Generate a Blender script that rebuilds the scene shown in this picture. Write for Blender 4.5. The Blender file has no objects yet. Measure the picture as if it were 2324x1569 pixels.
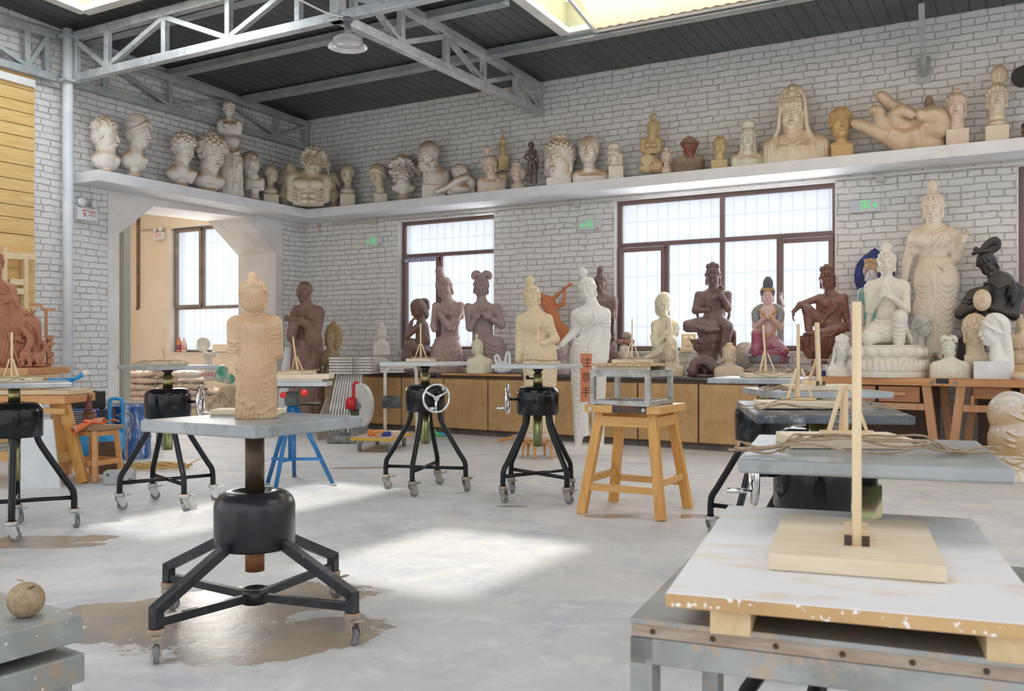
import bpy, math, random
import numpy as np
from mathutils import Vector, Matrix, Euler
PI = math.pi
C = bpy.context.scene.collection
# ---------------------------------------------------------------- camera, light, exposure
CAM_H, FPX, UC, HV, YAW = 1.2, 2100.0, 1162.0, 795.0, math.radians(30)
cam = bpy.data.cameras.new('camera'); cam.lens = FPX / 2324 * 36; cam.sensor_width = 36
cam.shift_y = 10.5 / 2324; cam.clip_start = 0.05
cam.dof.use_dof = True; cam.dof.focus_distance = 5.5; cam.dof.aperture_fstop = 7.0
camo = bpy.data.objects.new('camera', cam); C.objects.link(camo)
camo.location = (0, 0, CAM_H); camo.rotation_euler = (PI / 2, 0, YAW)
bpy.context.scene.camera = camo
sc = bpy.context.scene
sc.view_settings.view_transform = 'Standard'; sc.view_settings.look = 'None'
sc.view_settings.gamma = 1.0; sc.view_settings.exposure = 0.52
sc.cycles.max_bounces = 6; sc.cycles.diffuse_bounces = 4; sc.cycles.glossy_bounces = 3
sc.cycles.transparent_max_bounces = 8; sc.cycles.transmission_bounces = 3
sc.cycles.caustics_reflective = False; sc.cycles.caustics_refractive = False
sc.cycles.sample_clamp_indirect = 4.0
w = bpy.data.worlds.new('daylight'); sc.world = w; w.use_nodes = True
_bg = w.node_tree.nodes['Background']; _bg.inputs[0].default_value = (0.92, 0.96, 1.0, 1); _bg.inputs[1].default_value = 0.95
SUN_DIR = Vector((-0.15, 0.45, -0.88)).normalized()
_s = bpy.data.lights.new('sun', 'SUN'); _s.energy = 2.0; _s.angle = math.radians(2.5); _s.color = (1, .96, .88)
_so = bpy.data.objects.new('sun', _s); C.objects.link(_so)
_so.rotation_euler = SUN_DIR.to_track_quat('-Z', 'Y').to_euler()
def area(name, loc, rot, sx, sy, e, col=(1, 1, 1)):
    l = bpy.data.lights.new(name, 'AREA'); l.shape = 'RECTANGLE'; l.size = sx; l.size_y = sy; l.energy = e; l.color = col
    o = bpy.data.objects.new(name, l); C.objects.link(o); o.location = loc; o.rotation_euler = rot; return o
# daylight falling through the roof skylights and the windows of the back wall, plus one added overhead fill
area('daylight_fill', (-3.2, 2.2, 5.15), (0, 0, 0), 3.5, 3.0, 50, (1, .985, .95))
area('daylight_fill', (1.5, 5.0, 5.2), (0, 0, 0), 3.0, 3.0, 50, (1, .985, .95))  # added fill lamp; the roof is closed above it
area('window_daylight', (-3.4, 11.75, 2.25), (-PI / 2, 0, 0), 2.7, 1.9, 45, (.95, .98, 1))
area('window_daylight', (-6.8, 11.75, 2.25), (-PI / 2, 0, 0), 1.2, 1.9, 22, (.95, .98, 1))
area('window_daylight', (-13.1, 11.6, 2.3), (-PI / 2, 0, 0), 1.6, 2.0, 75, (1, .95, .88))
area('daylight_fill', (-.8, 9.18, 5.62), (0, 0, 0), 8.4, 1.9, 110, (1, .98, .94))
area('daylight_fill', (-8.75, 6.14, 5.76), (0, 0, 0), 2.2, 1.6, 60, (.92, .96, 1))
# ---------------------------------------------------------------- pixel and depth to a place in the room
def ray(u): return (u - UC) / FPX
def W(u, v, d):
    a = ray(u); return Vector((-.5 * d + .8660254 * a * d, .8660254 * d + .5 * a * d, CAM_H - (v - HV) / FPX * d))
def dY(u, Y): return Y / (.8660254 + .5 * ray(u))
def dX(u, X): return X / (-.5 + .8660254 * ray(u))
def onY(u, v, Y): return W(u, v, dY(u, Y))
def onX(u, v, X): return W(u, v, dX(u, X))
def onZ(u, v, z): return W(u, v, (CAM_H - z) * FPX / (v - HV))
# ---------------------------------------------------------------- materials
def _nt(name):
    m = bpy.data.materials.new(name); m.use_nodes = True; nt = m.node_tree
    return m, nt, nt.nodes['Principled BSDF']
def N(nt, t, **k):
    n = nt.nodes.new(t)
    for a, b in k.items(): setattr(n, a, b)
    return n
def noise(nt, scale, detail=4, rough=.6, vec=None, dist=0):
    n = N(nt, 'ShaderNodeTexNoise'); n.inputs['Scale'].default_value = scale
    n.inputs['Detail'].default_value = detail; n.inputs['Roughness'].default_value = rough
    n.inputs['Distortion'].default_value = dist
    if vec is not None: nt.links.new(vec, n.inputs['Vector'])
    return n.outputs['Fac']
def ramp(nt, src, stops):
    r = N(nt, 'ShaderNodeValToRGB'); e = r.color_ramp.elements
    while len(e) < len(stops): e.new(.5)
    for i, (p, c) in enumerate(stops):
        e[i].position = p; e[i].color = (c, c, c, 1) if isinstance(c, (int, float)) else (*c, 1)
    nt.links.new(src, r.inputs[0]); return r.outputs[0]
def mix(nt, fac, a, b, mode='MIX'):
    m = N(nt, 'ShaderNodeMix', data_type='RGBA', blend_type=mode)
    for s, i in ((fac, 0), (a, 6), (b, 7)):
        if isinstance(s, (int, float)): m.inputs[i].default_value = s if i == 0 else (s, s, s, 1)
        elif isinstance(s, tuple): m.inputs[i].default_value = (*s, 1)
        else: nt.links.new(s, m.inputs[i])
    return m.outputs[2]
def bump(nt, b, h, dist, strength=1.0, prev=None):
    n = N(nt, 'ShaderNodeBump'); n.inputs['Distance'].default_value = dist; n.inputs['Strength'].default_value = strength
    nt.links.new(h, n.inputs['Height'])
    if prev is not None: nt.links.new(prev, n.inputs['Normal'])
    if b is not None: nt.links.new(n.outputs[0], b.inputs['Normal'])
    return n.outputs[0]
def geo_pos(nt): return N(nt, 'ShaderNodeNewGeometry').outputs['Position']
def objc(nt): return N(nt, 'ShaderNodeTexCoord').outputs['Object']
def mapping(nt, vec, scale=(1, 1, 1), loc=(0, 0, 0), rot=(0, 0, 0)):
    m = N(nt, 'ShaderNodeMapping'); m.inputs['Scale'].default_value = scale
    m.inputs['Location'].default_value = loc; m.inputs['Rotation'].default_value = rot
    nt.links.new(vec, m.inputs[0]); return m.outputs[0]
_mc = {}
def mat(name, c1, c2=None, scale=6.0, rough=.6, metal=0.0, lo=.4, hi=.62, bmp=0.0, specks=None, dust=None, stretch=None, coat=0, c3=None):
    """c2 comes in by noise; specks = (colour, amount); dust = (colour, strength) settles on what faces up"""
    if name in _mc: return _mc[name]
    m, nt, b = _nt(name); b.inputs['Roughness'].default_value = rough; b.inputs['Metallic'].default_value = metal
    b.inputs['Coat Weight'].default_value = coat
    vec = objc(nt)
    if stretch: vec = mapping(nt, vec, stretch)
    col = None
    if c2:
        col = mix(nt, ramp(nt, noise(nt, scale, 5, .62, vec, .4), [(lo, 0), (hi, 1)]), c1, c2)
    if c3:
        col = mix(nt, ramp(nt, noise(nt, scale * 2.7, 6, .7, vec, .2), [(.52, 0), (.66, 1)]), col if col else c1, c3)
    if specks:
        col = mix(nt, ramp(nt, noise(nt, 55, 3, .6, objc(nt)), [(specks[1], 0), (specks[1] + .02, 1)]), col if col else c1, specks[0])
    if dust:
        g = N(nt, 'ShaderNodeNewGeometry'); sx = N(nt, 'ShaderNodeSeparateXYZ'); nt.links.new(g.outputs['Normal'], sx.inputs[0])
        mm = N(nt, 'ShaderNodeMath', operation='MULTIPLY_ADD'); nt.links.new(noise(nt, 14, 4, .6), mm.inputs[0]); mm.inputs[1].default_value = .5
        nt.links.new(sx.outputs[2], mm.inputs[2])
        col = mix(nt, ramp(nt, mm.outputs[0], [(.22, 0), (.80, dust[1])]), col if col else c1, dust[0])
    if col is None: b.inputs['Base Color'].default_value = (*c1, 1)
    else: nt.links.new(col, b.inputs['Base Color'])
    if bmp: bump(nt, b, noise(nt, scale * 4, 6, .7, vec), bmp, .6)
    _mc[name] = m; return m
def wood(name, c1, c2, scale=1.0, axis=0, rough=.5, specks=None):
    if name in _mc: return _mc[name]
    m, nt, b = _nt(name); b.inputs['Roughness'].default_value = rough
    s = [14 * scale] * 3; s[axis] = 1.1 * scale
    v = mapping(nt, objc(nt), tuple(s))
    f = noise(nt, 1.6, 5, .6, v, 1.2)
    col = mix(nt, ramp(nt, f, [(.35, 0), (.65, 1)]), c1, c2)
    if specks: col = mix(nt, ramp(nt, noise(nt, 50, 3, .6, objc(nt)), [(specks[1], 0), (specks[1] + .02, 1)]), col, specks[0])
    nt.links.new(col, b.inputs['Base Color']); bump(nt, b, f, .002, .3)
    _mc[name] = m; return m
def emis(name, c, s):
    if name in _mc: return _mc[name]
    m, nt, b = _nt(name); b.inputs['Base Color'].default_value = (*c, 1)
    b.inputs['Emission Color'].default_value = (*c, 1); b.inputs['Emission Strength'].default_value = s
    _mc[name] = m; return m
# ---------------------------------------------------------------- objects
def tag(o, label=None, cat=None, group=None, kind=None):
    if label: o['label'] = label
    if cat: o['category'] = cat
    if group: o['group'] = group
    if kind: o['kind'] = kind
    return o
def thing(name, label, cat, loc=(0, 0, 0), rz=0, group=None):
    o = bpy.data.objects.new(name, None); C.objects.link(o); o.empty_display_size = .1
    o.location = loc; o.rotation_euler = (0, 0, rz); return tag(o, label, cat, group)
def mkobj(name, me, m, parent=None, loc=None, rz=0):
    o = bpy.data.objects.new(name, me); C.objects.link(o)
    if m: me.materials.append(m)
    if parent: o.parent = parent
    if loc is not None: o.location = loc
    if rz: o.rotation_euler = (0, 0, rz)
    return o
def dup(root, loc=None, rz=None, label=None, group=None, parent=None):
    c = root.copy(); C.objects.link(c)
    if parent is not None: c.parent = parent
    if loc is not None: c.location = loc
    if rz is not None: c.rotation_euler = (0, 0, rz)
    if label: c['label'] = label
    if group: c['group'] = group
    for ch in list(root.children): dup(ch, parent=c)
    return c
def rotz(a): return Matrix.Rotation(a, 3, 'Z')
class MB:
    def __init__(s): s.v = []; s.f = []; s.sm = []
    def add(s, vs, fs, smooth=False):
        o = len(s.v); s.v += [tuple(p) for p in vs]; s.f += [tuple(i + o for i in f) for f in fs]; s.sm += [smooth] * len(fs); return s
    def box(s, c, d, R=None, taper=1.0):
        c = Vector(c); hx, hy, hz = d[0] / 2, d[1] / 2, d[2] / 2; vs = []
        for z in (-1, 1):
            t = taper if z > 0 else 1
            for x, y in ((-1, -1), (1, -1), (1, 1), (-1, 1)):
                p = Vector((x * hx * t, y * hy * t, z * hz)); vs.append(c + (R @ p if R else p))
        return s.add(vs, [(0, 3, 2, 1), (4, 5, 6, 7), (0, 1, 5, 4), (1, 2, 6, 5), (2, 3, 7, 6), (3, 0, 4, 7)])
    def bar(s, a, b, w, h=None, up=(0, 0, 1)):
        a, b = Vector(a), Vector(b); h = h or w; t = (b - a).normalized(); upv = Vector(up)
        if abs(t.dot(upv)) > .98: upv = Vector((0, 1, 0))
        x = t.cross(upv).normalized(); y = x.cross(t).normalized()
        vs = [p + x * w / 2 * i + y * h / 2 * j for p in (a, b) for i, j in ((-1, -1), (1, -1), (1, 1), (-1, 1))]
        return s.add(vs, [(0, 3, 2, 1), (4, 5, 6, 7), (0, 1, 5, 4), (1, 2, 6, 5), (2, 3, 7, 6), (3, 0, 4, 7)])
    def tube(s, pts, r, n=10, caps=True, closed=False):
        pts = [Vector(p) for p in pts]; L = len(pts); rs = r if isinstance(r, (list, tuple)) else [r] * L
        vs = []; ref = None
        for i in range(L):
            if closed: t = pts[(i + 1) % L] - pts[i - 1]
            else: t = pts[min(i + 1, L - 1)] - pts[max(i - 1, 0)]
            t.normalize()
            if ref is None:
                ref = Vector((0, 0, 1)) if abs(t.z) < .9 else Vector((1, 0, 0))
            x = t.cross(ref).normalized(); y = x.cross(t).normalized(); ref = y
            for k in range(n):
                a = 2 * PI * k / n; vs.append(pts[i] + (x * math.cos(a) + y * math.sin(a)) * rs[i])
        fs = []
        for i in range(L if closed else L - 1):
            j = (i + 1) % L
            for k in range(n):
                k2 = (k + 1) % n; fs.append((i * n + k, i * n + k2, j * n + k2, j * n + k))
        s.add(vs, fs, True)
        if caps and not closed:
            o = len(s.v) - len(vs)
            s.f.append(tuple(o + k for k in range(n - 1, -1, -1))); s.sm.append(False)
            s.f.append(tuple(o + (L - 1) * n + k for k in range(n))); s.sm.append(False)
        return s
    def cyl(s, a, b, r0, r1=None, n=24): return s.tube([a, b], [r0, r0 if r1 is None else r1], n)
    def lathe(s, prof, c=(0, 0, 0), n=32, axis=(0, 0, 1)):
        q = Vector((0, 0, 1)).rotation_difference(Vector(axis)); c = Vector(c); vs = []; L = len(prof)
        for r, z in prof:
            for k in range(n):
                a = 2 * PI * k / n; vs.append(c + q @ Vector((r * math.cos(a), r * math.sin(a), z)))
        fs = [(i * n + k, i * n + (k + 1) % n, (i + 1) * n + (k + 1) % n, (i + 1) * n + k) for i in range(L - 1) for k in range(n)]
        return s.add(vs, fs, True)
    def prism(s, poly, y0, y1, f):
        """poly in 2d, f(a, b, t) -> 3d point"""
        n = len(poly); vs = [f(a, b, y0) for a, b in poly] + [f(a, b, y1) for a, b in poly]
        return s.add(vs, [tuple(range(n)), tuple(range(2 * n - 1, n - 1, -1))] + [(i, i + n, (i + 1) % n + n, (i + 1) % n) for i in range(n)])
    def ball(s, c, r, n=14):
        c = Vector(c); rr = Vector((r, r, r)) if isinstance(r, (int, float)) else Vector(r); vs = []; m = n // 2
        for i in range(m + 1):
            th = PI * i / m
            for k in range(n):
                a = 2 * PI * k / n; vs.append(c + Vector((rr.x * math.sin(th) * math.cos(a), rr.y * math.sin(th) * math.sin(a), rr.z * math.cos(th))))
        return s.add(vs, [(i * n + k, (i + 1) * n + k, (i + 1) * n + (k + 1) % n, i * n + (k + 1) % n) for i in range(m) for k in range(n)], True)
    def build(s, name, m, parent=None, bevel=0, loc=None, rz=0, seg=2):
        me = bpy.data.meshes.new(name); me.from_pydata([tuple(p) for p in s.v], [], s.f)
        me.polygons.foreach_set('use_smooth', s.sm); me.update()
        o = mkobj(name, me, m, parent, loc, rz)
        if bevel:
            b = o.modifiers.new('edge', 'BEVEL'); b.width = bevel; b.segments = seg; b.limit_method = 'ANGLE'
        return o
def spline(pts, n=8, closed=False):
    P = [Vector(p) for p in pts]; out = []; L = len(P)
    for i in range(L if closed else L - 1):
        p0 = P[i - 1] if (i > 0 or closed) else P[0]; p1 = P[i]; p2 = P[(i + 1) % L]; p3 = P[(i + 2) % L] if (i + 2 < L or closed) else P[-1]
        for k in range(n):
            t = k / n; out.append(.5 * ((2 * p1) + (p2 - p0) * t + (2 * p0 - 5 * p1 + 4 * p2 - p3) * t * t + (3 * p1 - p0 - 3 * p2 + p3) * t ** 3))
    if not closed: out.append(P[-1])
    return out
def text_mesh(txt, size, extrude=.0008):
    cu = bpy.data.curves.new('t', 'FONT'); cu.body = txt; cu.size = size; cu.extrude = extrude; cu.resolution_u = 3
    cu.align_x = 'CENTER'; cu.align_y = 'CENTER'
    o = bpy.data.objects.new('t', cu); C.objects.link(o); dg = bpy.context.evaluated_depsgraph_get()
    me = bpy.data.meshes.new_from_object(o.evaluated_get(dg)); bpy.data.objects.remove(o); return me
# ---------------------------------------------------------------- sculpting by a distance field, meshed by surface nets
class Sculpt:
    """coordinates are x right, y away, z up, in photo pixels, from a base point; s metres per pixel"""
    def __init__(S, u0, v0, d, box, res=1.0):
        S.u0, S.v0, S.d, S.s, S.res = u0, v0, d, d / FPX, res
        (x0, x1), (y0, y1), (z0, z1) = box
        S.o = np.array([x0, y0, z0], np.float32)
        n = [int((b - a) / res) + 2 for a, b in ((x0, x1), (y0, y1), (z0, z1))]
        S.ax = [S.o[i] + np.arange(n[i], dtype=np.float32) * res for i in range(3)]
        S.f = np.full(n, 6.0, np.float32)
    def P(S, u, v, y=0): return np.array([u - S.u0, y, S.v0 - v], np.float32)
    def sl(S, lo, hi, k):
        r = []
        for i in range(3):
            a = int(math.floor((lo[i] - k - S.o[i]) / S.res)); b = int(math.ceil((hi[i] + k - S.o[i]) / S.res)) + 1
            a = max(a, 0); b = min(b, S.f.shape[i])
            if b <= a: return None
            r.append(slice(a, b))
        return tuple(r)
    def put(S, lo, hi, fn, k=1.5, op='add'):
        s = S.sl(lo, hi, 3 * S.res + k)
        if s is None: return
        X = S.ax[0][s[0]][:, None, None]; Y = S.ax[1][s[1]][None, :, None]; Z = S.ax[2][s[2]][None, None, :]
        d = fn(X, Y, Z); g = S.f[s]; k = max(k, .01)
        if op == 'add':
            h = np.maximum(k - np.abs(g - d), 0) / k; S.f[s] = np.minimum(g, d) - h * h * k * .25
        elif op == 'sub':
            d = -d; h = np.maximum(k - np.abs(g - d), 0) / k; S.f[s] = np.maximum(g, d) + h * h * k * .25
        elif op == 'and': S.f[s] = np.maximum(g, d)
    def ell(S, c, r, R=None, k=1.5, op='add'):
        c = np.array(c, np.float32); r = np.array(r, np.float32)
        e = np.full(3, r.max()) if R is not None else r
        def fn(X, Y, Z):
            x, y, z = X - c[0], Y - c[1], Z - c[2]
            if R is not None:
                x, y, z = (R[0, 0] * x + R[1, 0] * y + R[2, 0] * z, R[0, 1] * x + R[1, 1] * y + R[2, 1] * z, R[0, 2] * x + R[1, 2] * y + R[2, 2] * z)
            k0 = np.sqrt((x / r[0]) ** 2 + (y / r[1]) ** 2 + (z / r[2]) ** 2) + 1e-6
            k1 = np.sqrt((x / r[0] ** 2) ** 2 + (y / r[1] ** 2) ** 2 + (z / r[2] ** 2) ** 2) + 1e-6
            return k0 * (k0 - 1) / k1
        S.put(c - e, c + e, fn, k, op)
    def cap(S, a, b, ra, rb=None, k=1.5, op='add', flat=1.0):
        a = np.array(a, np.float32); b = np.array(b, np.float32); rb = ra if rb is None else rb; ab = b - a; L = float(ab @ ab) + 1e-6
        m = max(ra, rb)
        def fn(X, Y, Z):
            x, y, z = X - a[0], Y - a[1], Z - a[2]
            t = np.clip((x * ab[0] + y * ab[1] + z * ab[2]) / L, 0, 1)
            return np.sqrt((x - t * ab[0]) ** 2 + ((y - t * ab[1]) / flat) ** 2 + (z - t * ab[2]) ** 2) - (ra + t * (rb - ra))
        S.put(np.minimum(a, b) - m, np.maximum(a, b) + m, fn, k, op)
    def box(S, c, h, R=None, r=.5, k=.5, op='add', taper=0):
        c = np.array(c, np.float32); h = np.array(h, np.float32); e = np.full(3, np.linalg.norm(h)) if R is not None else h + abs(taper) * h[2]
        def fn(X, Y, Z):
            x, y, z = X - c[0], Y - c[1], Z - c[2]
            if R is not None:
                x, y, z = (R[0, 0] * x + R[1, 0] * y + R[2, 0] * z, R[0, 1] * x + R[1, 1] * y + R[2, 1] * z, R[0, 2] * x + R[1, 2] * y + R[2, 2] * z)
            g = taper * z
            qx, qy, qz = np.abs(x) - h[0] + r + g, np.abs(y) - h[1] + r + g, np.abs(z) - h[2] + r
            return np.sqrt(np.maximum(qx, 0) ** 2 + np.maximum(qy, 0) ** 2 + np.maximum(qz, 0) ** 2) + np.minimum(np.maximum(np.maximum(qx, qy), qz), 0) - r
        S.put(c - e, c + e, fn, k, op)
    def cone(S, c, prof, k=1.0, sx=1.0, sy=1.0, op='add', lobes=0, amp=0.0):
        """turned body about z through c; prof = [(z, r)]; sx, sy flatten it; lobes/amp make pleats"""
        c = np.array(c, np.float32); zs = np.array([p[0] for p in prof], np.float32); rs = np.array([p[1] for p in prof], np.float32); m = float(rs.max()) + amp
        def fn(X, Y, Z):
            x, y, z = (X - c[0]) / sx, (Y - c[1]) / sy, Z - c[2]
            r = np.sqrt(x * x + y * y); R = np.interp(z, zs, rs).astype(np.float32)
            if lobes: R = R + amp * np.abs(np.sin(lobes * .5 * np.arctan2(y, x))) - amp * .5
            d = (r - R) * min(sx, sy, 1) * .85
            return np.maximum(d, np.maximum(zs[0] - z, z - zs[-1]) + 0 * d)
        S.put(c + np.array([-m * sx, -m * sy, zs[0]]), c + np.array([m * sx, m * sy, zs[-1]]), fn, k, op)
    def tube(S, pts, r, k=1.0, op='add', n=5, smooth=True, flat=1.0):
        pts = [np.array(p, np.float32) for p in pts]
        if smooth and len(pts) > 2: pts = [np.array(p, np.float32) for p in spline([tuple(map(float, p)) for p in pts], n)]
        L = len(pts); rs = r if not isinstance(r, (int, float)) else [r, r]
        rr = np.interp(np.linspace(0, 1, L), np.linspace(0, 1, len(rs)), rs)
        for i in range(L - 1): S.cap(pts[i], pts[i + 1], float(rr[i]), float(rr[i + 1]), k, op, flat)
    def front(S, x, z, back=False):
        i = int(round((x - S.o[0]) / S.res)); j = int(round((z - S.o[2]) / S.res))
        if not (0 <= i < S.f.shape[0] and 0 <= j < S.f.shape[2]): return None
        col = S.f[i, :, j]; idx = np.nonzero(col < 0)[0]
        if len(idx) == 0: return None
        return float(S.ax[1][idx[-1] if back else idx[0]])
    def fold(S, uv, r, k=1.0, sink=.35, back=False, op='add', n=7):
        """a raised (or cut) line lying on the surface, given by photo points"""
        pts = spline([(u - S.u0, 0, S.v0 - v) for u, v in uv], n) if len(uv) > 2 else [Vector((uv[0][0] - S.u0, 0, S.v0 - uv[0][1])).lerp(Vector((uv[1][0] - S.u0, 0, S.v0 - uv[1][1])), t / 8) for t in range(9)]
        L = len(pts); rs = r if not isinstance(r, (int, float)) else [r * .5, r, r, r * .5]
        rr = np.interp(np.linspace(0, 1, L), np.linspace(0, 1, len(rs)), rs) * (1.32 if op == 'add' else 1.0); sink *= .35 if op == 'add' else 1
        snap = []
        for i, p in enumerate(pts):
            y = S.front(p.x, p.z, back)
            snap.append(None if y is None else np.array([p.x, y + (sink if not back else -sink) * rr[i], p.z], np.float32))
        for i in range(L - 1):
            a, b = snap[i], snap[i + 1]
            if a is not None and b is not None and abs(a[1] - b[1]) < 9 * S.res + 6: S.cap(a, b, float(rr[i]), float(rr[i + 1]), k, op)
    def cut(S, axis, lim, keep_less=True):
        sh = [1, 1, 1]; sh[axis] = -1; a = (S.ax[axis] - lim).reshape(sh)
        S.f = np.maximum(S.f, a if keep_less else -a)
    def mesh(S, name, m, parent=None, label=None, cat=None, group=None, loc=None, rz=None):
        f = S.f; f[0], f[-1] = 1, 1; f[:, 0], f[:, -1] = 1, 1; f[:, :, 0], f[:, :, -1] = 1, 1
        ins = f < 0; nx, ny, nz = f.shape
        cnt = np.zeros((nx - 1, ny - 1, nz - 1), np.int8)
        for dx in (0, 1):
            for dy in (0, 1):
                for dz in (0, 1): cnt += ins[dx:nx - 1 + dx, dy:ny - 1 + dy, dz:nz - 1 + dz]
        act = np.argwhere((cnt > 0) & (cnt < 8)); idx = np.full(cnt.shape, -1, np.int32); idx[tuple(act.T)] = np.arange(len(act))
        cv = {}
        for dx in (0, 1):
            for dy in (0, 1):
                for dz in (0, 1): cv[dx, dy, dz] = f[act[:, 0] + dx, act[:, 1] + dy, act[:, 2] + dz]
        acc = np.zeros((len(act), 3), np.float32); n = np.zeros(len(act), np.float32)
        for a in cv:
            for ax in range(3):
                if a[ax] == 0:
                    b = list(a); b[ax] = 1; fa, fb = cv[a], cv[tuple(b)]; mk = (fa < 0) != (fb < 0)
                    t = np.where(mk, fa / np.where(mk, fa - fb, 1), 0); p = np.tile(np.array(a, np.float32), (len(act), 1)); p[:, ax] += t
                    acc += p * mk[:, None]; n += mk
        vs = (act + acc / n[:, None]) * S.res + S.o
        quads = []
        for ax in range(3):
            b1, b2 = [(1, 2), (2, 0), (0, 1)][ax]
            s0 = [slice(None)] * 3; s1 = [slice(None)] * 3; s0[ax] = slice(0, -1); s1[ax] = slice(1, None)
            A, B = ins[tuple(s0)], ins[tuple(s1)]; e = np.argwhere(A != B)
            e = e[(e[:, b1] > 0) & (e[:, b2] > 0) & (e[:, b1] < f.shape[b1] - 1) & (e[:, b2] < f.shape[b2] - 1)]
            fl = A[tuple(e.T)]
            def g(o1, o2):
                q = e.copy(); q[:, b1] -= o1; q[:, b2] -= o2; return idx[tuple(q.T)]
            q = np.stack([g(1, 1), g(0, 1), g(0, 0), g(1, 0)], 1); q[~fl] = q[~fl][:, ::-1]; quads.append(q)
        q = np.concatenate(quads); q = q[(q >= 0).all(1)]
        me = bpy.data.meshes.new(name); me.vertices.add(len(vs)); ca = math.cos(math.atan(ray(S.u0)))
        me.vertices.foreach_set('co', (vs * S.s * np.array([ca, ca, 1])).astype(np.float32).ravel())
        me.loops.add(len(q) * 4); me.loops.foreach_set('vertex_index', q.astype(np.int32).ravel())
        me.polygons.add(len(q)); me.polygons.foreach_set('loop_start', np.arange(0, len(q) * 4, 4, dtype=np.int32))
        try: me.polygons.foreach_set('loop_total', np.full(len(q), 4, np.int32))
        except Exception: pass
        me.polygons.foreach_set('use_smooth', np.ones(len(q), bool)); me.update(calc_edges=True); me.validate()
        o = mkobj(name, me, m, parent)
        if parent is None:
            o.location = loc if loc is not None else W(S.u0, S.v0, S.d)
            o.rotation_euler = (0, 0, (YAW - math.atan(ray(S.u0))) if rz is None else rz)
            tag(o, label, cat, group)
        return o
def Rm(yaw=0, pitch=0, roll=0):
    """yaw > 0 turns the face to image right, pitch > 0 looks down, roll > 0 tips the head to image right"""
    y, p, r = map(math.radians, (yaw, pitch, roll))
    return np.array(Matrix.Rotation(r, 3, 'Y') @ Matrix.Rotation(y, 3, 'Z') @ Matrix.Rotation(p, 3, 'X'), np.float32)
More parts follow.
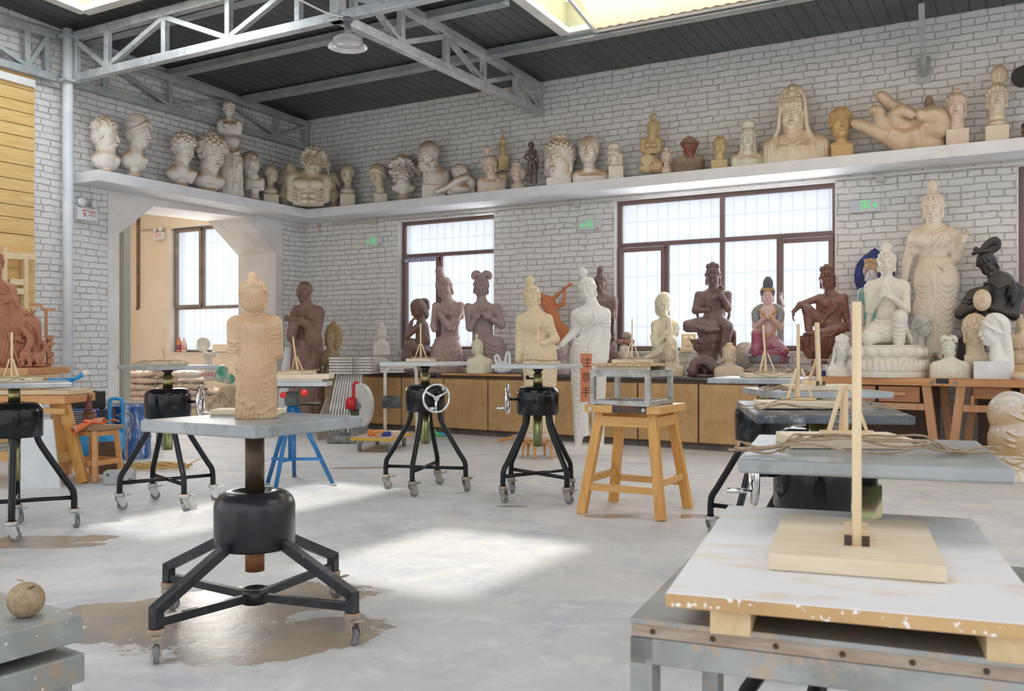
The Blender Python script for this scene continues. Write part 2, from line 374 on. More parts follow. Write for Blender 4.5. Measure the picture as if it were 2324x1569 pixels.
# ---------------------------------------------------------------- figure toolkit
def head(S, u, v, H, yaw=0, pitch=0, roll=0, y=0, hair='bald', ear='short', neck=None, nr=.19, lean=1.0, seed=1, eyes=True, age=0, knot=1.0, brow=1.0, wide=1.0):
    H = H * 1.17; wide = wide * 1.04; nr = nr * .98; R = Rm(yaw, pitch, roll); c = S.P(u, v, y)
    def p(a, b, z): return c + H * (R @ np.array([a * wide, b, z], np.float32))
    def E(a, b, z, rx, ry, rz, k=.05, op='add', RR=None): S.ell(p(a, b, z), (rx * H * wide, ry * H, rz * H), R if RR is None else RR, k * H, op)
    def T(pts, r, k=.02, op='add', n=5): S.tube([p(*q) for q in pts], [x * H for x in r] if isinstance(r, (list, tuple)) else r * H, k * H, op, n)
    if neck is not None:
        S.cap(p(0, .10, -.22), neck, nr * H, nr * 1.12 * H, .08 * H)
    rnd = random.Random(seed)
    # skull and face
    E(0, .07, .12, .325, .39, .37); E(0, -.02, .05, .29, .345, .34); E(0, -.06, -.16, .25, .29, .34, .08)
    E(0, -.2, -.37, .13, .13, .11, .1)
    for s in (-1, 1):
        E(s * .15, -.19, -.13, .11, .13, .14, .08); E(s * .17, -.02, -.28, .09, .14, .13, .1)
        if eyes: E(s * .125, -.395, .005, .08, .06, .05, .05, 'sub')
    if eyes:
        for s in (-1, 1):
            E(s * .125, -.29, -.005, .075, .065, .05, .02)
            T([(s * .05, -.345, -.012), (s * .125, -.372, -.03), (s * .2, -.31, -.01)], .010, .008, 'sub')
            T([(s * .045, -.345, .01), (s * .125, -.375, .037), (s * .2, -.315, .01)], .009, .01)
            T([(s * .045, -.365, .075), (s * .13, -.36, .115 * brow), (s * .235, -.275, .08)], .009, .025)
    # nose, mouth
    S.cap(p(0, -.35, .06), p(0, -.435, -.135), .030 * H, .044 * H, .04 * H)
    for s in (-1, 1): E(s * .045, -.385, -.145, .032, .04, .026, .02)
    E(0, -.345, -.25, .10, .06, .06, .05)
    for s in (-1, 1): E(s * .032, -.392, -.228, .045, .028, .017, .015)
    E(0, -.39, -.268, .055, .03, .021, .015)
    T([(-.09, -.36, -.243), (0, -.425, -.25), (.09, -.36, -.243)], .008, .006, 'sub')
    E(0, -.36, -.315, .05, .03, .015, .03, 'sub')
    if age:
        for s in (-1, 1):
            T([(s * .06, -.39, -.13), (s * .12, -.34, -.2), (s * .13, -.3, -.29)], .014, .02, 'sub'); T([(s * .07, -.36, -.055), (s * .14, -.35, -.07), (s * .2, -.3, -.05)], .01, .015, 'sub')
        for z in (.15, .2): T([(-.13, -.33, z), (0, -.37, z + .01), (.13, -.33, z)], .008, .01, 'sub')
    if ear:
        for s in (-1, 1):
            L = .20 if ear == 'short' else .3
            E(s * .325, .03, -.02, .035, .085, .13, .03); E(s * .35, .015, .0, .02, .05, .08, .015, 'sub')
            if ear == 'long': T([(s * .325, .0, -.1), (s * .325, -.01, -.25), (s * .31, -.02, -.33)], [.03, .045, .04], .02)
    # hair
    def shell(k=1.0, low=.0): E(0, .09, .17, .355 * k, .41 * k, .36 * k, .02); E(0, .2, -.02 - low, .30 * k, .30 * k, .28 + low, .03)
    def bun(z0, r, rings=True, tall=1.2, dy=.05):
        E(0, dy, z0 + r * tall, r, r, r * tall, .03)
        if rings:
            for q in (.35, .68):
                T([(r * q * math.cos(a), dy - math.sqrt(max(0, 1 - q * q)) * r * 1.0, z0 + r * tall + r * tall * q * math.sin(a)) for a in np.linspace(-.6, 4.4, 9)], .016, .01, 'sub', 3)
    def locks(r=.055, z=.27, n=9, span=105, col=0):
        for i in range(n):
            a = math.radians(-span + 2 * span * i / (n - 1))
            x, yy, zz = .335 * math.sin(a), .04 - .35 * math.cos(a), z - .2 * (1 - math.cos(a))
            T([(x * .75, .06 + (yy - .06) * .8, zz + .17), (x, yy, zz + .04), (x * 1.0, yy, zz - r * .4)], [r * .8, r, r * .7], .015, 'add', 3)
    def balls(n, r, z0=-.05, zc=.14, R0=(.37, .43, .38), front=.2, jit=.5):
        g = PI * (3 - math.sqrt(5))
        for i in range(n):
            zz = 1 - 2 * (i + .5) / n; rr = math.sqrt(max(0, 1 - zz * zz)); a = g * i
            q = Vector((rr * math.cos(a) * R0[0], .09 + rr * math.sin(a) * R0[1], zc + zz * R0[2]))
            if q.y < .02 and q.z < front + .12 * abs(q.x) * 0: continue
            if q.y < .1 and q.z < front - .2: continue
            if q.z < z0 - .25: continue
            x = r * (1 + jit * (rnd.random() - .5)); E(q.x, q.y, q.z, x, x, x, .008)
    if hair == 'snail':
        shell(1.0, .05); E(0, .1, .5, .19, .19, .13, .04); balls(150, .042, -.1, R0=(.36, .42, .37), front=.26, jit=0)
        for i in range(14): a = i * 2.4; E(.15 * math.cos(a), .1 + .15 * math.sin(a), .53 + .03 * (i % 3), .042, .042, .042, .008)
    elif hair == 'swirl':
        shell(1.02, .06); bun(.42, .17 * knot, True, .85, 0)
        for i in range(7):
            a = math.radians(-90 + 30 * i); x0, y0, z0 = .31 * math.sin(a), .05 - .35 * math.cos(a), .29 - .13 * (1 - math.cos(a))
            T([(x0 + .06 * math.cos(t), y0 - .0, z0 + .06 * math.sin(t)) for t in np.linspace(0, 5, 7)], .018, .01, 'add', 3)
    elif hair in ('topknot', 'crown', 'fan', 'tall', 'coil', 'petals'):
        shell(1.0, .08); locks(.06)
        T([(-.33, -.02, .33), (-.2, -.25, .40), (0, -.31, .42), (.2, -.25, .40), (.33, -.02, .33)], .022, .015)
        if hair == 'topknot': E(0, .02, .5, .11, .11, .08, .04); bun(.5, .16 * knot)
        if hair == 'coil':
            E(0, .0, .5, .09, .09, .1, .04); E(0, -.0, .66 + .1 * knot, .17 * knot, .13, .2 * knot, .03)
            for q in (.4, .75): T([(.17 * knot * q * math.cos(a), -.125 * math.sqrt(1 - q * q * .8), .66 + .1 * knot + .2 * knot * q * math.sin(a)) for a in np.linspace(0, 5.2, 9)], .016, .01, 'sub', 3)
        if hair == 'tall':
            T([(0, .03, .42), (-.02, .03, .62), (.0, .03, .8 * knot), (.05, .02, .88 * knot)], [.2, .15, .17, .12], .05)
            for s in (-.1, -.03, .05, .12): T([(s, -.13, .45), (s * .7, -.12, .62), (s * 1.1, -.13, .78 * knot), (s + .04, -.08, .9 * knot)], .018, .01, 'sub')
        if hair == 'fan':
            for a in range(-60, 61, 20):
                r = math.radians(a); T([(0, .0, .44), (.1 * math.sin(r), -.02, .55), (.21 * math.sin(r) * knot, -.04, .5 + .3 * math.cos(r) * knot)], [.05, .05, .06], .012)
            E(0, -.05, .5, .12, .08, .06, .02)
        if hair == 'crown':
            for i in range(13):
                a = math.radians(-120 + 20 * i); x, yy = .27 * math.sin(a), .04 - .27 * math.cos(a)
                E(x, yy, .52 * knot + .06, .075, .05, .17 * knot, .01, RR=R @ np.array(Matrix.Rotation(a, 3, 'Z'), np.float32))
            E(0, -.24, .55, .055, .04, .055, .005, 'add'); E(0, .06, .5, .22, .22, .16, .03); E(0, -.27, .56, .03, .03, .03, .005, 'sub')
        if hair == 'petals':
            for s in (-1, 0, 1):
                E(s * .2, -.02, .52, .12, .1, .17, .02); E(s * .2, -.14, .52, .05, .05, .09, .02, 'sub')
            E(0, .05, .62, .16, .14, .15, .03)
    elif hair == 'locks': shell(1.0, .05); locks(.06)
    elif hair == 'curly': shell(1.0); balls(130, .075, 0, R0=(.38, .43, .40), front=.21, jit=.9)
    elif hair == 'wild':
        shell(1.0); balls(110, .09, -.1, R0=(.42, .47, .42), front=.18, jit=1.0)
        for i in range(26):
            a = rnd.uniform(-.9, .9); b = rnd.uniform(-.2, 1.1)
            x0 = Vector((math.sin(a) * .35, .1, .15 + .3 * b)); T([x0, x0 + Vector((.22, .12, .1 - .15 * rnd.random())), x0 + Vector((.42, .1, -.1 - .3 * rnd.random()))], [.05, .05, .02], .01, 'add', 3)
    elif hair in ('short', 'wavy', 'pulled', 'bob', 'oldlong'):
        shell(1.0, .05 if hair != 'bob' else .2)
        if hair == 'bob': E(0, .12, .0, .40, .38, .42, .06)
        if hair == 'oldlong':
            for s in (-1, 1):
                for i in range(5): T([(s * .26, -.1 + i * .08, .28), (s * .36, .02 + i * .07, .05), (s * .36, .08 + i * .06, -.2 - .03 * i)], [.05, .07, .05], .02, 'add', 3)
        if hair == 'short':
            for i in range(110):
                a = rnd.uniform(-3.1, 3.1); t = rnd.uniform(.1, 1.75); q = lambda m, dt: (.355 * m * math.sin(a) * math.sin(t + dt), .09 - .41 * m * math.cos(a) * math.sin(t + dt), .17 + .36 * m * math.cos(t + dt))
                if (q(1, 0)[2] < .26 and q(1, 0)[1] < -.02) or q(1, 0)[2] < .0: continue
                T([q(1.0, -.12), q(1.05, 0), q(1.03, .16)], [.02, .034, .012], .01, 'add', 2)
        if hair in ('wavy', 'pulled', 'oldlong'):
            for i in range(-6, 7):
                f = math.radians(13.5 * i); T([(.36 * math.sin(v) * math.sin(f), .09 - .41 * math.cos(v), .17 + .37 * math.sin(v) * math.cos(f) * (1 if v < 2.4 else .6)) for v in (.75, 1.05, 1.4, 1.8, 2.2, 2.7)], [.018, .028, .032, .03, .025, .02], .012, 'add', 2)
            if hair == 'wavy':
                for s in (-1, 1): T([(0, -.31, .31), (s * .14, -.31, .26), (s * .27, -.2, .13), (s * .34, -.02, .02), (s * .3, .25, -.12)], [.035, .05, .055, .05, .05], .02)
            E(0, .5, -.02, .13, .12, .14, .03)
    elif hair == 'beard': pass
    if hair in ('wild',) or age == 2:
        for i in range(60):
            a = rnd.uniform(-1.3, 1.3); z = rnd.uniform(-.52, -.24); x = .29 * math.sin(a) * (1 + .6 * (z + .3)); yy = -.05 - .3 * math.cos(a)
            if abs(x) < .08 and z > -.3: continue
            r = rnd.uniform(.04, .075); E(x, yy, z, r, r, r, .012)
    return p
def hand(S, w, d, nrm, L, curl=.25, spread=.16, thumb=1, k=.6, fr=.09, pinch=0):
    """w wrist, d towards the finger tips, nrm out of the palm, L length"""
    d = np.array(d, float); d /= np.linalg.norm(d); nrm = np.array(nrm, float); nrm -= d * (nrm @ d); nrm /= np.linalg.norm(nrm); sd = np.cross(d, nrm) * thumb; w = np.array(w, float)
    pc = w + d * L * .27; R = np.stack([sd, nrm, d], 1).astype(np.float32)
    S.ell(pc, (L * .22, L * .1, L * .28), R, k * 2)
    for i in range(4):
        o = (i - 1.5) / 1.5; b = pc + d * L * .2 + sd * o * L * -.16; ln = L * (.5, .54, .5, .4)[i] if thumb else L * .5
        cu = curl + (pinch if i == 0 else 0) + .08 * i * (curl > .3); p = b; ang = 0; dd = d - sd * o * spread
        dd /= np.linalg.norm(dd); pts = [b]
        for j in range(3):
            ang += cu; st = dd * math.cos(ang) + nrm * math.sin(ang); p = p + st * ln * (.4, .33, .27)[j]; pts.append(p)
        S.tube(pts, [L * fr, L * fr * .9, L * fr * .7], k, 'add', 3, False)
    b = pc - d * L * .14 + sd * L * .17; q = b + (sd * .6 + d * .55 + nrm * .35) * L * .24; S.tube([b, q, q + (d * .75 + nrm * (.3 + pinch) - sd * .1) * L * .2], [L * fr * 1.3, L * fr * 1.05, L * fr * .8], k, 'add', 3, False)
def arm(S, sh, el, wr, r0, r1, r2, k=2.5):
    S.cap(sh, el, r0, r1, k); S.cap(el, wr, r1 * .98, r2, k)
def swags(S, cu, v0, w, n, dv, r, drop=.5, k=1.0, lean=0, back=False):
    """n U-shaped folds one under the other"""
    for i in range(n):
        v = v0 + i * dv; q = w * (1 - .06 * i)
        S.fold([(cu - q + lean * i, v), (cu - q * .6 + lean * i, v + dv * drop * 1.3), (cu + lean * i, v + dv * drop * 2), (cu + q * .6 + lean * i, v + dv * drop * 1.3), (cu + q + lean * i, v)], r, k, .3, back)
def roundbase(S, u, v, rt, rb, h, k=.6):
    """waisted round pedestal, top at v"""
    z = S.v0 - v; S.cone((u - S.u0, 0, z), [(-h, rb), (-h * .78, rb), (-h * .7, rb * .82), (-h * .35, rt * .72), (-h * .12, rt * .86), (0, rt)], k)
# ---------------------------------------------------------------- surface materials of the building
def brick_mat(name, axis, joint=(.36, .31, .26), paint=(.80, .79, .77), cover=.45, stain=1.0, row=.082):
    m, nt, b = _nt(name); L = nt.links.new
    sx = N(nt, 'ShaderNodeSeparateXYZ'); L(geo_pos(nt), sx.inputs[0])
    cx = N(nt, 'ShaderNodeCombineXYZ'); L(sx.outputs[axis], cx.inputs[0]); L(sx.outputs[2], cx.inputs[1])
    wob = N(nt, 'ShaderNodeTexNoise'); wob.inputs['Scale'].default_value = 3.2; wob.inputs['Detail'].default_value = 3; L(cx.outputs[0], wob.inputs['Vector'])
    wob2 = N(nt, 'ShaderNodeTexNoise'); wob2.inputs['Scale'].default_value = 22; wob2.inputs['Detail'].default_value = 2; L(cx.outputs[0], wob2.inputs['Vector'])
    def va(a, c, s):
        n = N(nt, 'ShaderNodeVectorMath', operation='MULTIPLY_ADD'); L(a, n.inputs[0]); n.inputs[1].default_value = (s, s, 0); L(c, n.inputs[2]); return n.outputs[0]
    v = va(wob.outputs['Color'], cx.outputs[0], .045); v = va(wob2.outputs['Color'], v, .021)
    br = N(nt, 'ShaderNodeTexBrick', offset=.5, offset_frequency=2, squash=.55, squash_frequency=3)
    for k, x in (('Scale', 1), ('Mortar Size', .0085), ('Mortar Smooth', .5), ('Brick Width', .27), ('Row Height', row), ('Bias', 0)): br.inputs[k].default_value = x
    br.inputs['Color1'].default_value = (.15, .15, .15, 1); br.inputs['Color2'].default_value = (.85, .85, .85, 1); br.inputs['Mortar'].default_value = (.5, .5, .5, 1)
    L(v, br.inputs['Vector'])
    tone = mix(nt, br.outputs['Color'], tuple(c * .90 for c in paint), paint)
    blot = ramp(nt, noise(nt, 1.3, 6, .65, cx.outputs[0]), [(.35, 0), (.7, 1)])
    tone = mix(nt, blot, tone, tuple(c * k for c, k in zip(paint, (.88, .87, .86))))
    jn = ramp(nt, noise(nt, 7, 5, .7, cx.outputs[0]), [(cover - .12, .08), (cover + .2, .85)])
    jm = N(nt, 'ShaderNodeMath', operation='MULTIPLY'); L(br.outputs['Fac'], jm.inputs[0]); L(jn, jm.inputs[1])
    col = mix(nt, jm.outputs[0], tone, joint)
    pit = ramp(nt, noise(nt, 34, 3, .65, cx.outputs[0]), [(.67, 0), (.70, .75)]); col = mix(nt, pit, col, (.45, .36, .27))
    vs = mapping(nt, cx.outputs[0], (1.2, .28, 1))
    rust = ramp(nt, noise(nt, 1.7, 5, .7, vs), [(.655, 0), (.72, .75 * stain)]); col = mix(nt, rust, col, (.55, .36, .19))
    L(col, b.inputs['Base Color']); b.inputs['Roughness'].default_value = .75
    inv = N(nt, 'ShaderNodeMath', operation='MULTIPLY_ADD'); L(br.outputs['Fac'], inv.inputs[0]); inv.inputs[1].default_value = -1; inv.inputs[2].default_value = 1
    n1 = bump(nt, None, inv.outputs[0], .014, .9); bump(nt, b, noise(nt, 11, 6, .7, cx.outputs[0]), .012, .7, n1)
    return m
M_BR_BACK = brick_mat('painted_brick_back', 0)
M_BR_LEFT = brick_mat('painted_brick_left', 1, paint=(.82, .82, .82), cover=.42)
M_PLASTER = mat('white_plaster', (.80, .78, .76), (.72, .69, .66), 2.2, .7, specks=((.45, .35, .27), .72), bmp=.004)
M_PEACH = mat('peach_plaster', (.84, .76, .67), (.80, .70, .57), .9, .7, specks=((.5, .35, .2), .74), bmp=.003)
M_SHELF = mat('white_concrete', (.78, .79, .81), (.70, .71, .73), 3, .75, specks=((.42, .30, .2), .705), bmp=.006)
def floor_mat():
    m, nt, b = _nt('worn_concrete'); L = nt.links.new; P = geo_pos(nt)
    c = mix(nt, ramp(nt, noise(nt, .55, 6, .62, P, .6), [(.38, 0), (.64, 1)]), (.60, .60, .60), (.72, .705, .69))
    c = mix(nt, ramp(nt, noise(nt, 1.6, 7, .7, P, .8), [(.48, 0), (.64, .75)]), c, (.48, .51, .57))
    c = mix(nt, ramp(nt, noise(nt, 4.5, 7, .75, P, .5), [(.51, 0), (.63, .6)]), c, (.80, .79, .77))
    c = mix(nt, ramp(nt, noise(nt, .8, 5, .7, mapping(nt, P, (1, 1, 1), (7, 3, 0))), [(.62, 0), (.72, .5)]), c, (.58, .48, .40))
    c = mix(nt, ramp(nt, noise(nt, 26, 3, .6, P), [(.70, 0), (.73, .7)]), c, (.33, .30, .27))
    # damp patches: centre, half size, turn
    tot = None
    for (u, v, ax, ay, a) in ((470, 1395, .62, .36, .9), (640, 1450, .42, .28, .6), (330, 1385, .45, .22, .3), (590, 1360, .5, .3, .3), (765, 1455, .16, .12, 0), (85, 1225, .45, .14, .1),
                              (1395, 1172, .26, .09, -.1), (1560, 1172, .33, .10, -.1), (1160, 1150, .14, .04, 0), (845, 1026, .22, .06, 0), (830, 1062, .42, .08, .1), (60, 1240, .5, .08, .1)):
        q = onZ(u, v, 0); mp = N(nt, 'ShaderNodeMapping', vector_type='TEXTURE'); mp.inputs['Location'].default_value = (q.x, q.y, 0)
        mp.inputs['Scale'].default_value = (ax, ay, 1); mp.inputs['Rotation'].default_value = (0, 0, YAW + a); L(P, mp.inputs[0])
        ln = N(nt, 'ShaderNodeVectorMath', operation='LENGTH'); L(mp.outputs[0], ln.inputs[0])
        s = N(nt, 'ShaderNodeMath', operation='SUBTRACT'); s.inputs[0].default_value = 1; L(ln.outputs['Value'], s.inputs[1]); o = s.outputs[0]
        if tot is None: tot = o
        else:
            mx = N(nt, 'ShaderNodeMath', operation='MAXIMUM'); L(tot, mx.inputs[0]); L(o, mx.inputs[1]); tot = mx.outputs[0]
    ad = N(nt, 'ShaderNodeMath', operation='MULTIPLY_ADD'); L(noise(nt, 3.2, 5, .65, P), ad.inputs[0]); ad.inputs[1].default_value = 1.6; L(tot, ad.inputs[2])
    wet = ramp(nt, ad.outputs[0], [(.80, 0), (.86, 1)])
    wc = mix(nt, ramp(nt, noise(nt, 2.2, 5, .7, P), [(.4, 0), (.6, 1)]), (.34, .30, .26), (.47, .38, .28))
    c = mix(nt, wet, c, wc); L(c, b.inputs['Base Color'])
    r = mix(nt, wet, .62, .22); L(r, b.inputs['Roughness'])
    bump(nt, b, noise(nt, 9, 8, .7, P), .004, .5); return m
M_FLOOR = floor_mat()
def ceil_mat():
    m, nt, b = _nt('dark_corrugated_panel'); L = nt.links.new; P = geo_pos(nt)
    wv = N(nt, 'ShaderNodeTexWave', bands_direction='X', wave_profile='SIN'); wv.inputs['Scale'].default_value = 1.9; wv.inputs['Distortion'].default_value = .15
    L(P, wv.inputs['Vector']); ln = ramp(nt, wv.outputs['Fac'], [(.965, 0), (.99, 1)])
    c = mix(nt, ramp(nt, noise(nt, .9, 5, .6, P), [(.3, 0), (.7, 1)]), (.075, .083, .095), (.12, .128, .138))
    c = mix(nt, ln, c, (.045, .05, .055)); L(c, b.inputs['Base Color']); b.inputs['Roughness'].default_value = .42; b.inputs['Metallic'].default_value = .3
    n1 = bump(nt, None, ln, .01, 1); bump(nt, b, noise(nt, .7, 3, .5, mapping(nt, P, (1.6, .5, 1))), .25, .5, n1); return m
M_CEIL = ceil_mat()
M_STEEL = mat('galvanised_steel', (.50, .53, .56), (.66, .68, .70), 3, .42, .55, c3=(.40, .42, .44))
M_STEELD = mat('dusty_steel', (.36, .40, .42), (.50, .52, .52), 3, .5, .4, c3=(.55, .52, .46))
M_FRAME = mat('brown_window_frame', (.16, .095, .085), (.20, .125, .11), 2, .4)
M_FRAME2 = mat('grey_brown_frame', (.20, .165, .14), (.28, .23, .19), 3, .45)
M_WHITEP = mat('white_frame_paint', (.78, .78, .76), (.66, .66, .63), 3, .5)
def pane_mat():
    m = bpy.data.materials.new('frosted_window_film'); m.use_nodes = True; nt = m.node_tree; nt.nodes.clear()
    o = N(nt, 'ShaderNodeOutputMaterial'); mx = N(nt, 'ShaderNodeMixShader'); t = N(nt, 'ShaderNodeBsdfTransparent'); l = N(nt, 'ShaderNodeBsdfTranslucent')
    l.inputs[0].default_value = (.95, .97, 1, 1); t.inputs[0].default_value = (.97, .98, 1, 1); mx.inputs[0].default_value = .56
    nt.links.new(t.outputs[0], mx.inputs[1]); nt.links.new(l.outputs[0], mx.inputs[2]); nt.links.new(mx.outputs[0], o.inputs[0]); return m
M_PANE = pane_mat()
m = bpy.data.materials.new('milky_polycarbonate'); m.use_nodes = True; nt = m.node_tree; nt.nodes.clear()
o_ = N(nt, 'ShaderNodeOutputMaterial'); l = N(nt, 'ShaderNodeBsdfTranslucent'); l.inputs[0].default_value = (.96, .97, 1, 1); nt.links.new(l.outputs[0], o_.inputs[0]); M_GLAZ = m
M_BARS = mat('pale_bars', (.80, .84, .90))
# ---------------------------------------------------------------- the room
XL, YB, ROOF0, SL = -10.76, 11.7, 5.05, .045
def zr(y): return ROOF0 + SL * (YB - y)
def struct(name, mb, m, bevel=0): return tag(mb.build(name, m, None, bevel), kind='structure')
def holes(a0, a1, b0, b1, hs):
    """rectangles covering [a0,a1]x[b0,b1] but not the holes"""
    A = sorted({a0, a1} | {x for h in hs for x in h[:2] if a0 < x < a1}); B = sorted({b0, b1} | {x for h in hs for x in h[2:] if b0 < x < b1}); out = []
    for i in range(len(A) - 1):
        for j in range(len(B) - 1):
            x, y = (A[i] + A[i + 1]) / 2, (B[j] + B[j + 1]) / 2
            if not any(h[0] < x < h[1] and h[2] < y < h[3] for h in hs): out.append((A[i], A[i + 1], B[j], B[j + 1]))
    return out
mb = MB(); mb.box((-5.5, 4.0, -.05), (23, 17.6, .1)); struct('floor', mb, M_FLOOR)
WIN = [(-8.82, -7.06, 1.2, 3.22), (-5.13, -2.22, 1.18, 3.25), (-.27, 2.6, 1.18, 3.25)]
mb = MB()
for x0, x1, z0, z1 in holes(-11.2, 6, 0, 5.3, WIN): mb.box(((x0 + x1) / 2, YB + .17, (z0 + z1) / 2), (x1 - x0, .34, z1 - z0))
struct('wall_back', mb, M_BR_BACK)
mb = MB()
mb.box((XL - .41, (2.0 + 7.93) / 2, 2.7), (.82, 5.93, 5.4)); mb.box((XL - .41, 11.425, 1.725), (.82, .55, 3.45)); mb.box((XL - .41, 9.815, 4.4), (.82, 3.77, 1.9))
struct('wall_left', mb, M_BR_LEFT)
mb = MB(); mb.prism([(7.93, 0), (8.1, 0), (8.1, 2.76), (8.65, 3.2), (10.35, 3.26), (11.0, 2.76), (11.0, 0), (11.15, 0), (11.15, 3.45), (7.93, 3.45)], XL + .012, XL - .82, lambda a, b, t: (t, a, b))
struct('trim_1', mb, M_PLASTER)
mb = MB(); SW = [(-14.08, -12.1, 1.15, 3.46)]
for x0, x1, z0, z1 in holes(-15.6, -11.585, 0, 3.9, SW): mb.box(((x0 + x1) / 2, YB + .17, (z0 + z1) / 2), (x1 - x0, .34, z1 - z0))
struct('wall_alcove', mb, M_PEACH)
mb = MB(); mb.box((-15.5, 8.9, 1.95), (.3, 6.2, 3.9)); struct('wall_alcove_side', mb, M_PEACH)
mb = MB(); mb.box((-13.6, 8.9, 3.95), (4.1, 6.3, .12)); struct('ceiling_alcove', mb, M_PEACH)
mb = MB(); mb.box((-13.5, 5.9, 1.95), (4.1, .2, 3.9)); struct('wall_alcove_front', mb, M_PEACH)
# roof with its skylights
SKY = [(-5.1, 3.4, 8.2, 10.15), (-9.9, -7.6, 5.3, 6.98), (-2.6, -1.5, .85, 2.35), (-4.75, -3.9, 1.1, 3.7)]
mb = MB()
for x0, x1, y0, y1 in holes(-11.6, 5.0, -2.0, 12.0, SKY):
    vs = [(x, y, zr(y) + dz) for dz in (0, .1) for x, y in ((x0, y0), (x1, y0), (x1, y1), (x0, y1))]
    mb.add(vs, [(0, 3, 2, 1), (4, 5, 6, 7), (0, 1, 5, 4), (1, 2, 6, 5), (2, 3, 7, 6), (3, 0, 4, 7)])
struct('ceiling', mb, M_CEIL)
M_OLIVE = mat('olive_insulation', (.42, .42, .26), (.50, .48, .30), 4, .7)
for i, (x0, x1, y0, y1) in enumerate(SKY[:2]):
    t = tag(thing('skylight', None, None, (0, 0, 0)), ['long roof skylight with white frame partly covered by a cream sheet', 'roof skylight with white frame above the column at the left'][i], 'skylight')
    fr, cu = MB(), MB()
    for a, b2 in (((x0, y0), (x1, y0)), ((x1, y0), (x1, y1)), ((x1, y1), (x0, y1)), ((x0, y1), (x0, y0))):
        A, B = Vector((*a, zr(a[1]) - .03)), Vector((*b2, zr(b2[1]) - .03))
        fr.bar(A, B, .14, .07); cu.bar(A + Vector((0, 0, .3)), B + Vector((0, 0, .3)), .04, .5)
    fr.build('frame', M_WHITEP, t, .008); pl = MB(); pl.add([(x, y, zr(y) + .34) for x, y in ((x0, y0), (x1, y0), (x1, y1), (x0, y1))], [(0, 1, 2, 3)]); pl.build('skylight_glazing', M_GLAZ, t); cu.build('curb', M_OLIVE, t)
t = thing('sunshade_sheet', 'cream corrugated sheet hung under the long roof skylight', 'sunshade')
mb = MB(); n = 120; vs = []
for i in range(n + 1):
    x = -4.69 + 7.8 * i / n
    for (yy, z) in ((10.12, zr(10.12) - .08), (9.17, zr(9.17) - .05), (8.1, zr(8.1) - .02)): vs.append((x + (.23 if yy < 10 else 0) * (1 - i / n), yy, z + .012 * (i % 2)))
mb.add(vs, [(3 * i + j, 3 * i + j + 1, 3 * i + j + 4, 3 * i + j + 3) for i in range(n) for j in (0, 1)])
m = bpy.data.materials.new('cream_translucent_sheet'); m.use_nodes = True; nt = m.node_tree; nt.nodes.clear()
o_ = N(nt, 'ShaderNodeOutputMaterial'); mx = N(nt, 'ShaderNodeMixShader'); l = N(nt, 'ShaderNodeBsdfTranslucent'); dd = N(nt, 'ShaderNodeBsdfDiffuse')
wv = N(nt, 'ShaderNodeTexWave', bands_direction='X'); wv.inputs['Scale'].default_value = 9; nt.links.new(geo_pos(nt), wv.inputs['Vector'])
cc = mix(nt, ramp(nt, wv.outputs['Fac'], [(0, 0), (1, 1)]), (.78, .68, .56), (.86, .77, .66)); nt.links.new(cc, l.inputs[0]); nt.links.new(cc, dd.inputs[0]); mx.inputs[0].default_value = .25
nt.links.new(l.outputs[0], mx.inputs[1]); nt.links.new(dd.outputs[0], mx.inputs[2]); nt.links.new(mx.outputs[0], o_.inputs[0])
so = mb.build('sheet', m, t); md = so.modifiers.new('thick', 'SOLIDIFY'); md.thickness = .004
mb = MB(); mb.bar((-4.69, 10.13, zr(10.12) - .09), (3.1, 10.13, zr(10.12) - .09), .03, .03); mb.bar((-4.69, 10.12, zr(10.12) - .09), (-4.46, 8.1, zr(8.1) - .03), .04, .03); mb.build('edge_strip', M_WHITEP, t)
# purlins and trusses
for i, y in enumerate((10.25, 8.9, 7.55)):
    xe = -5.2 if i == 1 else 5; mb = MB(); mb.bar((-10.75, y, zr(y) - .075), (xe, y, zr(y) - .075), .10, .11); mb.bar((-10.75, y - .07, zr(y) - .124), (xe, y - .07, zr(y) - .124), .05, .012)
    tag(mb.build('purlin', M_STEELD), ['roof purlin nearest the brick back wall', 'second roof purlin from the brick back wall', 'roof purlin just behind the long truss'][i], 'beam', 'steel purlins under the dark roof')
def truss(label, a, b, zlo, zhi, nodes, start, w=.10, m=M_STEEL, zhib=None):
    """a, b plan points; nodes = fractions of the way with a vertical; start True when the first diagonal rises"""
    t = thing('roof_truss', label, 'truss', group=None); a, b = Vector((*a, 0)), Vector((*b, 0)); zhib = zhib or zhi
    def Q(f, z): return a.lerp(b, f) + Vector((0, 0, z))
    def top(f): return zhi + (zhib - zhi) * f
    MB().bar(Q(0, zlo), Q(1, zlo), w).build('bottom_chord', m, t, .006); MB().bar(Q(0, top(0)), Q(1, top(1)), w).build('top_chord', m, t, .006)
    for f in nodes: MB().bar(Q(f, zlo), Q(f, top(f)), w * .7, up=tuple(b - a)).build('vertical', m, t, .004)
    up = start
    for f, g in zip(nodes[:-1], nodes[1:]):
        MB().bar(Q(f, zlo + .05 if up else top(f) - .05), Q(g, top(g) - .05 if up else zlo + .05), w * .6).build('diagonal', m, t, .004); up = not up
    return t
def fr(xs, a, b): return [(x - a) / (b - a) for x in xs]
truss('long galvanised roof truss running across the picture from the column', (-10.55, 7.3), (4.9, 7.3), 4.6, 5.12, fr([-10.5, -9.9, -8.87, -7.83, -6.8, -5.77, -4.74, -3.71, -2.68, -1.65, -.62, .41], -10.55, 4.9), False)
truss('galvanised roof truss ending in the middle of the brick back wall', (-6.27, 7.35), (-6.27, 11.68), 4.6, 5.1, fr([7.55, 8.37, 9.27, 10.12, 10.96, 11.62], 7.35, 11.68), False, zhib=4.96)
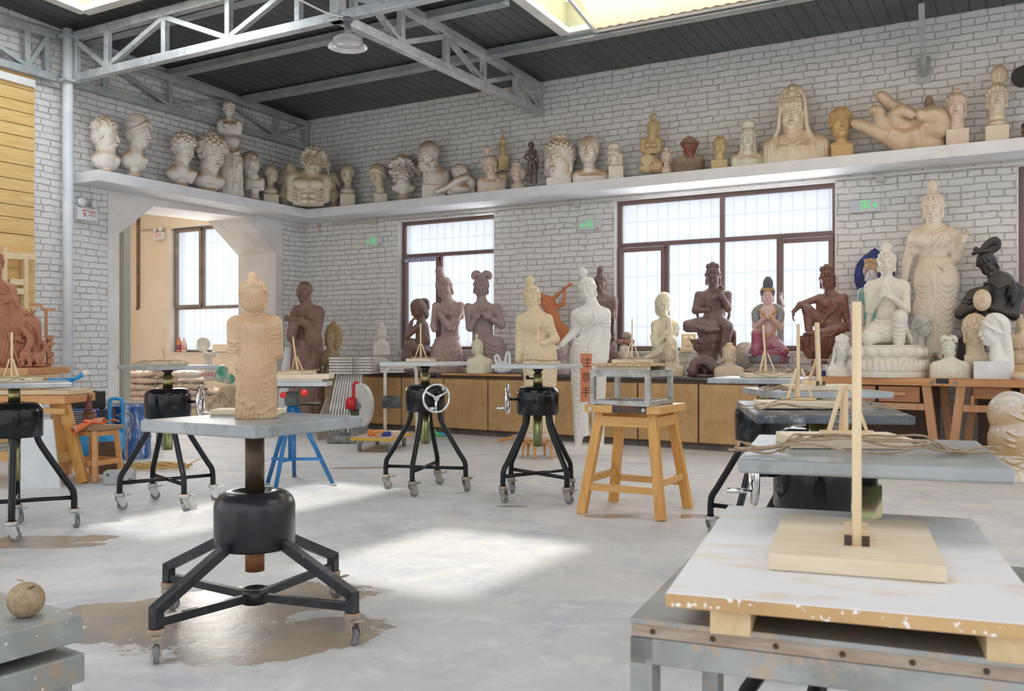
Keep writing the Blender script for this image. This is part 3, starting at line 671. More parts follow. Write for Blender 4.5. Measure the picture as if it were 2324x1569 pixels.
truss('roof truss fixed along the left brick wall above the shelf', (-10.66, 7.3), (-10.66, 11.68), 4.58, 5.05, fr([7.8, 8.85, 9.9, 10.94, 11.6], 7.3, 11.68), False, .09, M_STEELD, 4.96)
truss('roof truss left of the column above the wooden planks', (-10.66, 7.1), (-10.66, 2.4), 4.58, 5.1, fr([7.0, 6.75, 5.7, 4.6, 3.5], 7.1, 2.4), False, .09, M_STEELD)
t = thing('roof_bracket', 'steel bracket bar on the back wall near the right edge', 'bracket'); MB().bar((-1.23, 11.66, 4.40), (-1.19, 11.08, 5.04), .06, .09).build('bar', M_STEELD, t); MB().box((-1.23, 11.69, 4.45), (.14, .03, .3)).build('wall_plate', M_STEELD, t)
t = thing('steel_column', 'white painted round steel column at the left brick wall', 'column', (-10.56, 7.22, 0))
mb = MB(); mb.cyl((0, 0, 0), (0, 0, 5.2), .062, n=24); mb.build('pipe', mat('column_paint', (.62, .66, .72), (.80, .81, .82), 2, .5), t)
for z in (4.55, 5.1): MB().box((0, 0, z), (.2, .2, .03)).build('flange', M_STEEL, t)
# ---------------------------------------------------------------- windows
def window(n, x0, x1, z0, z1, vs, ztr, cas, m, Y=YB + .14, w=.055, low=None):
    t = tag(thing('window_%d' % n, None, None), kind='structure'); f = MB()
    def fb(ax, az, bx, bz, ww=w, y=0): f.bar((ax, Y + y, az), (bx, Y + y, bz), ww, .07 if ax == bx else .074, up=(0, 1, 0))
    h = w / 2
    fb(x0, z0 + h, x1, z0 + h); fb(x0, z1 - h, x1, z1 - h); fb(x0 + h, z0, x0 + h, z1); fb(x1 - h, z0, x1 - h, z1); fb(x0, ztr, x1, ztr)
    for x, a, b in vs: fb(x, z0 if a else ztr, x, z1 if b else ztr)
    for c0, c1, c2, c3 in cas:
        fb(c0 + h, c2, c0 + h, c3, w, -.03); fb(c1 - h, c2, c1 - h, c3, w, -.03); fb(c0, c2 + h, c1, c2 + h, w, -.03); fb(c0, c3 - h, c1, c3 - h, w, -.03)
    f.build('window_frame', m, t, .004)
    p = MB(); p.box(((x0 + x1) / 2, Y + .01, (z0 + z1) / 2), (x1 - x0 - .02, .006, z1 - z0 - .02)); p.build('glass', M_PANE, t)
    g = MB(); k = int((x1 - x0) / .155)
    for i in range(1, k + 1): x = x0 + (x1 - x0) * i / (k + 1); g.cyl((x, Y + .3, z0 - .1), (x, Y + .3, z1 + .1), .011, n=6)
    for z in (z0 + .35, z0 + 1.05, z1 - .25): g.bar((x0, Y + .3, z), (x1, Y + .3, z), .02)
    g.build('security_bars', M_BARS, t)
    r = MB()
    for (c, d) in ((((x0 + x1) / 2, YB + .17, z0 - .005), (x1 - x0, .37, .03)), (((x0 + x1) / 2, YB + .17, z1 + .004), (x1 - x0, .35, .012)), ((x0 - .004, YB + .17, (z0 + z1) / 2), (.012, .35, z1 - z0)), ((x1 + .004, YB + .17, (z0 + z1) / 2), (.012, .35, z1 - z0))): r.box(c, d)
    r.build('window_reveal', M_PLASTER, t); return t
def xw(u, Y=YB + .14): return onY(u, 0, Y).x
t = window(1, *WIN[0], [(xw(1001), 1, 0)], 2.68, [(xw(921), xw(1001), 1.2, 2.64)], M_FRAME)
M_LABEL = mat('blue_printed_tape', (.75, .76, .80), (.12, .12, .45), 60, .5, lo=.48, hi=.52)
MB().bar((xw(924), YB + .065, 2.605), (xw(996), YB + .065, 2.605), .05, .003, up=(0, 1, 0)).build('printed_tape', M_LABEL, t)
t = window(2, *WIN[1], [(xw(1640), 1, 1), (xw(1514), 1, 0), (xw(1769), 1, 0)], 2.64, [(xw(1408), xw(1512), 1.2, 2.6), (xw(1769), xw(1893), 1.2, 2.6)], M_FRAME)
mb = MB(); hp = onY(1772, 672, YB + .05); mb.box(hp, (.035, .03, .09)); mb.bar(hp + Vector((0, -.02, -.0)), hp + Vector((.06, -.06, -.15)), .025); mb.build('window_handle', mat('bronze_handle', (.32, .27, .24), None, rough=.35), t)
window(3, *WIN[2], [(1.0, 1, 1)], 2.64, [], M_FRAME)
window(4, *SW[0], [(xw(463), 0, 1)], 1.98, [(xw(401), xw(462), 1.98, 3.44)], M_FRAME2)
# ---------------------------------------------------------------- ledge, conduit, boxes, signs
mb = MB(); rnd = random.Random(3)
poly = [(-10.76, 7.39), (-10.2, 7.39), (-10.2, 11.15), (6, 11.15), (6, 11.70), (-10.76, 11.70)]
mb.prism(poly, 3.31, 3.45, lambda a, b, t: (a, b, t))
tag(mb.build('concrete_shelf', M_SHELF, None, .008), 'long white concrete shelf high on the brick walls turning the corner', 'shelf')
mb = MB(); mb.cyl((-10.1, 11.66, 3.27), (6, 11.66, 3.27), .012, n=8); tag(mb.build('wall_conduit', M_PLASTER), 'thin white conduit pipe on the brick wall under the shelf', 'pipe')
M_SIGN = mat('sign_grey', (.60, .62, .64), None, rough=.5); M_GREEN = emis('exit_green', (.16, .85, .28), .25)
def pict_run(mb, x, z, s, y, flip=1, up=(0, 1, 0)):
    """running man of short bars"""
    def b(x0, z0, x1, z1, w=.13): mb.bar((x + flip * x0 * s, y, z + z0 * s), (x + flip * x1 * s, y, z + z1 * s), w * s, .002, up=(0, 1, 0))
    mb.lathe([(0, 0), (.12 * s, 0), (.12 * s, .002), (0, .002)], (x + flip * -.14 * s, y, z + .38 * s), 12, (0, -1, 0))
    b(-.1, .25, .08, -.08, .17); b(-.08, .22, -.32, .12, .09); b(-.32, .12, -.38, -.0, .08); b(0, .22, .22, .2, .09); b(.22, .2, .3, .05, .08); b(.06, -.06, -.12, -.28, .12); b(-.12, -.28, -.2, -.48, .1); b(.08, -.08, .26, -.26, .11); b(.26, -.26, .48, -.24, .1)
for i, (u, v, wpx, right) in enumerate(((849, 548, 48, 0), (1338, 511, 60, 0), (1964, 468, 86, 1))):
    c = onY(u, v, YB - .02); wd = onY(u + wpx / 2, v, YB).x - onY(u - wpx / 2, v, YB).x; wd = .345
    t = thing('exit_sign', ['grey exit sign with green left arrow beside the small window', 'grey exit sign with green left arrow between the two windows', 'grey exit sign with green right arrow right of the large window'][i], 'sign', c, group='green exit signs on the brick wall')
    MB().box((0, 0, 0), (wd, .03, .145)).build('sign_box', M_SIGN, t, .004)
    g = MB(); y = -.018
    for q in ((-.045, -.05, -.045, .055), (.045, -.05, .045, .055), (-.05, .055, .05, .055)): g.bar((q[0], y, q[1]), (q[2], y, q[3]), .009, .002, up=(0, 1, 0))
    s = -1 if not right else 1; pict_run(g, 0, 0, .085, y, 1 if not right else 1)
    g.bar((s * .075, y, 0), (s * .125, y, 0), .014, .002, up=(0, 1, 0)); g.bar((s * .135, y, 0), (s * .105, y, .026), .012, .002, up=(0, 1, 0)); g.bar((s * .135, y, 0), (s * .105, y, -.026), .012, .002, up=(0, 1, 0))
    g.build('green_symbols', M_GREEN, t)
    if not right:
        MB().box((.10, y, -.055), (.022, .002, .016)).build('orange_mark', mat('orange_mark', (.8, .45, .03)), t); MB().box((.127, y, -.055), (.024, .002, .016)).build('red_mark', mat('dark_red_mark', (.35, .01, .01)), t)
for i, (u, v) in enumerate(((850, 502), (1309, 463), (1998, 405))):
    c = onY(u, v, YB - .03); t = thing('junction_box', ['grey junction box above the exit sign beside the small window', 'grey junction box above the exit sign between the windows', 'grey junction box above the exit sign right of the large window'][i], 'junction box', c, group='junction boxes under the shelf')
    MB().box((0, 0, 0), (.09, .06, .09)).build('box', mat('box_grey', (.55, .53, .48)), t, .004)
    mb = MB(); mb.tube(spline([(.02, -.01, -.045), (.03, .01, -.12), (0, .02, -.22)], 5), .004, 6); mb.build('cable', M_WHITEP, t)
M_LAMPW = mat('lamp_white', (.72, .74, .77), None, rough=.35); M_RED = mat('red_print', (.75, .07, .04))
def emergency(label, c, rz, k=1.0):
    t = thing('emergency_light', label, 'emergency light', c, rz, 'twin headed emergency lights')
    MB().box((0, 0, 0), (.30 * k, .07, .16 * k)).build('battery_box', M_LAMPW, t, .008)
    for s in (-1, 1):
        x = s * .09 * k; h = MB().lathe([(0, -.03), (.03 * k, -.03), (.052 * k, 0), (.056 * k, .02), (.05 * k, .028), (0, .028)], (x, -.03, .145 * k), 20, (s * .25, -1, -.1)).build('lamp_head', M_LAMPW, t)
        MB().cyl((x, -.0, .08 * k), (x, -.02, .12 * k), .008, n=8).build('stalk', mat('dark_plastic', (.12, .12, .12)), h)
    g = MB(); pict_run(g, -.05 * k, -.01 * k, .065 * k, -.037, 1)
    for r in range(3): g.box((.055 * k, -.037, (.042 - .013 * r) * k), ((.12 - .03 * r) * k, .002, .005 * k))
    for q in range(4): g.box(((.015 + .028 * q) * k, -.037, -.012 * k), (.012 * k, .002, .012 * k))
    g.box((-.05 * k, -.037, .042 * k), (.07 * k, .002, .012 * k)); g.build('red_print', M_RED, t)
emergency('white twin emergency light on the brick pier left of the doorway', onX(196, 487, XL + .04), PI / 2)
emergency('white twin emergency light on the peach wall inside the doorway', onY(362, 536, YB - .04), 0, .85)
mb = MB(); P0 = onY(313, 490, YB - .03); P1 = onY(313, 698, YB - .03); mb.tube([P1 + Vector((-.03, 0, -.03)), P1, P0, P0 + Vector((0, 0, .3))], .028, 8)
tag(mb.build('drain_pipe', mat('rusty_pipe', (.16, .10, .07), (.28, .17, .1), 6)), 'dark rusty pipe down the peach wall behind the doorway', 'pipe')
mb = MB(); a = onY(320, 523, YB - .02); b2 = onY(375, 519, YB - .02); mb.cyl(a, b2, .012, n=8); tag(mb.build('cable_conduit', mat('box_grey', (.55, .53, .48))), 'short conduit from the pipe to the emergency light', 'pipe')
# roller door strip at the left of the alcove
t = thing('roller_shutter', 'pale slatted roller shutter just inside the left of the doorway', 'shutter', (-11.9, 8.35, 0))
mb = MB()
for i in range(26): mb.lathe([(0, 0), (.05, 0), (.05, 1.0), (0, 1.0)], (-1.35, .9, 1.45 + i * .085), 8, (1, .0, 0))
mb.build('slats', mat('slat_white', (.66, .60, .54)), t)
MB().box((-.27, .9, 1.95), (.16, .12, 3.9)).build('guide_post', mat('green_grey_post', (.46, .50, .44), (.52, .54, .47), 2), t)
MB().box((-.85, .92, .72), (1.0, .04, 1.44)).build('lower_board', mat('red_brown_board', (.40, .20, .13)), t)
# ---------------------------------------------------------------- planks on the left wall
M_PLANK = wood('yellow_planks', (.66, .42, .15), (.78, .54, .24), 1.0, 1, .55); M_PLANKG = mat('plank_gap', (.16, .09, .03))
t = thing('plank_panel', 'yellow pine plank panel nailed to the brick wall at the left edge', 'panel', (0, 0, 0))
yr = onX(78, 0, XL + .05).y; z = .1; rnd = random.Random(5); i = 0
MB().box((XL + .02, yr - 1.6, 2.2), (.03, 3.2, 4.2)).build('backing', M_PLANKG, t)
while z < 4.42:
    h = rnd.uniform(.13, .2); y1 = yr - rnd.uniform(0, .012)
    MB().box((XL + .05, y1 - 1.6, z + h / 2), (.03, 3.2, h - .008), rotz(0)).build('plank', M_PLANK, t, .003); z += h
mb = MB(); mb.bar((XL + .08, yr - .02, 4.44), (XL + .08, yr - 3, 4.44 + .05), .05, .09); mb.build('top_strip', M_WHITEP, t)
M_WOODL = wood('pale_pine', (.68, .50, .28), (.76, .60, .37), 1.2, 2, .55); M_WOODX = wood('pale_pine_flat', (.70, .54, .32), (.80, .66, .44), 1.2, 0, .55)
t = thing('wooden_frame_rack', 'open pine frame rack standing behind the terracotta seated figure', 'rack', (0, 0, 0))
def XP(u, v, X=XL + .28): return onX(u, v, X)
for a, b in (((8, 560), (8, 760)), ((56, 588), (56, 700))): MB().bar(XP(*a), XP(*b), .07, .05).build('upright', M_WOODL, t)
for a, b in (((0, 580), (80, 584)), ((20, 640), (60, 641)), ((20, 661), (60, 662))): MB().bar(XP(*a), XP(*b), .05, .07).build('crosspiece', M_WOODX, t)
MB().box(XP(30, 640, XL + .2), (.02, .5, 1.1)).build('back_board', M_PLANK, t)
# ---------------------------------------------------------------- modelling stands
M_ENAMEL = mat('black_enamel', (.006, .007, .010), None, rough=.13, coat=.15)
M_BLKLEG = mat('black_tube_paint', (.008, .009, .012), None, rough=.25, coat=.0, specks=((.6, .6, .58), .74))
M_BLKWORN = mat('worn_black_paint', (.014, .017, .022), (.03, .035, .04), 5, .34, specks=((.35, .3, .25), .70), coat=.1)
M_BRASS = mat('zinc_brass', (.38, .30, .10), (.30, .38, .18), 7, .28, .9, c3=(.42, .26, .24))
M_RUSTCOL = mat('dark_rusty_tube', (.07, .058, .036), (.12, .075, .04), 5, .42, .5)
M_TOPZ = mat('worn_zinc_top', (.28, .30, .31), (.41, .43, .44), 2.2, .4, .3, c3=(.22, .24, .24), bmp=.002)
M_TOPD = mat('dirty_dark_top', (.12, .13, .15), (.06, .065, .075), 6, .4, .2, c3=(.40, .42, .44), bmp=.002)
M_TOPW = mat('painted_pale_top', (.58, .60, .60), (.50, .52, .52), 4, .5, .1, specks=((.35, .33, .30), .72))
M_CAST = mat('caster_grey', (.58, .60, .60), (.42, .42, .40), 9, .45, .3); M_CASTD = mat('caster_dirty', (.30, .28, .24), (.42, .38, .33), 9, .7, .1)
M_RUST = mat('rust', (.42, .17, .06), (.55, .28, .14), 20, .8); M_TYRE = mat('grey_rubber', (.16, .16, .17), (.30, .30, .30), 12, .6)
M_CHROME = mat('polished_aluminium', (.80, .80, .80), None, rough=.18, metal=1.0)
M_PINE = wood('pine_board', (.78, .64, .44), (.86, .74, .56), 1.0, 0, .55); M_STICK = wood('pine_stick', (.72, .54, .32), (.80, .64, .42), 1.0, 2, .55)
M_DARKEND = mat('dark_stained_end', (.06, .035, .02)); M_TWINE = mat('jute_twine', (.36, .25, .15), (.48, .36, .24), 60, .85)
def caster(t, x, y, ang, m, s=1.0):
    """swivel caster; the wheel trails in direction ang, brake pedal on the other side"""
    d = Vector((math.cos(ang), math.sin(ang), 0)); n = Vector((-d.y, d.x, 0)); c = Vector((x, y, 0)); r = .037 * s; ax = c + d * .02 * s + Vector((0, 0, r))
    f = MB(); f.lathe([(0, .128 * s), (.036 * s, .128 * s), (.036 * s, .108 * s), (.02 * s, .10 * s), (0, .10 * s)], c, 16)
    for k in (-1, 1): f.prism([(-.028 * s, .105 * s), (.03 * s, .105 * s), (.045 * s, .05 * s), (.03 * s, .02 * s), (.005 * s, .028 * s), (-.03 * s, .085 * s)], k * .016 * s, k * .019 * s, lambda a, b, q: c + d * a + n * q + Vector((0, 0, b)))
    o = f.build('caster', m, t, .001)
    w_ = MB().lathe([(0, -.011 * s), (r * .8, -.012 * s), (r, -.008 * s), (r, .008 * s), (r * .8, .012 * s), (0, .011 * s)], ax, 20, n); w_.build('wheel', M_TYRE, o)
    MB().lathe([(0, -.0135 * s), (r * .35, -.0135 * s), (r * .35, .0135 * s), (0, .0135 * s)], ax, 12, n).build('hub', M_CAST, o)
    MB().lathe([(.03 * s, .131 * s), (.033 * s, .131 * s), (.033 * s, .122 * s), (.03 * s, .122 * s)], c, 16).build('collar', M_RUST, o)
    b = MB(); b.bar(c + d * .03 * s + Vector((0, 0, .098 * s)), c + d * .085 * s + Vector((0, 0, .112 * s)), .03 * s, .005); b.bar(c + d * .075 * s - n * .02 * s + Vector((0, 0, .113 * s)), c + d * .075 * s + n * .02 * s + Vector((0, 0, .113 * s)), .022 * s, .005); b.build('brake_pedal', m, o)
def handwheel(t, ang, z, r=.115, r0=.172):
    d = Vector((math.cos(ang), math.sin(ang), 0)); n = Vector((-d.y, d.x, 0)); c = d * (r0 + .075) + Vector((0, 0, z)); Z = Vector((0, 0, 1))
    mb = MB(); mb.tube([c + (n * math.cos(a) + Z * math.sin(a)) * r for a in np.linspace(0, 2 * PI, 41)[:-1]], .011, 10, closed=True)
    for k in range(3): a = .5 + k * 2 * PI / 3; mb.tube([c - d * .012, c + (n * math.cos(a) + Z * math.sin(a)) * r * .96], [.013, .009], 8)
    mb.cyl(c - d * .02, c + d * .012, .022, n=20); o = mb.build('hand_wheel', M_CHROME, t)
    a = -2.3; p = c + (n * math.cos(a) + Z * math.sin(a)) * r * .9; MB().tube([p, p + d * .02, p + d * .025, p + d * .1], [.006, .006, .011, .012], 10).build('handle', M_CHROME, o)
    MB().cyl(d * (r0 - .01) + Vector((0, 0, z)), c, .011, n=10).build('shaft', M_ENAMEL, t)
def top_slab(t, sz, ang, z, m, th=.032, tilt=0, off=(0, 0)):
    mb = MB(); mb.box((0, 0, -th / 2), (sz[0], sz[1], th)); o = mb.build('table_top', m, t, .006, (off[0], off[1], z)); o.rotation_euler = (tilt, 0, ang); return o
def stand(label, d, lat, zt, top_ang, leg_ang, top=.56, m_top=M_TOPZ, m_cast=M_CAST, wheel=None, rust=M_RUST, low=.42, cang=0.4, tilt=0, drum=.92, knob=None, ch=.09):
    t = thing('modelling_stand', label, 'modelling stand', G(d, lat, 0), YAW, 'black tube modelling stands on casters')
    for k in range(4):
        a = leg_ang + k * PI / 2; c, s = math.cos(a), math.sin(a)
        path = spline([(c * r, s * r, z) for r, z in ((.125, .72), (.132, .64), (.16, .56), (.30, .33), (.345, .26), (.355, .2), (.356, .131))], 4)
        MB().tube(path, .021, 12).build('leg', M_BLKLEG, t); caster(t, c * .356, s * .356, cang + k * .25, m_cast)
    for k in range(2):
        a = leg_ang + k * PI / 2; c, s = math.cos(a), math.sin(a); MB().cyl((c * .352, s * .352, .205 - .004 * k), (-c * .352, -s * .352, .205 - .004 * k), .0145, n=10).build('crossbar', M_BLKLEG, t)
    z0 = drum - .24; R = .172
    MB().lathe([(0, z0), (R - .004, z0), (R, z0 + .006), (R, z0 + .14)] + [(R - .06 + .06 * math.cos(q), z0 + .165 + .06 * math.sin(q)) for q in np.linspace(0, PI / 2, 8)] + [(.07, z0 + .228), (.06, z0 + .22), (0, z0 + .22)], n=48).build('gear_housing', M_ENAMEL, t)
    MB().lathe([(0, drum - .02), (.038, drum - .02), (.038, drum + ch), (0, drum + ch)], n=8).build('column', M_BRASS, t)
    MB().lathe([(0, drum + ch - .005), (.026, drum + ch - .005), (.026, max(zt - .075, drum + ch + .01)), (.05, zt - .032), (0, zt - .032)], n=20).build('neck', M_ENAMEL, t)
    mb = MB(); mb.cyl((0, 0, z0 + .01), (0, 0, low), .037, n=20)
    for i in range(int((z0 - low) / .012)): mb.box((.037 * math.cos(top_ang + 2), .037 * math.sin(top_ang + 2), low + .008 + i * .012), (.012, .012, .006), rotz(top_ang + 2))
    mb.build('screw_rack', M_BRASS, t)
    if knob is not None:
        mb = MB(); c, s = math.cos(knob), math.sin(knob); mb.cyl((c * .03, s * .03, drum + .05), (c * .075, s * .075, drum + .05), .007, n=8); mb.ball((c * .085, s * .085, drum + .058), (.016, .01, .018)); mb.build('clamp_knob', M_ENAMEL, t)
    if wheel is not None: handwheel(t, wheel, drum - .12)
    top_slab(t, (top, top), top_ang, zt, m_top, tilt=tilt); return t
def G(d, lat, z=0): return Vector((-.5 * d + .8660254 * lat, .8660254 * d + .5 * lat, z))
# local frame of a stand: x = image right, y = away from the camera
stand('modelling stand cut off by the left edge, with a zinc top', 6.1, -3.28, .99, .5, .45, wheel=None, top=.66, cang=-.6, low=.34, drum=.87, m_cast=M_CAST)
stand('modelling stand in front of the flour sacks and doorway', 7.15, -2.66, 1.083, PI / 4, .68, wheel=.1, cang=.3, low=.43)
stand('modelling stand with chrome hand wheel facing the front, left of the two central stands', 7.9, -.74, 1.10, -.46, 1.36, m_top=M_TOPW, m_cast=M_CASTD, wheel=-1.1, cang=.2, knob=.2, low=.40)
stand('modelling stand with its hand wheel turned to the left, in front of the cream statue', 7.5, .21, 1.085, 1.11, .66, m_top=M_TOPW, m_cast=M_CASTD, wheel=PI - .1, cang=-1.3, knob=PI, low=.42)
stand('farthest modelling stand of the right hand row, before the cabinets', 5.75, 1.56, 1.03, 1.11, .9, wheel=None, drum=.88, knob=2.6)
stand('modelling stand of the right hand row with the pole braced by black ended blocks', 4.6, 1.50, 1.005, .03, .6, drum=.83, wheel=None)
stand('modelling stand with a dirty dark top and hand wheel at the left', 3.62, 1.20, .975, -.12, .85, m_top=M_TOPD, drum=.83, wheel=PI - .15, tilt=.04, low=.5)
stand('nearest modelling stand of the right hand row with thick grey top', 2.27, .87, .957, -.34, .75, drum=.70, ch=.17, low=.38, tilt=.015)
# the square-legged stand in the foreground
t = thing('modelling_stand', 'large black stand with straight square legs carrying the statue seen from behind', 'modelling stand', G(4.03, -1.12, 0), YAW)
la = 1.08
for k in range(4):
    a = la + k * PI / 2; c, s = math.cos(a), math.sin(a); mb = MB(); tn = (-s, c, 0)
    P1, P2, P3 = Vector((c * .10, s * .10, .40)), Vector((c * .53, s * .53, .20)), Vector((c * .53, s * .53, .128))
    mb.bar(P1, P2 + (P2 - P1).normalized() * .012, .042, .042, up=(0, 0, 1)); mb.bar(P2 + Vector((0, 0, .012)), P3, .042, .042, up=(c, s, 0)); mb.build('leg', M_BLKWORN, t, .003)
    MB().bar((c * .05, s * .05, .13), (c * .515, s * .515, .15), .03, .034).build('brace', M_BLKWORN, t, .002)
    caster(t, c * .53, s * .53, (-.5, -.3, -1.2, -1.0)[k], mat('rusty_caster', (.40, .30, .22), (.50, .42, .36), 9, .7, .2), .98)
MB().lathe([(.045, .10), (.055, .10), (.055, .165), (.045, .165), (.045, .10)], n=28).build('centre_ring', M_BLKWORN, t)
R = .172; MB().lathe([(0, .345), (R - .006, .345), (R, .355), (R, .50)] + [(R - .07 + .07 * math.cos(q), .52 + .07 * math.sin(q)) for q in np.linspace(0, PI / 2, 9)] + [(.075, .588), (.06, .575), (0, .575)], n=56).build('gear_housing', mat('scuffed_black', (.012, .014, .018), (.02, .022, .028), 4, .33, specks=((.4, .4, .4), .765), coat=.15), t)
MB().cyl((0, 0, .24), (0, 0, .36), .041, n=32).build('screw_end', mat('brown_rust', (.22, .09, .04), (.32, .14, .06), 8, .5, .5), t)
MB().cyl((0, 0, .57), (0, 0, .87), .041, n=32).build('column', M_RUSTCOL, t)
o = top_slab(t, (.66, .66), PI / 4 + .27, .905, M_TOPZ, .05)
# ---------------------------------------------------------------- wooden armatures and twine
def armature(label, pos, rz, bw=.30, bd=.20, bh=.026, ph=.30, kind='tripod', lean=0, dx=0, n=3, st=.011, group='wooden armatures on boards'):
    t = thing('wooden_armature', label, 'armature', pos, rz, group)
    MB().box((0, 0, bh / 2), (bw, bd, bh)).build('base_board', M_PINE, t, .0015); z = bh
    if kind == 'tripod':
        MB().box((dx, -.01, z + .006), (.13, .018, .012)).build('cleat', M_STICK, t)
        MB().bar((dx, 0, z), (dx + lean, 0, z + ph), st).build('pole', M_STICK, t)
        for k in range(n):
            a = (-.045, .0, .05)[k] if n == 3 else -.045 + .09 * k; MB().bar((dx + a, -.014 if k != 1 else .035, z + .008), (dx + a * .22 + lean * .3, -.008 if k != 1 else .008, z + .125), .012, .007).build('brace', M_STICK, t)
    else:
        for s in (-1, 1):
            c = MB().box((dx + s * .016, -.02, z + .010), (.014, .15, .02)).build('side_block', M_STICK, t); MB().box((dx + s * .016, -.0956, z + .010), (.014, .002, .02)).build('dark_end', M_DARKEND, c)
        MB().bar((dx, -.08, z), (dx + lean, -.08, z + ph), .017, .019).build('pole', M_STICK, t)
        MB().bar((dx, .04, z), (dx + lean * .2, -.07, z + .14), .012, .008).build('brace', M_STICK, t)
    return t
def twine(label, pos, rz, L, Wd, zb, seed, n=26, bx=.15, by=.1, bh=.027, r=.0023, loops=2, off=(0, -.06), tail=None):
    rnd = random.Random(seed); pts = []; ph = rnd.uniform(0, 6)
    for i in range(n * loops):
        u = i / (n * loops) * 2 * PI * loops; k = 1 + .25 * math.sin(u * .37 + ph)
        x = off[0] + L * k * math.cos(u) * .5 + rnd.uniform(-.012, .012); y = off[1] + Wd * k * math.sin(u + .4 * math.sin(2 * u)) * .5 + .02 * math.sin(3.1 * u + ph)
        edge = min(bx - abs(x), by - abs(y)); h = bh if edge > -.004 else max(0, bh * (1 + (edge + .004) / .03))
        pts.append((x, y, h + r * 1.2 + abs(rnd.gauss(0, .004)) + .008 * max(0, math.sin(2.3 * u + ph))))
    if tail: pts += [(tail[0] * f, tail[1] * f + .01 * math.sin(f * 9), r * 1.2) for f in (.6, .8, 1.0)]
    mb = MB(); mb.tube(spline(pts, 3), r, 5); o = mb.build('twine', M_TWINE, None, 0, pos, rz); return tag(o, label, 'twine', 'loose twine on the stands')
def on(d, lat, z): return G(d, lat, z)
armature('armature on the stand cut off by the left edge', on(6.05, -3.27, .991), YAW, .34, .14, dx=.0); twine('loose twine beside the armature at the left edge', on(6.0, -3.32, .991), YAW, .34, .10, 0, 1, tail=None)
armature('armature on the stand before the sacks', on(7.2, -2.72, 1.084), YAW, .36, .14); twine('loose twine on the stand before the sacks', on(7.1, -2.68, 1.084), YAW, .32, .1, 0, 2)
armature('armature on the stand with the front facing hand wheel', on(7.9, -.78, 1.101), YAW, .24, .12, lean=-.0); twine('loose twine on the stand with the front facing hand wheel', on(7.85, -.70, 1.101), YAW, .26, .09, 0, 3)
armature('armature on the stand before the cream statue', on(7.5, .24, 1.086), YAW, .30, .14, lean=-.01, dx=-.02); twine('loose twine on the stand before the cream statue', on(7.4, .21, 1.086), YAW, .36, .09, 0, 4)
armature('armature on the farthest stand of the right hand row', on(5.75, 1.58, 1.031), YAW, .30, .14, lean=-.02); twine('loose twine on the farthest stand of the right hand row', on(5.7, 1.62, 1.031), YAW, .28, .1, 0, 5)
armature('armature with dark ended blocks and thin pole', on(4.52, 1.50, 1.006), YAW + .15, .32, .16, kind='block', lean=-.012, dx=-.04); twine('tangled twine left of the dark ended armature', on(4.5, 1.30, 1.006), YAW, .16, .10, 0, 6, off=(0, 0), bx=.0, by=.0, loops=4)
armature('armature on the dirty dark top', on(3.62, 1.13, .976), YAW - .05, .33, .17, ph=.30, dx=-.01); twine('long loose twine over the dirty dark top', on(3.55, 1.17, .976), YAW, .56, .10, 0, 7, off=(-.02, -.07), by=.085, bx=.165)
armature('armature on the thick grey top with tapering braces', on(2.36, .84, .958), YAW - .08, .29, .19, ph=.12, dx=.01); twine('long thick twine on the thick grey top', on(2.22, .82, .958), YAW - .1, .50, .07, 0, 8, off=(0, -.06), r=.0028, by=.095, bx=.145, loops=3)
# ---------------------------------------------------------------- table in the right foreground
t = thing('steel_frame_table', 'grey steel frame table with plywood layer in the right foreground', 'table', (0, 0, 0))
NL = G(1.643, .21, 0); e1 = G(-.384, .923, 0).normalized(); e2 = Vector((-e1.y, e1.x, 0)); LW, LD = .72, .70; zf = .725
def Q(a, b, z): return NL + e1 * a + e2 * b + Vector((0, 0, z))
def slabq(z0, z1, a0, a1, b0, b1):
    mb = MB(); mb.add([Q(a, b, z) for z in (z0, z1) for a, b in ((a0, b0), (a1, b0), (a1, b1), (a0, b1))], [(0, 3, 2, 1), (4, 5, 6, 7), (0, 1, 5, 4), (1, 2, 6, 5), (2, 3, 7, 6), (3, 0, 4, 7)]); return mb
M_STEELR = mat('rusty_grey_steel', (.36, .37, .37), (.25, .26, .25), 7, .5, .35, c3=(.46, .34, .24), specks=((.8, .8, .78), .72))
slabq(zf - .010, zf, 0, LW, 0, LD).build('top_plate', M_STEELR, t, .001)
pw = slabq(zf - .032, zf - .010, .002, LW - .002, .002, LD - .002).build('plywood_layer', wood('plywood_edge', (.30, .22, .16), (.40, .33, .27), 3, 0), t)
for i in range(7): MB().ball(Q(.04 + i * .105, .001, zf - .021), .005, 8).build('nail', M_DARKEND, t)
for (a, b), (c, d_) in (((0, 0), (LW, 0)), ((0, 0), (0, LD)), ((LW, 0), (LW, LD)), ((0, LD), (LW, LD))):
    v = (Q(c, d_, 0) - Q(a, b, 0)).normalized(); n_ = e2 if abs(v.dot(e1)) > .5 else e1
    ins = Q(a, b, 0) + (n_ * .021 if (a, b) == (0, 0) else -n_ * .021); MB().bar(ins + Vector((0, 0, zf - .056)), ins + (Q(c, d_, 0) - Q(a, b, 0)) + Vector((0, 0, zf - .056)), .042, .046).build('rail', M_STEELR, t, .002)
for a in (.022, LW - .022):
    for b in (.022, LD - .022): MB().bar(Q(a, b, .0), Q(a, b, zf - .07), .042).build('leg', M_STEELR, t, .002)
MB().bar(Q(.022, .022, .3), Q(LW - .022, .022, .3), .035).build('stretcher', M_STEELR, t, .002); MB().bar(Q(.022, LD - .022, .3), Q(LW - .022, LD - .022, .3), .035).build('stretcher', M_STEELR, t, .002)
M_ORANGEW = wood('orange_wood', (.60, .27, .09), (.72, .38, .15), .8, 0, .4, specks=((.85, .8, .7), .74))
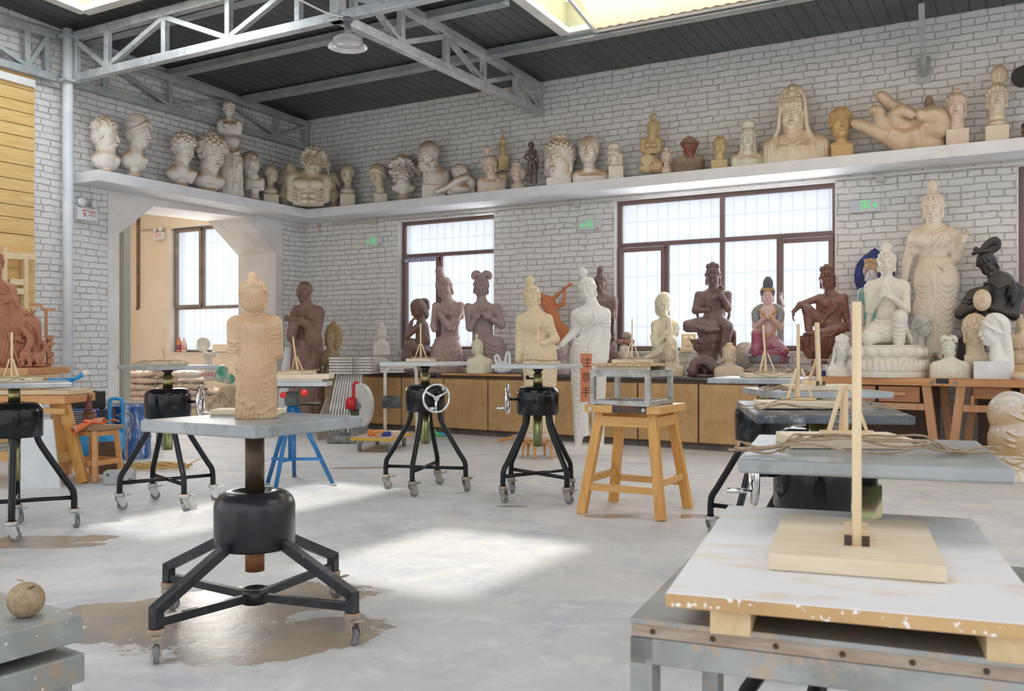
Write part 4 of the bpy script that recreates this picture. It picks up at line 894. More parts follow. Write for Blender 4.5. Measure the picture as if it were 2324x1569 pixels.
MB().bar(Q(.02, .3, .31), Q(.12, .66, .33), .05, .012).build('diagonal_strip', M_STEELR, t)
o = slabq(.320, .345, .12, .70, .12, .62).build('wooden_board', M_ORANGEW); tag(o, 'orange wooden board lying on the lower rails of the foreground table', 'board')
o = MB().box(Q(.22, .45, .36), (.14, .05, .03), rotz(YAW)).build('black_tool', M_ENAMEL, None, .006); tag(o, 'small glossy black tool on the orange board', 'tool')
# plastered board on cleats
BN = G(1.556, .258, 0); f1 = G(-.334, .943, 0); f2 = Vector((-f1.y, f1.x, 0))
t = thing('plastered_board', 'wooden turning board smeared with white plaster in the right foreground', 'board', BN + Vector((0, 0, .726)), math.atan2(f1.y, f1.x))
m_, nt_, b_ = _nt('plaster_smeared_wood'); V = objc(nt_)
pc = mix(nt_, ramp(nt_, noise(nt_, 7, 7, .68, mapping(nt_, V, (.6, 1.3, 1)), .8), [(.33, 0), (.48, 1)]), (.80, .66, .48), (.86, .85, .86)); nt_.links.new(pc, b_.inputs['Base Color']); b_.inputs['Roughness'].default_value = .6
M_SIDEW = mat('plaster_spattered_edge', (.50, .30, .13), (.60, .38, .18), 4, .6, specks=((.84, .82, .80), .60))
MB().box((.29, .465, .0535), (.58, .93, .023)).build('board', M_SIDEW, t, .002); MB().box((.29, .465, .0655), (.578, .928, .0015)).build('plaster_layer', m_, t)
for x in (.105, .52): MB().box((x, .465, .021), (.066, .90, .041)).build('cleat', wood('cleat_pine', (.52, .38, .20), (.62, .47, .27), 1, 1), t, .001)
a_ = armature('large blurred armature with a tall pole on the plastered foreground board', G(1.87, .690, .7935), math.atan2(f1.y, f1.x), .30, .44, .030, ph=.47, kind='block', dx=.005)
# ---------------------------------------------------------------- stack of slabs at the lower left corner with the ball of twine
c0 = G(2.56, -1.186, 0); g1 = (G(2.80, -1.55, 0) - c0).normalized(); g2 = (G(2.333, -1.291, 0) - c0).normalized(); g2 = Vector((-g1.y, g1.x, 0)) if Vector((-g1.y, g1.x, 0)).dot(g2) > 0 else Vector((g1.y, -g1.x, 0))
M_SLAB = mat('drip_marked_zinc', (.30, .32, .31), (.40, .42, .40), 4, .5, .25, c3=(.42, .31, .19), specks=((.82, .82, .80), .67))
def cornerslab(name, label, o_, z0, z1, w1, w2):
    p = c0 + g1 * o_[0] + g2 * o_[1]; mb = MB(); mb.add([p + g1 * a + g2 * b + Vector((0, 0, z)) for z in (z0, z1) for a, b in ((0, 0), (w1, 0), (w1, w2), (0, w2))], [(0, 1, 2, 3), (7, 6, 5, 4), (4, 5, 1, 0), (5, 6, 2, 1), (6, 7, 3, 2), (7, 4, 0, 3)]); o = mb.build(name, M_SLAB, None, .004); return tag(o, label, 'work stand')
cornerslab('zinc_slab', 'grey zinc slab at the lower left corner under the ball of twine', (0, 0), .395, .470, .62, .62)
t = thing('low_stand', 'lower paint dripped slab on legs beneath the grey zinc slab', 'work stand', (0, 0, 0))
p = c0 + g1 * -.01 + g2 * 0; mb = MB(); mb.add([p + g1 * a + g2 * b + Vector((0, 0, z)) for z in (.285, .365) for a, b in ((0, 0), (.64, 0), (.64, .62), (0, .62))], [(0, 1, 2, 3), (7, 6, 5, 4), (4, 5, 1, 0), (5, 6, 2, 1), (6, 7, 3, 2), (7, 4, 0, 3)]); mb.build('slab', M_SLAB, t, .006)
for a in (.22, .5): MB().bar(p + g1 * a + g2 * .05 + Vector((0, 0, .380)), p + g1 * a + g2 * .58 + Vector((0, 0, .380)), .05, .03).build('spacer', M_ORANGEW, t)
for a in (.05, .58):
    for b in (.05, .56): MB().bar(p + g1 * a + g2 * b, p + g1 * a + g2 * b + Vector((0, 0, .285)), .05).build('leg', M_SLAB, t)
t = thing('twine_ball', 'ball of jute twine on the grey slab at the lower left', 'ball of twine', onZ(59, 1400, .47)); t.location.z = .47; r0 = .046
MB().ball((0, 0, r0), (r0 * .96, r0 * .96, r0 * .86), 20).build('core', M_TWINE, t)
mb = MB(); rnd = random.Random(9)
for k in range(30):
    ax = Vector((rnd.gauss(.5, .6), rnd.gauss(0, .5), rnd.gauss(.5, .5))).normalized(); u_ = ax.orthogonal().normalized(); v_ = ax.cross(u_); off = rnd.uniform(-.014, .014)
    for q in range(5):
        h = off + (q - 2) * .0042; rr = math.sqrt(max(r0 * r0 - h * h, 0)) * 1.0
        mb.tube([Vector((0, 0, r0)) + Vector((1, 1, .92)) * 1 * 0 + (ax * h + u_ * rr * math.cos(a) + v_ * rr * math.sin(a)) * 1.0 for a in np.linspace(0, 2 * PI, 31)[:-1]], .0022, 5, closed=True)
mb.build('winding', M_TWINE, t)
MB().tube(spline([(-.005, 0, .092), (-.02, .0, .097), (-.045, .004, .094)], 4), .0022, 6).build('loose_end', M_TWINE, t)

for q in (M_ENAMEL, M_BLKLEG): q.node_tree.nodes['Principled BSDF'].inputs['Specular IOR Level'].default_value = .35
# ---------------------------------------------------------------- furniture and tools
def rig(name, label, cat, u0, d0, z0=0, group=None):
    lat0 = ray(u0) * d0; t = thing(name, label, cat, G(d0, lat0, z0), YAW, group)
    def L(u, v, d=None): d = d or d0; return Vector((ray(u) * d - lat0, d - d0, CAM_H - (v - HV) / FPX * d - z0))
    return t, L
# cabinets
CA, CB = Vector((-9.0, 11.12)), Vector((-2.9, 10.67)); CD = (CB - CA).normalized(); CN = Vector((-CD.y, CD.x)); CANG = math.atan2(CD.y, CD.x)
def oncab(u, off=0):
    a = ray(u); r = Vector((-.5 + .8660254 * a, .8660254 + .5 * a)); A = CA + CN * off; det = r.x * -CD.y + CD.x * r.y
    return (r.x * A.y - r.y * A.x) / det
M_CABD = mat('worn_cabinet_ply', (.50, .30, .13), (.60, .38, .17), 3, .5, specks=((.85, .80, .68), .70), c3=(.46, .25, .09)); M_CABB = mat('cabinet_carcass', (.10, .055, .035), (.16, .09, .05), 3, .6)
ed = [821, 911, 1007, 1107, 1213, 1325, 1447, 1585, 1740]; lb = ['leftmost cabinet unit beside the leaning white frames', 'second cabinet unit behind the platform cart handle', 'cabinet unit behind the left central stand', 'cabinet unit left of the cushioned stool', 'cabinet unit behind the cream male statue', 'cabinet unit behind the white male statue', 'cabinet unit behind the orange wooden stool', 'rightmost cabinet unit partly behind the row of stands']
for i in range(8):
    s0, s1 = oncab(ed[i]), oncab(ed[i + 1]); wd = s1 - s0; c = CA + CD * s0
    t = thing('cabinet', lb[i], 'cabinet', (c.x, c.y, 0), CANG, 'row of worn cabinets under the counter')
    y2 = .50
    MB().box((wd / 2, .02 + y2 / 2, .45), (wd - .004, y2, .76)).build('body', M_CABB, t); MB().box((wd / 2, .06 + y2 / 2, .035), (wd, y2 - .05, .07)).build('plinth', mat('dusty_plinth', (.16, .14, .12), (.26, .23, .2), 5, .9), t)
    MB().box((wd / 2, .008, .44), (wd - .022, .02, .70 - (.0 if i > 1 else .0))).build('door', M_CABD, t, .002)
Lc = oncab(1745)
mb = MB(); bl = lambda a, b, z: (a, b, z); sb = lambda a: (YB - .012 - CA.y - a * math.sin(CANG)) / math.cos(CANG); mb.prism([(0, -.02), (Lc, -.02), (Lc, sb(Lc)), (0, sb(0))], .8355, .8705, bl); tag(mb.build('countertop', mat('black_worktop', (.045, .045, .05), (.12, .12, .12), 4, .4, specks=((.6, .58, .52), .68)), None, .003, (CA.x, CA.y, 0), CANG), 'long dark worktop along the cabinets carrying statues', 'countertop')
s0, s1 = oncab(1005), oncab(1185); mb = MB(); mb.box(((s0 + s1) / 2, -.025, .857), (s1 - s0, .012, .028)); tag(mb.build('edge_strip', M_ORANGEW, None, 0, (CA.x, CA.y, 0), CANG), 'light brown wooden strip along the worktop edge', 'strip')
# carpenter benches on the right
M_BENCH = wood('bench_wood', (.50, .22, .085), (.66, .34, .14), .7, 0, .42, specks=((.85, .78, .66), .69)); M_BENCHL = wood('bench_leg_wood', (.50, .24, .11), (.60, .33, .17), .7, 2, .45, specks=((.85, .8, .7), .68)); M_BENCHD = wood('bench_drawer', (.36, .15, .06), (.46, .20, .08), .7, 0, .42, specks=((.8, .7, .6), .71))
bA, bB = Vector((-2.42, 10.70)), Vector((1.0, 10.35)); bD = (bB - bA).normalized(); bang = math.atan2(bD.y, bD.x)
def onbench(u):
    a = ray(u); r = Vector((-.5 + .8660254 * a, .8660254 + .5 * a)); det = r.x * -bD.y + bD.x * r.y; return (r.x * bA.y - r.y * bA.x) / det
J = onbench(2139)
def bench(label, s0, s1, legs, drawers, open_):
    p = bA + bD * s0; L = s1 - s0; t = thing('workbench', label, 'workbench', (p.x, p.y, 0), bang, 'wooden workbenches along the back wall'); D = .95
    MB().box((L / 2, D / 2, .865), (L - .004, D, .078)).build('bench_top', M_BENCH, t, .003)
    for x, sp in legs:
        for y in (.06, D - .06): MB().bar((x, y, .83), (x + sp, y, .0), .085, .06, up=(0, 1, 0)).build('leg', M_BENCHL, t, .003)
    x0, x1 = legs[0][0], legs[1][0]
    for y in (.06, D - .06): MB().bar((x0 - .05, y, .60), (x1 + .05, y, .60), .03, .07).build('rail', M_BENCHL, t, .002)
    MB().bar((x0 - .1, .1, .17), (x1 + .1, .1, .17), .03, .07).build('low_rail', M_BENCHL, t, .002)
    MB().box(((x0 + x1) / 2, D - .1, .45), (x1 - x0 - .05, .015, .72)).build('back_panel', mat('dark_back_panel', (.09, .05, .03), None), t)
    for a, b in drawers:
        d = MB().box(((a + b) / 2, .05, .73), (b - a - .01, .03, .165)).build('drawer', M_BENCHD, t, .003); MB().box(((a + b) / 2, .022, .735), (.14, .03, .035)).build('drawer_pull', M_BENCH, d, .003)
    for a, b in open_:
        MB().box(((a + b) / 2, .35, .76), (b - a, .5, .12)).build('drawer_box', M_BENCHD, t); 
        for x in (a, b): MB().box((x, .08, .68), (.025, .08, .10)).build('runner', M_BENCHL, t)
    for x in (.12, L - .1): MB().cyl((x, -.012, .865), (x, .004, .865), .017, n=10).build('bolt', mat('dull_bolt', (.25, .24, .22), None, rough=.4, metal=.8), t)
    for x in (.03, L - .03): MB().box((x, -.002, .878), (.06, .006, .05)).build('corner_bracket', M_ENAMEL, t)
    return t
l1 = onbench(2100)
bench('wooden workbench with closed drawers under the white kneeling statue', 0, J, [(.35, -.12), (l1, .10)], [(onbench(1875), onbench(1985)), (onbench(1991), onbench(2086))], [])
bench('wooden workbench with open drawer boxes at the right edge', J, J + 1.9, [(onbench(2180) - J, -.10), (1.6, .1)], [], [(onbench(2205) - J, onbench(2290) - J), (onbench(2312) - J, 1.5)])
# orange stool with steel cage and board
M_STOOL = wood('orange_stool_wood', (.62, .28, .06), (.74, .40, .11), .8, 2, .38); M_STOOLX = wood('orange_stool_top', (.64, .33, .10), (.74, .43, .15), .8, 0, .38)
th = -.50
t = thing('stool', 'orange wooden four legged stool with a scorched edge carrying a steel cage', 'stool', G(6.91, .925, 0), YAW + th)
MB().box((0, 0, .772), (.58, .58, .055)).build('seat', M_STOOLX, t, .004)
MB().box((.06, -.2905, .772), (.26, .004, .052)).build('scorch_mark', mat('scorched_wood', (.03, .03, .03), (.12, .05, .03), 9, .5), t)
for x in (-1, 1):
    for y in (-1, 1):
        l = MB(); l.bar((x * .20, y * .20, .745), (x * .305, y * .305, 0), .066, .062, up=(0, 1, 0)); l.build('leg', M_STOOL, t, .004)
for x in (-1, 1): MB().bar((x * .225, -.2, .68), (x * .225, .2, .68), .03, .075).build('apron', M_STOOLX, t, .002); MB().bar((x * .272, -.27, .25), (x * .272, .27, .25), .035, .05).build('stretcher', M_STOOLX, t, .002)
for y in (-1, 1): MB().bar((-.2, y * .225, .68), (.2, y * .225, .68), .03, .075).build('apron', M_STOOLX, t, .002); MB().bar((-.282, y * .282, .20), (.282, y * .282, .20), .035, .05).build('stretcher', M_STOOLX, t, .002)
for x in (-.24, .17): MB().cyl((x, -.30, .772), (x, -.286, .772), .014, n=10).build('bolt', M_CAST, t)
c = G(6.86, .89, .80)
t = thing('steel_cage', 'open box frame welded from steel angle on the orange stool', 'frame', c, YAW + th - .04); H = .245; w2 = .215
M_CAGE = mat('dirty_angle_steel', (.48, .49, .48), (.33, .31, .28), 8, .5, .5, c3=(.62, .62, .6))
for z in (.02, H - .02):
    for a, b in (((-1, -1), (1, -1)), ((1, -1), (1, 1)), ((1, 1), (-1, 1)), ((-1, 1), (-1, -1))): MB().bar((a[0] * w2, a[1] * w2, z), (b[0] * w2, b[1] * w2, z), .034, .036 if z > .1 else .028).build('rail', M_CAGE, t, .001)
for x in (-1, 1):
    for y in (-1, 1): MB().bar((x * w2, y * w2, 0), (x * w2, y * w2, H), .036).build('post', M_CAGE, t, .001)
MB().box((0, 0, H + .005), (.47, .47, .01)).build('plate', M_CAGE, t)
t = thing('turning_board', 'plaster edged wooden board on cleats on top of the steel cage', 'board', c + Vector((0, 0, H + .011)), YAW + th - .1)
MB().box((0, 0, .038), (.46, .42, .018)).build('board', M_SIDEW, t, .001)
for y in (-.15, .15): MB().box((0, y, .0145), (.42, .05, .029)).build('cleat', M_PINE, t)
armature('armature on the board above the steel cage', c + Vector((0, 0, H + .0595)), YAW - .1, .30, .14, lean=.0); twine('loose twine on the board above the steel cage', c + Vector((.08, .0, H + .0595)), YAW, .30, .1, 0, 12)
# blue tripod with clamp table
M_BLUE = mat('chipped_blue_paint', (.02, .17, .42), (.015, .13, .34), 4, .35, specks=((.7, .72, .72), .70))
t, L = rig('tripod', 'blue chipped metal tripod with clamps behind the large black stand', 'tripod', 660, 8.1)
hub = L(663, 905)
for (u, v, k) in ((606, 1100, 8.24), (625, 1112, 7.95), (757, 1104, 8.2), (668, 1085, 8.75)):
    f = L(u, v, k); f.z = .0; MB().cyl(hub + (f - hub) * .06, f + (hub - f) * .02, .021, .019, 12).build('leg', M_BLUE, t); MB().ball(f + Vector((0, 0, .012)), (.03, .03, .012), 10).build('foot', M_CAST, t)
MB().cyl(Vector((hub.x, hub.y, .24)), Vector((hub.x, hub.y, .82)), .034, n=20).build('centre_post', M_BLUE, t)
for (u, v, k) in ((618, 1042, 8.2), (634, 1048, 8.0), (728, 1042, 8.15)): MB().bar(Vector((hub.x, hub.y, .245)), L(u, v, k), .025).build('brace', M_BLUE, t)
mb = MB(); mb.box(hub + Vector((0, 0, .0)), (.11, .11, .12)); mb.build('hub_block', mat('dark_green_iron', (.05, .07, .06), (.12, .13, .12), 9, .5), t, .01)
MB().box(hub + Vector((0, 0, .13)), (.42, .14, .07)).build('clamp_bar', mat('dark_green_iron', (.05, .07, .06), (.12, .13, .12), 9, .5), t, .006)
for u, v in ((642, 897), (690, 892)): p = L(u, v, 7.85); MB().lathe([(0, 0), (.026, 0), (.028, .01), (.022, .05), (0, .05)], p, 18, (0, 1, 0)).build('red_knob', mat('red_plastic', (.75, .02, .02), None, rough=.3), t)
t, L = rig('wooden_plank', 'white painted plank lowest of the pile on the blue tripod', 'plank', 668, 8.1, .888); MB().box((.0, 0, .02), (.62, .26, .04)).build('plank', M_TOPW, t, .003)
t, L = rig('wooden_plank', 'pale board second lowest of the pile on the blue tripod', 'plank', 660, 8.1, .930); MB().box((.0, 0, .01), (.60, .24, .02)).build('plank', M_WHITEP, t, .002)
t, L = rig('wooden_plank', 'thick pine plank near the top of the pile on the blue tripod', 'plank', 672, 8.1, .951); MB().box((.0, 0, .02), (.62, .26, .04)).build('plank', M_PINE, t, .002)
armature('armature on the planks over the blue tripod', G(8.1, ray(675) * 8.1, .992), YAW, .30, .14, lean=-.04); twine('pale twine hanging loosely over the planks on the blue tripod', G(8.02, ray(690) * 8.1, .992), YAW, .28, .1, 0, 14)
# chop saw
t, L = rig('chop_saw', 'red and grey cut off saw standing on the floor near the cabinets', 'saw', 800, 12.0)
M_SAWG = mat('saw_guard', (.60, .60, .58), (.68, .67, .65), 3, .35, .2); M_SAWR = mat('saw_red', (.60, .015, .03), (.5, .01, .02), 3, .35); M_IRON = mat('dusty_iron', (.16, .16, .16), (.34, .33, .31), 9, .7)
ca = L(820, 921)
def saw_p(r, a): return ca + Vector((math.cos(a) * r * .62, math.cos(a) * r * -.4, math.sin(a) * r))
mb = MB(); ax = Vector((-.55, -.83, 0)).normalized()
def fan(r, a0, a1, off, th_):
    n = 28; P = [ca] + [saw_p(r, a0 + (a1 - a0) * i / n) for i in range(n + 1)]; k = len(P); m_ = MB()
    m_.add([p + ax * off for p in P] + [p + ax * (off + th_) for p in P], [tuple(range(k)), tuple(range(2 * k - 1, k - 1, -1))] + [(i, i + k, (i + 1) % k + k, (i + 1) % k) for i in range(k)]); return m_
fan(.29, -1.5, 2.6, -.01, .06).build('blade_guard', M_SAWG, t, .004); fan(.25, 0, 2 * PI, .02, .012).build('cutting_disc', mat('green_dark_disc', (.06, .10, .05), (.10, .12, .08), 3, .6), t)
MB().cyl(ca - ax * .0, ca + ax * .08, .045, n=18).build('disc_flange', M_IRON, t)
MB().cyl(L(786, 915), L(808, 918), .075, .085, 20).build('motor', M_SAWR, t)
MB().tube(spline([L(803, 905), L(803, 875), L(810, 869), L(817, 880)], 5), .022, 8).build('handle', M_SAWR, t)
MB().bar(L(822, 935), L(820, 975), .06, .07).build('arm', M_IRON, t); mb = MB(); mb.box(L(778, 992) + Vector((0, 0, -.02)), (.36, .26, .09)); mb.box(L(815, 978), (.2, .2, .12)); mb.box(L(776, 975), (.08, .1, .08)); mb.bar(L(747, 975), L(747, 1000), .03); mb.bar(L(747, 985), L(815, 985), .03)
mb.build('base', M_IRON, t, .004)
# platform cart
t, L = rig('platform_cart', 'yellow edged platform cart with a taped U shaped handle', 'cart', 870, 11.2)
pz = .165; P_ = [L(795, 986, 10.9), L(887, 990, 10.75), L(936, 971, 11.6), L(852, 965, 11.9)]
mb = MB(); mb.add([Vector((p.x, p.y, z)) for z in (pz - .03, pz) for p in P_], [(0, 3, 2, 1), (4, 5, 6, 7), (0, 1, 5, 4), (1, 2, 6, 5), (2, 3, 7, 6), (3, 0, 4, 7)]); mb.build('deck', mat('yellow_edge', (.75, .45, .05), (.66, .38, .05), 4, .5), t, .006)
cc_ = sum(P_, Vector()) / 4; mb = MB(); Q4 = [cc_ + (p - cc_) * .93 for p in P_]; mb.add([Vector((p.x, p.y, pz + .002)) for p in Q4], [(0, 1, 2, 3)]); mb.build('deck_mat', mat('tan_deck', (.62, .47, .33), (.68, .55, .42), 4, .6), t)
for p in P_:
    q = cc_ + (p - cc_) * .72; q.z = .055; MB().lathe([(0, -.018), (.055, -.018), (.055, .018), (0, .018)], q, 18, (1, .3, 0)).build('wheel', M_TYRE, t); MB().box(q + Vector((0, 0, .055)), (.06, .06, .045)).build('wheel_bracket', M_CAST, t)
a_, b2_ = L(874, 968, 11.75), L(946, 972, 11.6); a_.z = b2_.z = pz; hz = .98
pts = [a_, a_ + Vector((0, 0, .62)), a_ + Vector((.01, 0, .76)), a_ + Vector((.1, 0, .82)), b2_ + Vector((-.1, 0, .82)), b2_ + Vector((-.01, 0, .76)), b2_]
hd = MB().tube(spline(pts, 4), .022, 10).build('handle', mat('taped_tube', (.62, .60, .55), (.70, .52, .25), 5, .6, c3=(.45, .44, .42)), t)
MB().box((a_ + b2_) / 2 + Vector((-.12, -.02, .38)), (.24, .015, .16)).build('black_plate', mat('scratched_black', (.03, .03, .03), (.12, .12, .12), 8, .5, specks=((.8, .8, .8), .74)), t)
for nm, lab, cat, u, v, d, sz, m in (('wooden_offcut', 'pine offcut at the back of the platform cart', 'offcut', 888, 972, 11.5, (.22, .1, .03), M_PINE), ('blue_box', 'small blue and white carton on the platform cart', 'box', 877, 975, 11.1, (.11, .06, .055), mat('blue_carton', (.03, .05, .35), (.03, .06, .42), 3, .4)), ('orange_tub', 'orange plastic tub lying on the platform cart', 'tub', 846, 974, 11.15, (.12, .09, .07), mat('orange_plastic', (.75, .22, .04), None, rough=.4))):
    p = W(u, v, d); p.z = .168 + sz[2] / 2; tag(MB().box((0, 0, 0), sz).build(nm, m, None, .01, p, YAW + .3), lab, cat)
p = W(853, 981, 10.95); mb = MB(); mb.cyl((0, -.03, 0), (.03, .05, .03), .014); mb.cyl((-.05, .05, .03), (.09, .05, .05), .02); tag(mb.build('small_hammer', M_STOOL, None, 0, Vector((p.x, p.y, .187)), YAW), 'small wooden handled hammer on the platform cart', 'hammer')
# white frames leaning and stacked at the end of the counter
M_WFR = mat('white_frame_wood', (.74, .73, .70), (.66, .63, .58), 6, .6, specks=((.45, .35, .25), .72)); rnd = random.Random(11)
for i in range(11):
    t, L = rig('leaning_frame', 'narrow white frame in the leaning bundle beside the chop saw', 'batten', 740 + i * 7.2, 12.9 - .02 * i, group='white frames leaning in a bundle')
    top = L(767 + i * 5.4, 848, 13.5); top.z = .84; mb = MB(); mb.bar((0, 0, 0), top, .026, .10, up=(0, 1, 0)); mb.build('bar', M_WFR, t, .002)
    mb = MB(); mb.bar(top * .44 + Vector((0, -.03, 0)), top * .52 + Vector((0, -.03, 0)), .035, .03, up=(0, 1, 0)); mb.build('joint', M_WFR, t)
for c_ in range(2):
    for k in range(6):
        z = .855 + k * .042; u = 775 + 48 * c_; t, L = rig('stacked_frame', 'flat white frame in the pile above the leaning bundle', 'tray', u, 13.45 + .1 * c_, z, 'white frames stacked flat'); L = .33 if c_ == 0 else .40
        mb = MB(); mb.box((0, 0, .017), (L, .34, .030)); o = mb.build('frame_body', M_WFR, t, .002); o.rotation_euler = (0, 0, (-.25 if c_ else .1) + rnd.uniform(-.05, .05))
        mb = MB()
        for q in range(7): mb.ball((-L / 2 + .03 + q * L / 7, -.171, .037), (.02, .012, .006), 8)
        mb.build('packing_crumbs', mat('brown_packing', (.34, .24, .15), None), t)
for k in range(4):
    t, L = rig('stacked_frame', 'flat white frame in the small pile behind the little plaster figure', 'tray', 893, 13.6, .872 + k * .038, 'white frames on the counter'); MB().box((0, .0, .016), (.34, .3, .030)).build('frame_body', M_WFR, t, .002)
t, L = rig('brown_board', 'worn brown board leaning below the white frames', 'board', 722, 12.3); mb = MB(); mb.bar((0, .0, 0), (.05, .5, .34), .52, .02, up=(1, 0, 0)); mb.build('board', mat('worn_brown_board', (.36, .29, .23), (.45, .38, .31), 4, .7), t)
# ---------------------------------------------------------------- sacks, trestle corner and small things on the left
def lump(s, box, res=1.0): return Sculpt(UC, HV, FPX * s, box, res)
M_SACK = mat('cream_sack', (.74, .64, .52), (.82, .76, .68), 5, .8); M_SACKW = mat('white_sack', (.82, .80, .76), (.76, .72, .66), 5, .7); M_SACKB = mat('beige_cloth_sack', (.60, .46, .31), (.68, .55, .40), 4, .85)
def sack_mesh(seed):
    rnd = random.Random(seed); S = lump(.01, ((-30, 30), (-22, 22), (-9, 10)), 1.0)
    S.ell((0, 0, 0), (25, 17, 6.2), k=1); S.box((0, 0, 0), (25, 14, 2.5), r=2.4, k=3)
    for i in range(9):
        a = rnd.uniform(-22, 22); b = rnd.uniform(-15, 15); S.tube([(a, b, 7), (a + rnd.uniform(-9, 9), b + rnd.uniform(-7, 7), 5.5), (a + rnd.uniform(-16, 16), b + rnd.uniform(-14, 14), 4)], [.8, 1.5, .6], 1.5, 'sub' if i % 2 else 'add')
    for sx in (-1, 1): 
        for i in range(4): S.tube([(sx * 16, -12 + i * 8, 2), (sx * 27, -12 + i * 7, rnd.uniform(-1, 1))], [1.5, 1.0], 1.5, 'sub')
    for i in range(6): S.tube([(-22 + i * 9, -19, rnd.uniform(-3, 3)), (-20 + i * 9, -13, 4)], [1.2, .5], 1.5, 'sub')
    o = S.mesh('sack', M_SACK, None, 'x', 'sack', loc=(0, 0, -50), rz=0); return o
protos = [sack_mesh(i) for i in range(3)]
rnd = random.Random(4); used = [0, 0, 0]; k = 0
def sack(u, d, z, rz, lab, grp, m=None, sc=1.0):
    global k
    j = k % 3; k += 1; o = protos[j] if not used[j] else dup(protos[j]); used[j] = 1
    p = G(d, ray(u) * d, z); o.location = p; o.rotation_euler = (rnd.uniform(-.05, .05), rnd.uniform(-.06, .06), YAW + rz); o.scale = (sc, sc, sc); tag(o, lab, 'sack', grp)
    if m:
        o.data = o.data.copy(); o.data.materials.clear(); o.data.materials.append(m)
    return o
for c_, (u, n) in enumerate(((322, 8), (382, 8), (440, 7), (490, 5))):
    for i in range(n): sack(u + rnd.uniform(-5, 5), 15.6 + .12 * c_, .06 + i * .105, rnd.uniform(-.2, .2), 'cream flour sack in the stacked pile inside the doorway', 'stacked cream flour sacks')
sack(382, 15.6, .93, .1, 'plump white sack lying on top of the pile behind the left stand', None, M_SACKW); sack(425, 15.3, .80, -.3, 'long white sack sloping over the middle of the pile', None, M_SACKW, 1.15)
S = lump(.01, ((-45, 45), (-30, 30), (-40, 45)), 1.2)
S.ell((5, 0, -14), (38, 24, 26), k=2); S.ell((-20, -6, -22), (22, 20, 18), k=8); S.ell((16, 0, 14), (16, 14, 14), k=6); S.ell((20, -3, 25), (14, 10, 7), k=3)
for i in range(16):
    a = i * .4 - 3; S.tube([(12 + 3 * math.cos(a), -11, 16 + 2 * math.sin(a)), (12 + 18 * math.cos(a), -19, 4 + 14 * math.sin(a)), (6 + 34 * math.cos(a), -18, -14 + 22 * math.sin(a))], [1.0, 1.6, .5], 1.5, 'sub' if i % 2 else 'add')
o = S.mesh('sack', M_SACKB, None, 'big beige cloth sack tied at the top in front of the flour sacks', 'sack', loc=W(492, 918, 14.6)); o.location.z = .345; o.rotation_euler.z = YAW
t, L = rig('plastic_bag', 'white plastic bag with red printed characters on the sack pile', 'bag', 480, 15.3, .70)
S = lump(.01, ((-22, 22), (-18, 18), (-4, 50)), 1.0); S.ell((0, 0, 11), (16, 12, 12), k=2); S.cap((0, 0, 18), (-8, 0, 42), 9, 3, 4); S.ell((-10, 0, 42), (7, 5, 6), k=3); S.ell((3, 0, 43), (5, 4, 6), k=3)
for i in range(7): S.tube([(-9 + i * 3, -14, 8), (-6 + i * 1.6, -9, 24), (-12 + i * 2.5, -6, 44)], [.5, 1.1, .5], 1.2, 'sub' if i % 2 else 'add')
S.mesh('bag_body', M_SACKW, t)
tm = mkobj('red_print', text_mesh('特级石膏', .075, .001), M_RED, t, (0.02, -.125, .10)); tm.rotation_euler = (PI / 2, 0, 0)
t, L = rig('green_bag', 'crumpled green and white plastic bag beside the beige sack', 'bag', 509, 14.9, .70)
S = lump(.01, ((-20, 20), (-14, 14), (-6, 30)), 1.0); S.ell((0, 0, 6), (15, 10, 9), k=3); S.ell((-3, 0, 17), (9, 8, 9), k=3); S.ell((9, 0, 3), (8, 8, 8), k=3)
for i in range(6): S.tube([(-14 + i * 5, -10, 0), (-9 + i * 4, -9, 12), (-6 + i * 2, -6, 25)], [.4, 1.3, .4], 1, 'sub')
S.mesh('bag_body', mat('green_white_plastic', (.04, .42, .28), (.72, .76, .70), 4, .35), t)
t, L = rig('plastic_sheet', 'crumpled milky plastic sheet between the doorway and the dark monk', 'sheet', 655, 14.25)
S = lump(.01, ((-25, 25), (-22, 22), (-2, 130)), 1.5); S.cone((0, 0, 0), [(0, 20), (40, 18), (80, 15), (125, 6)], 1, .8, .7, 'add', 14, 2.5)
S.mesh('sheet', mat('milky_plastic', (.70, .70, .71), (.80, .80, .82), 4, .3), t)
# things on the alcove window sill
def bottle(label, u, h, c, lab):
    p = onY(u, 800, YB + .02); t = thing('bottle', label, 'bottle', (p.x, p.y, 1.165), 0)
    MB().lathe([(0, 0), (.045, 0), (.05, .02), (.05, h * .6), (.035, h * .78), (.018, h * .84), (.018, h * .9), (0, h * .9)], n=20).build('bottle_body', c, t)
    MB().cyl((0, 0, h * .89), (0, 0, h), .021, n=14).build('cap', M_WHITEP if h < .25 else c, t); MB().cyl((0, 0, h * .15), (0, 0, h * .5), .051, n=20).build('wrap_label', lab, t)
bottle('orange drink bottle with dark label on the alcove window sill', 407, .27, mat('orange_bottle', (.72, .28, .12), None, rough=.25), mat('label_dark', (.12, .08, .22), (.5, .1, .1), 12))
bottle('pale bottle with pink label on the alcove window sill', 418, .26, mat('pale_bottle', (.78, .66, .58), None, rough=.25), mat('label_pink', (.70, .22, .22), (.8, .6, .5), 12))
p = onY(462, 790, YB + .0); t = thing('metal_bowl', 'pale plaster stained bowl leaning on the alcove window sill', 'bowl', (p.x, p.y, 1.29), 0)
MB().lathe([(0, -.02), (.10, -.02), (.125, .03), (.13, .055), (.118, .05), (.095, -.005), (0, -.01)], (0, 0, 0), 28, (.75, -1, .25)).build('bowl', mat('bowl_grey', (.62, .63, .58), (.80, .80, .76), 8, .5), t)
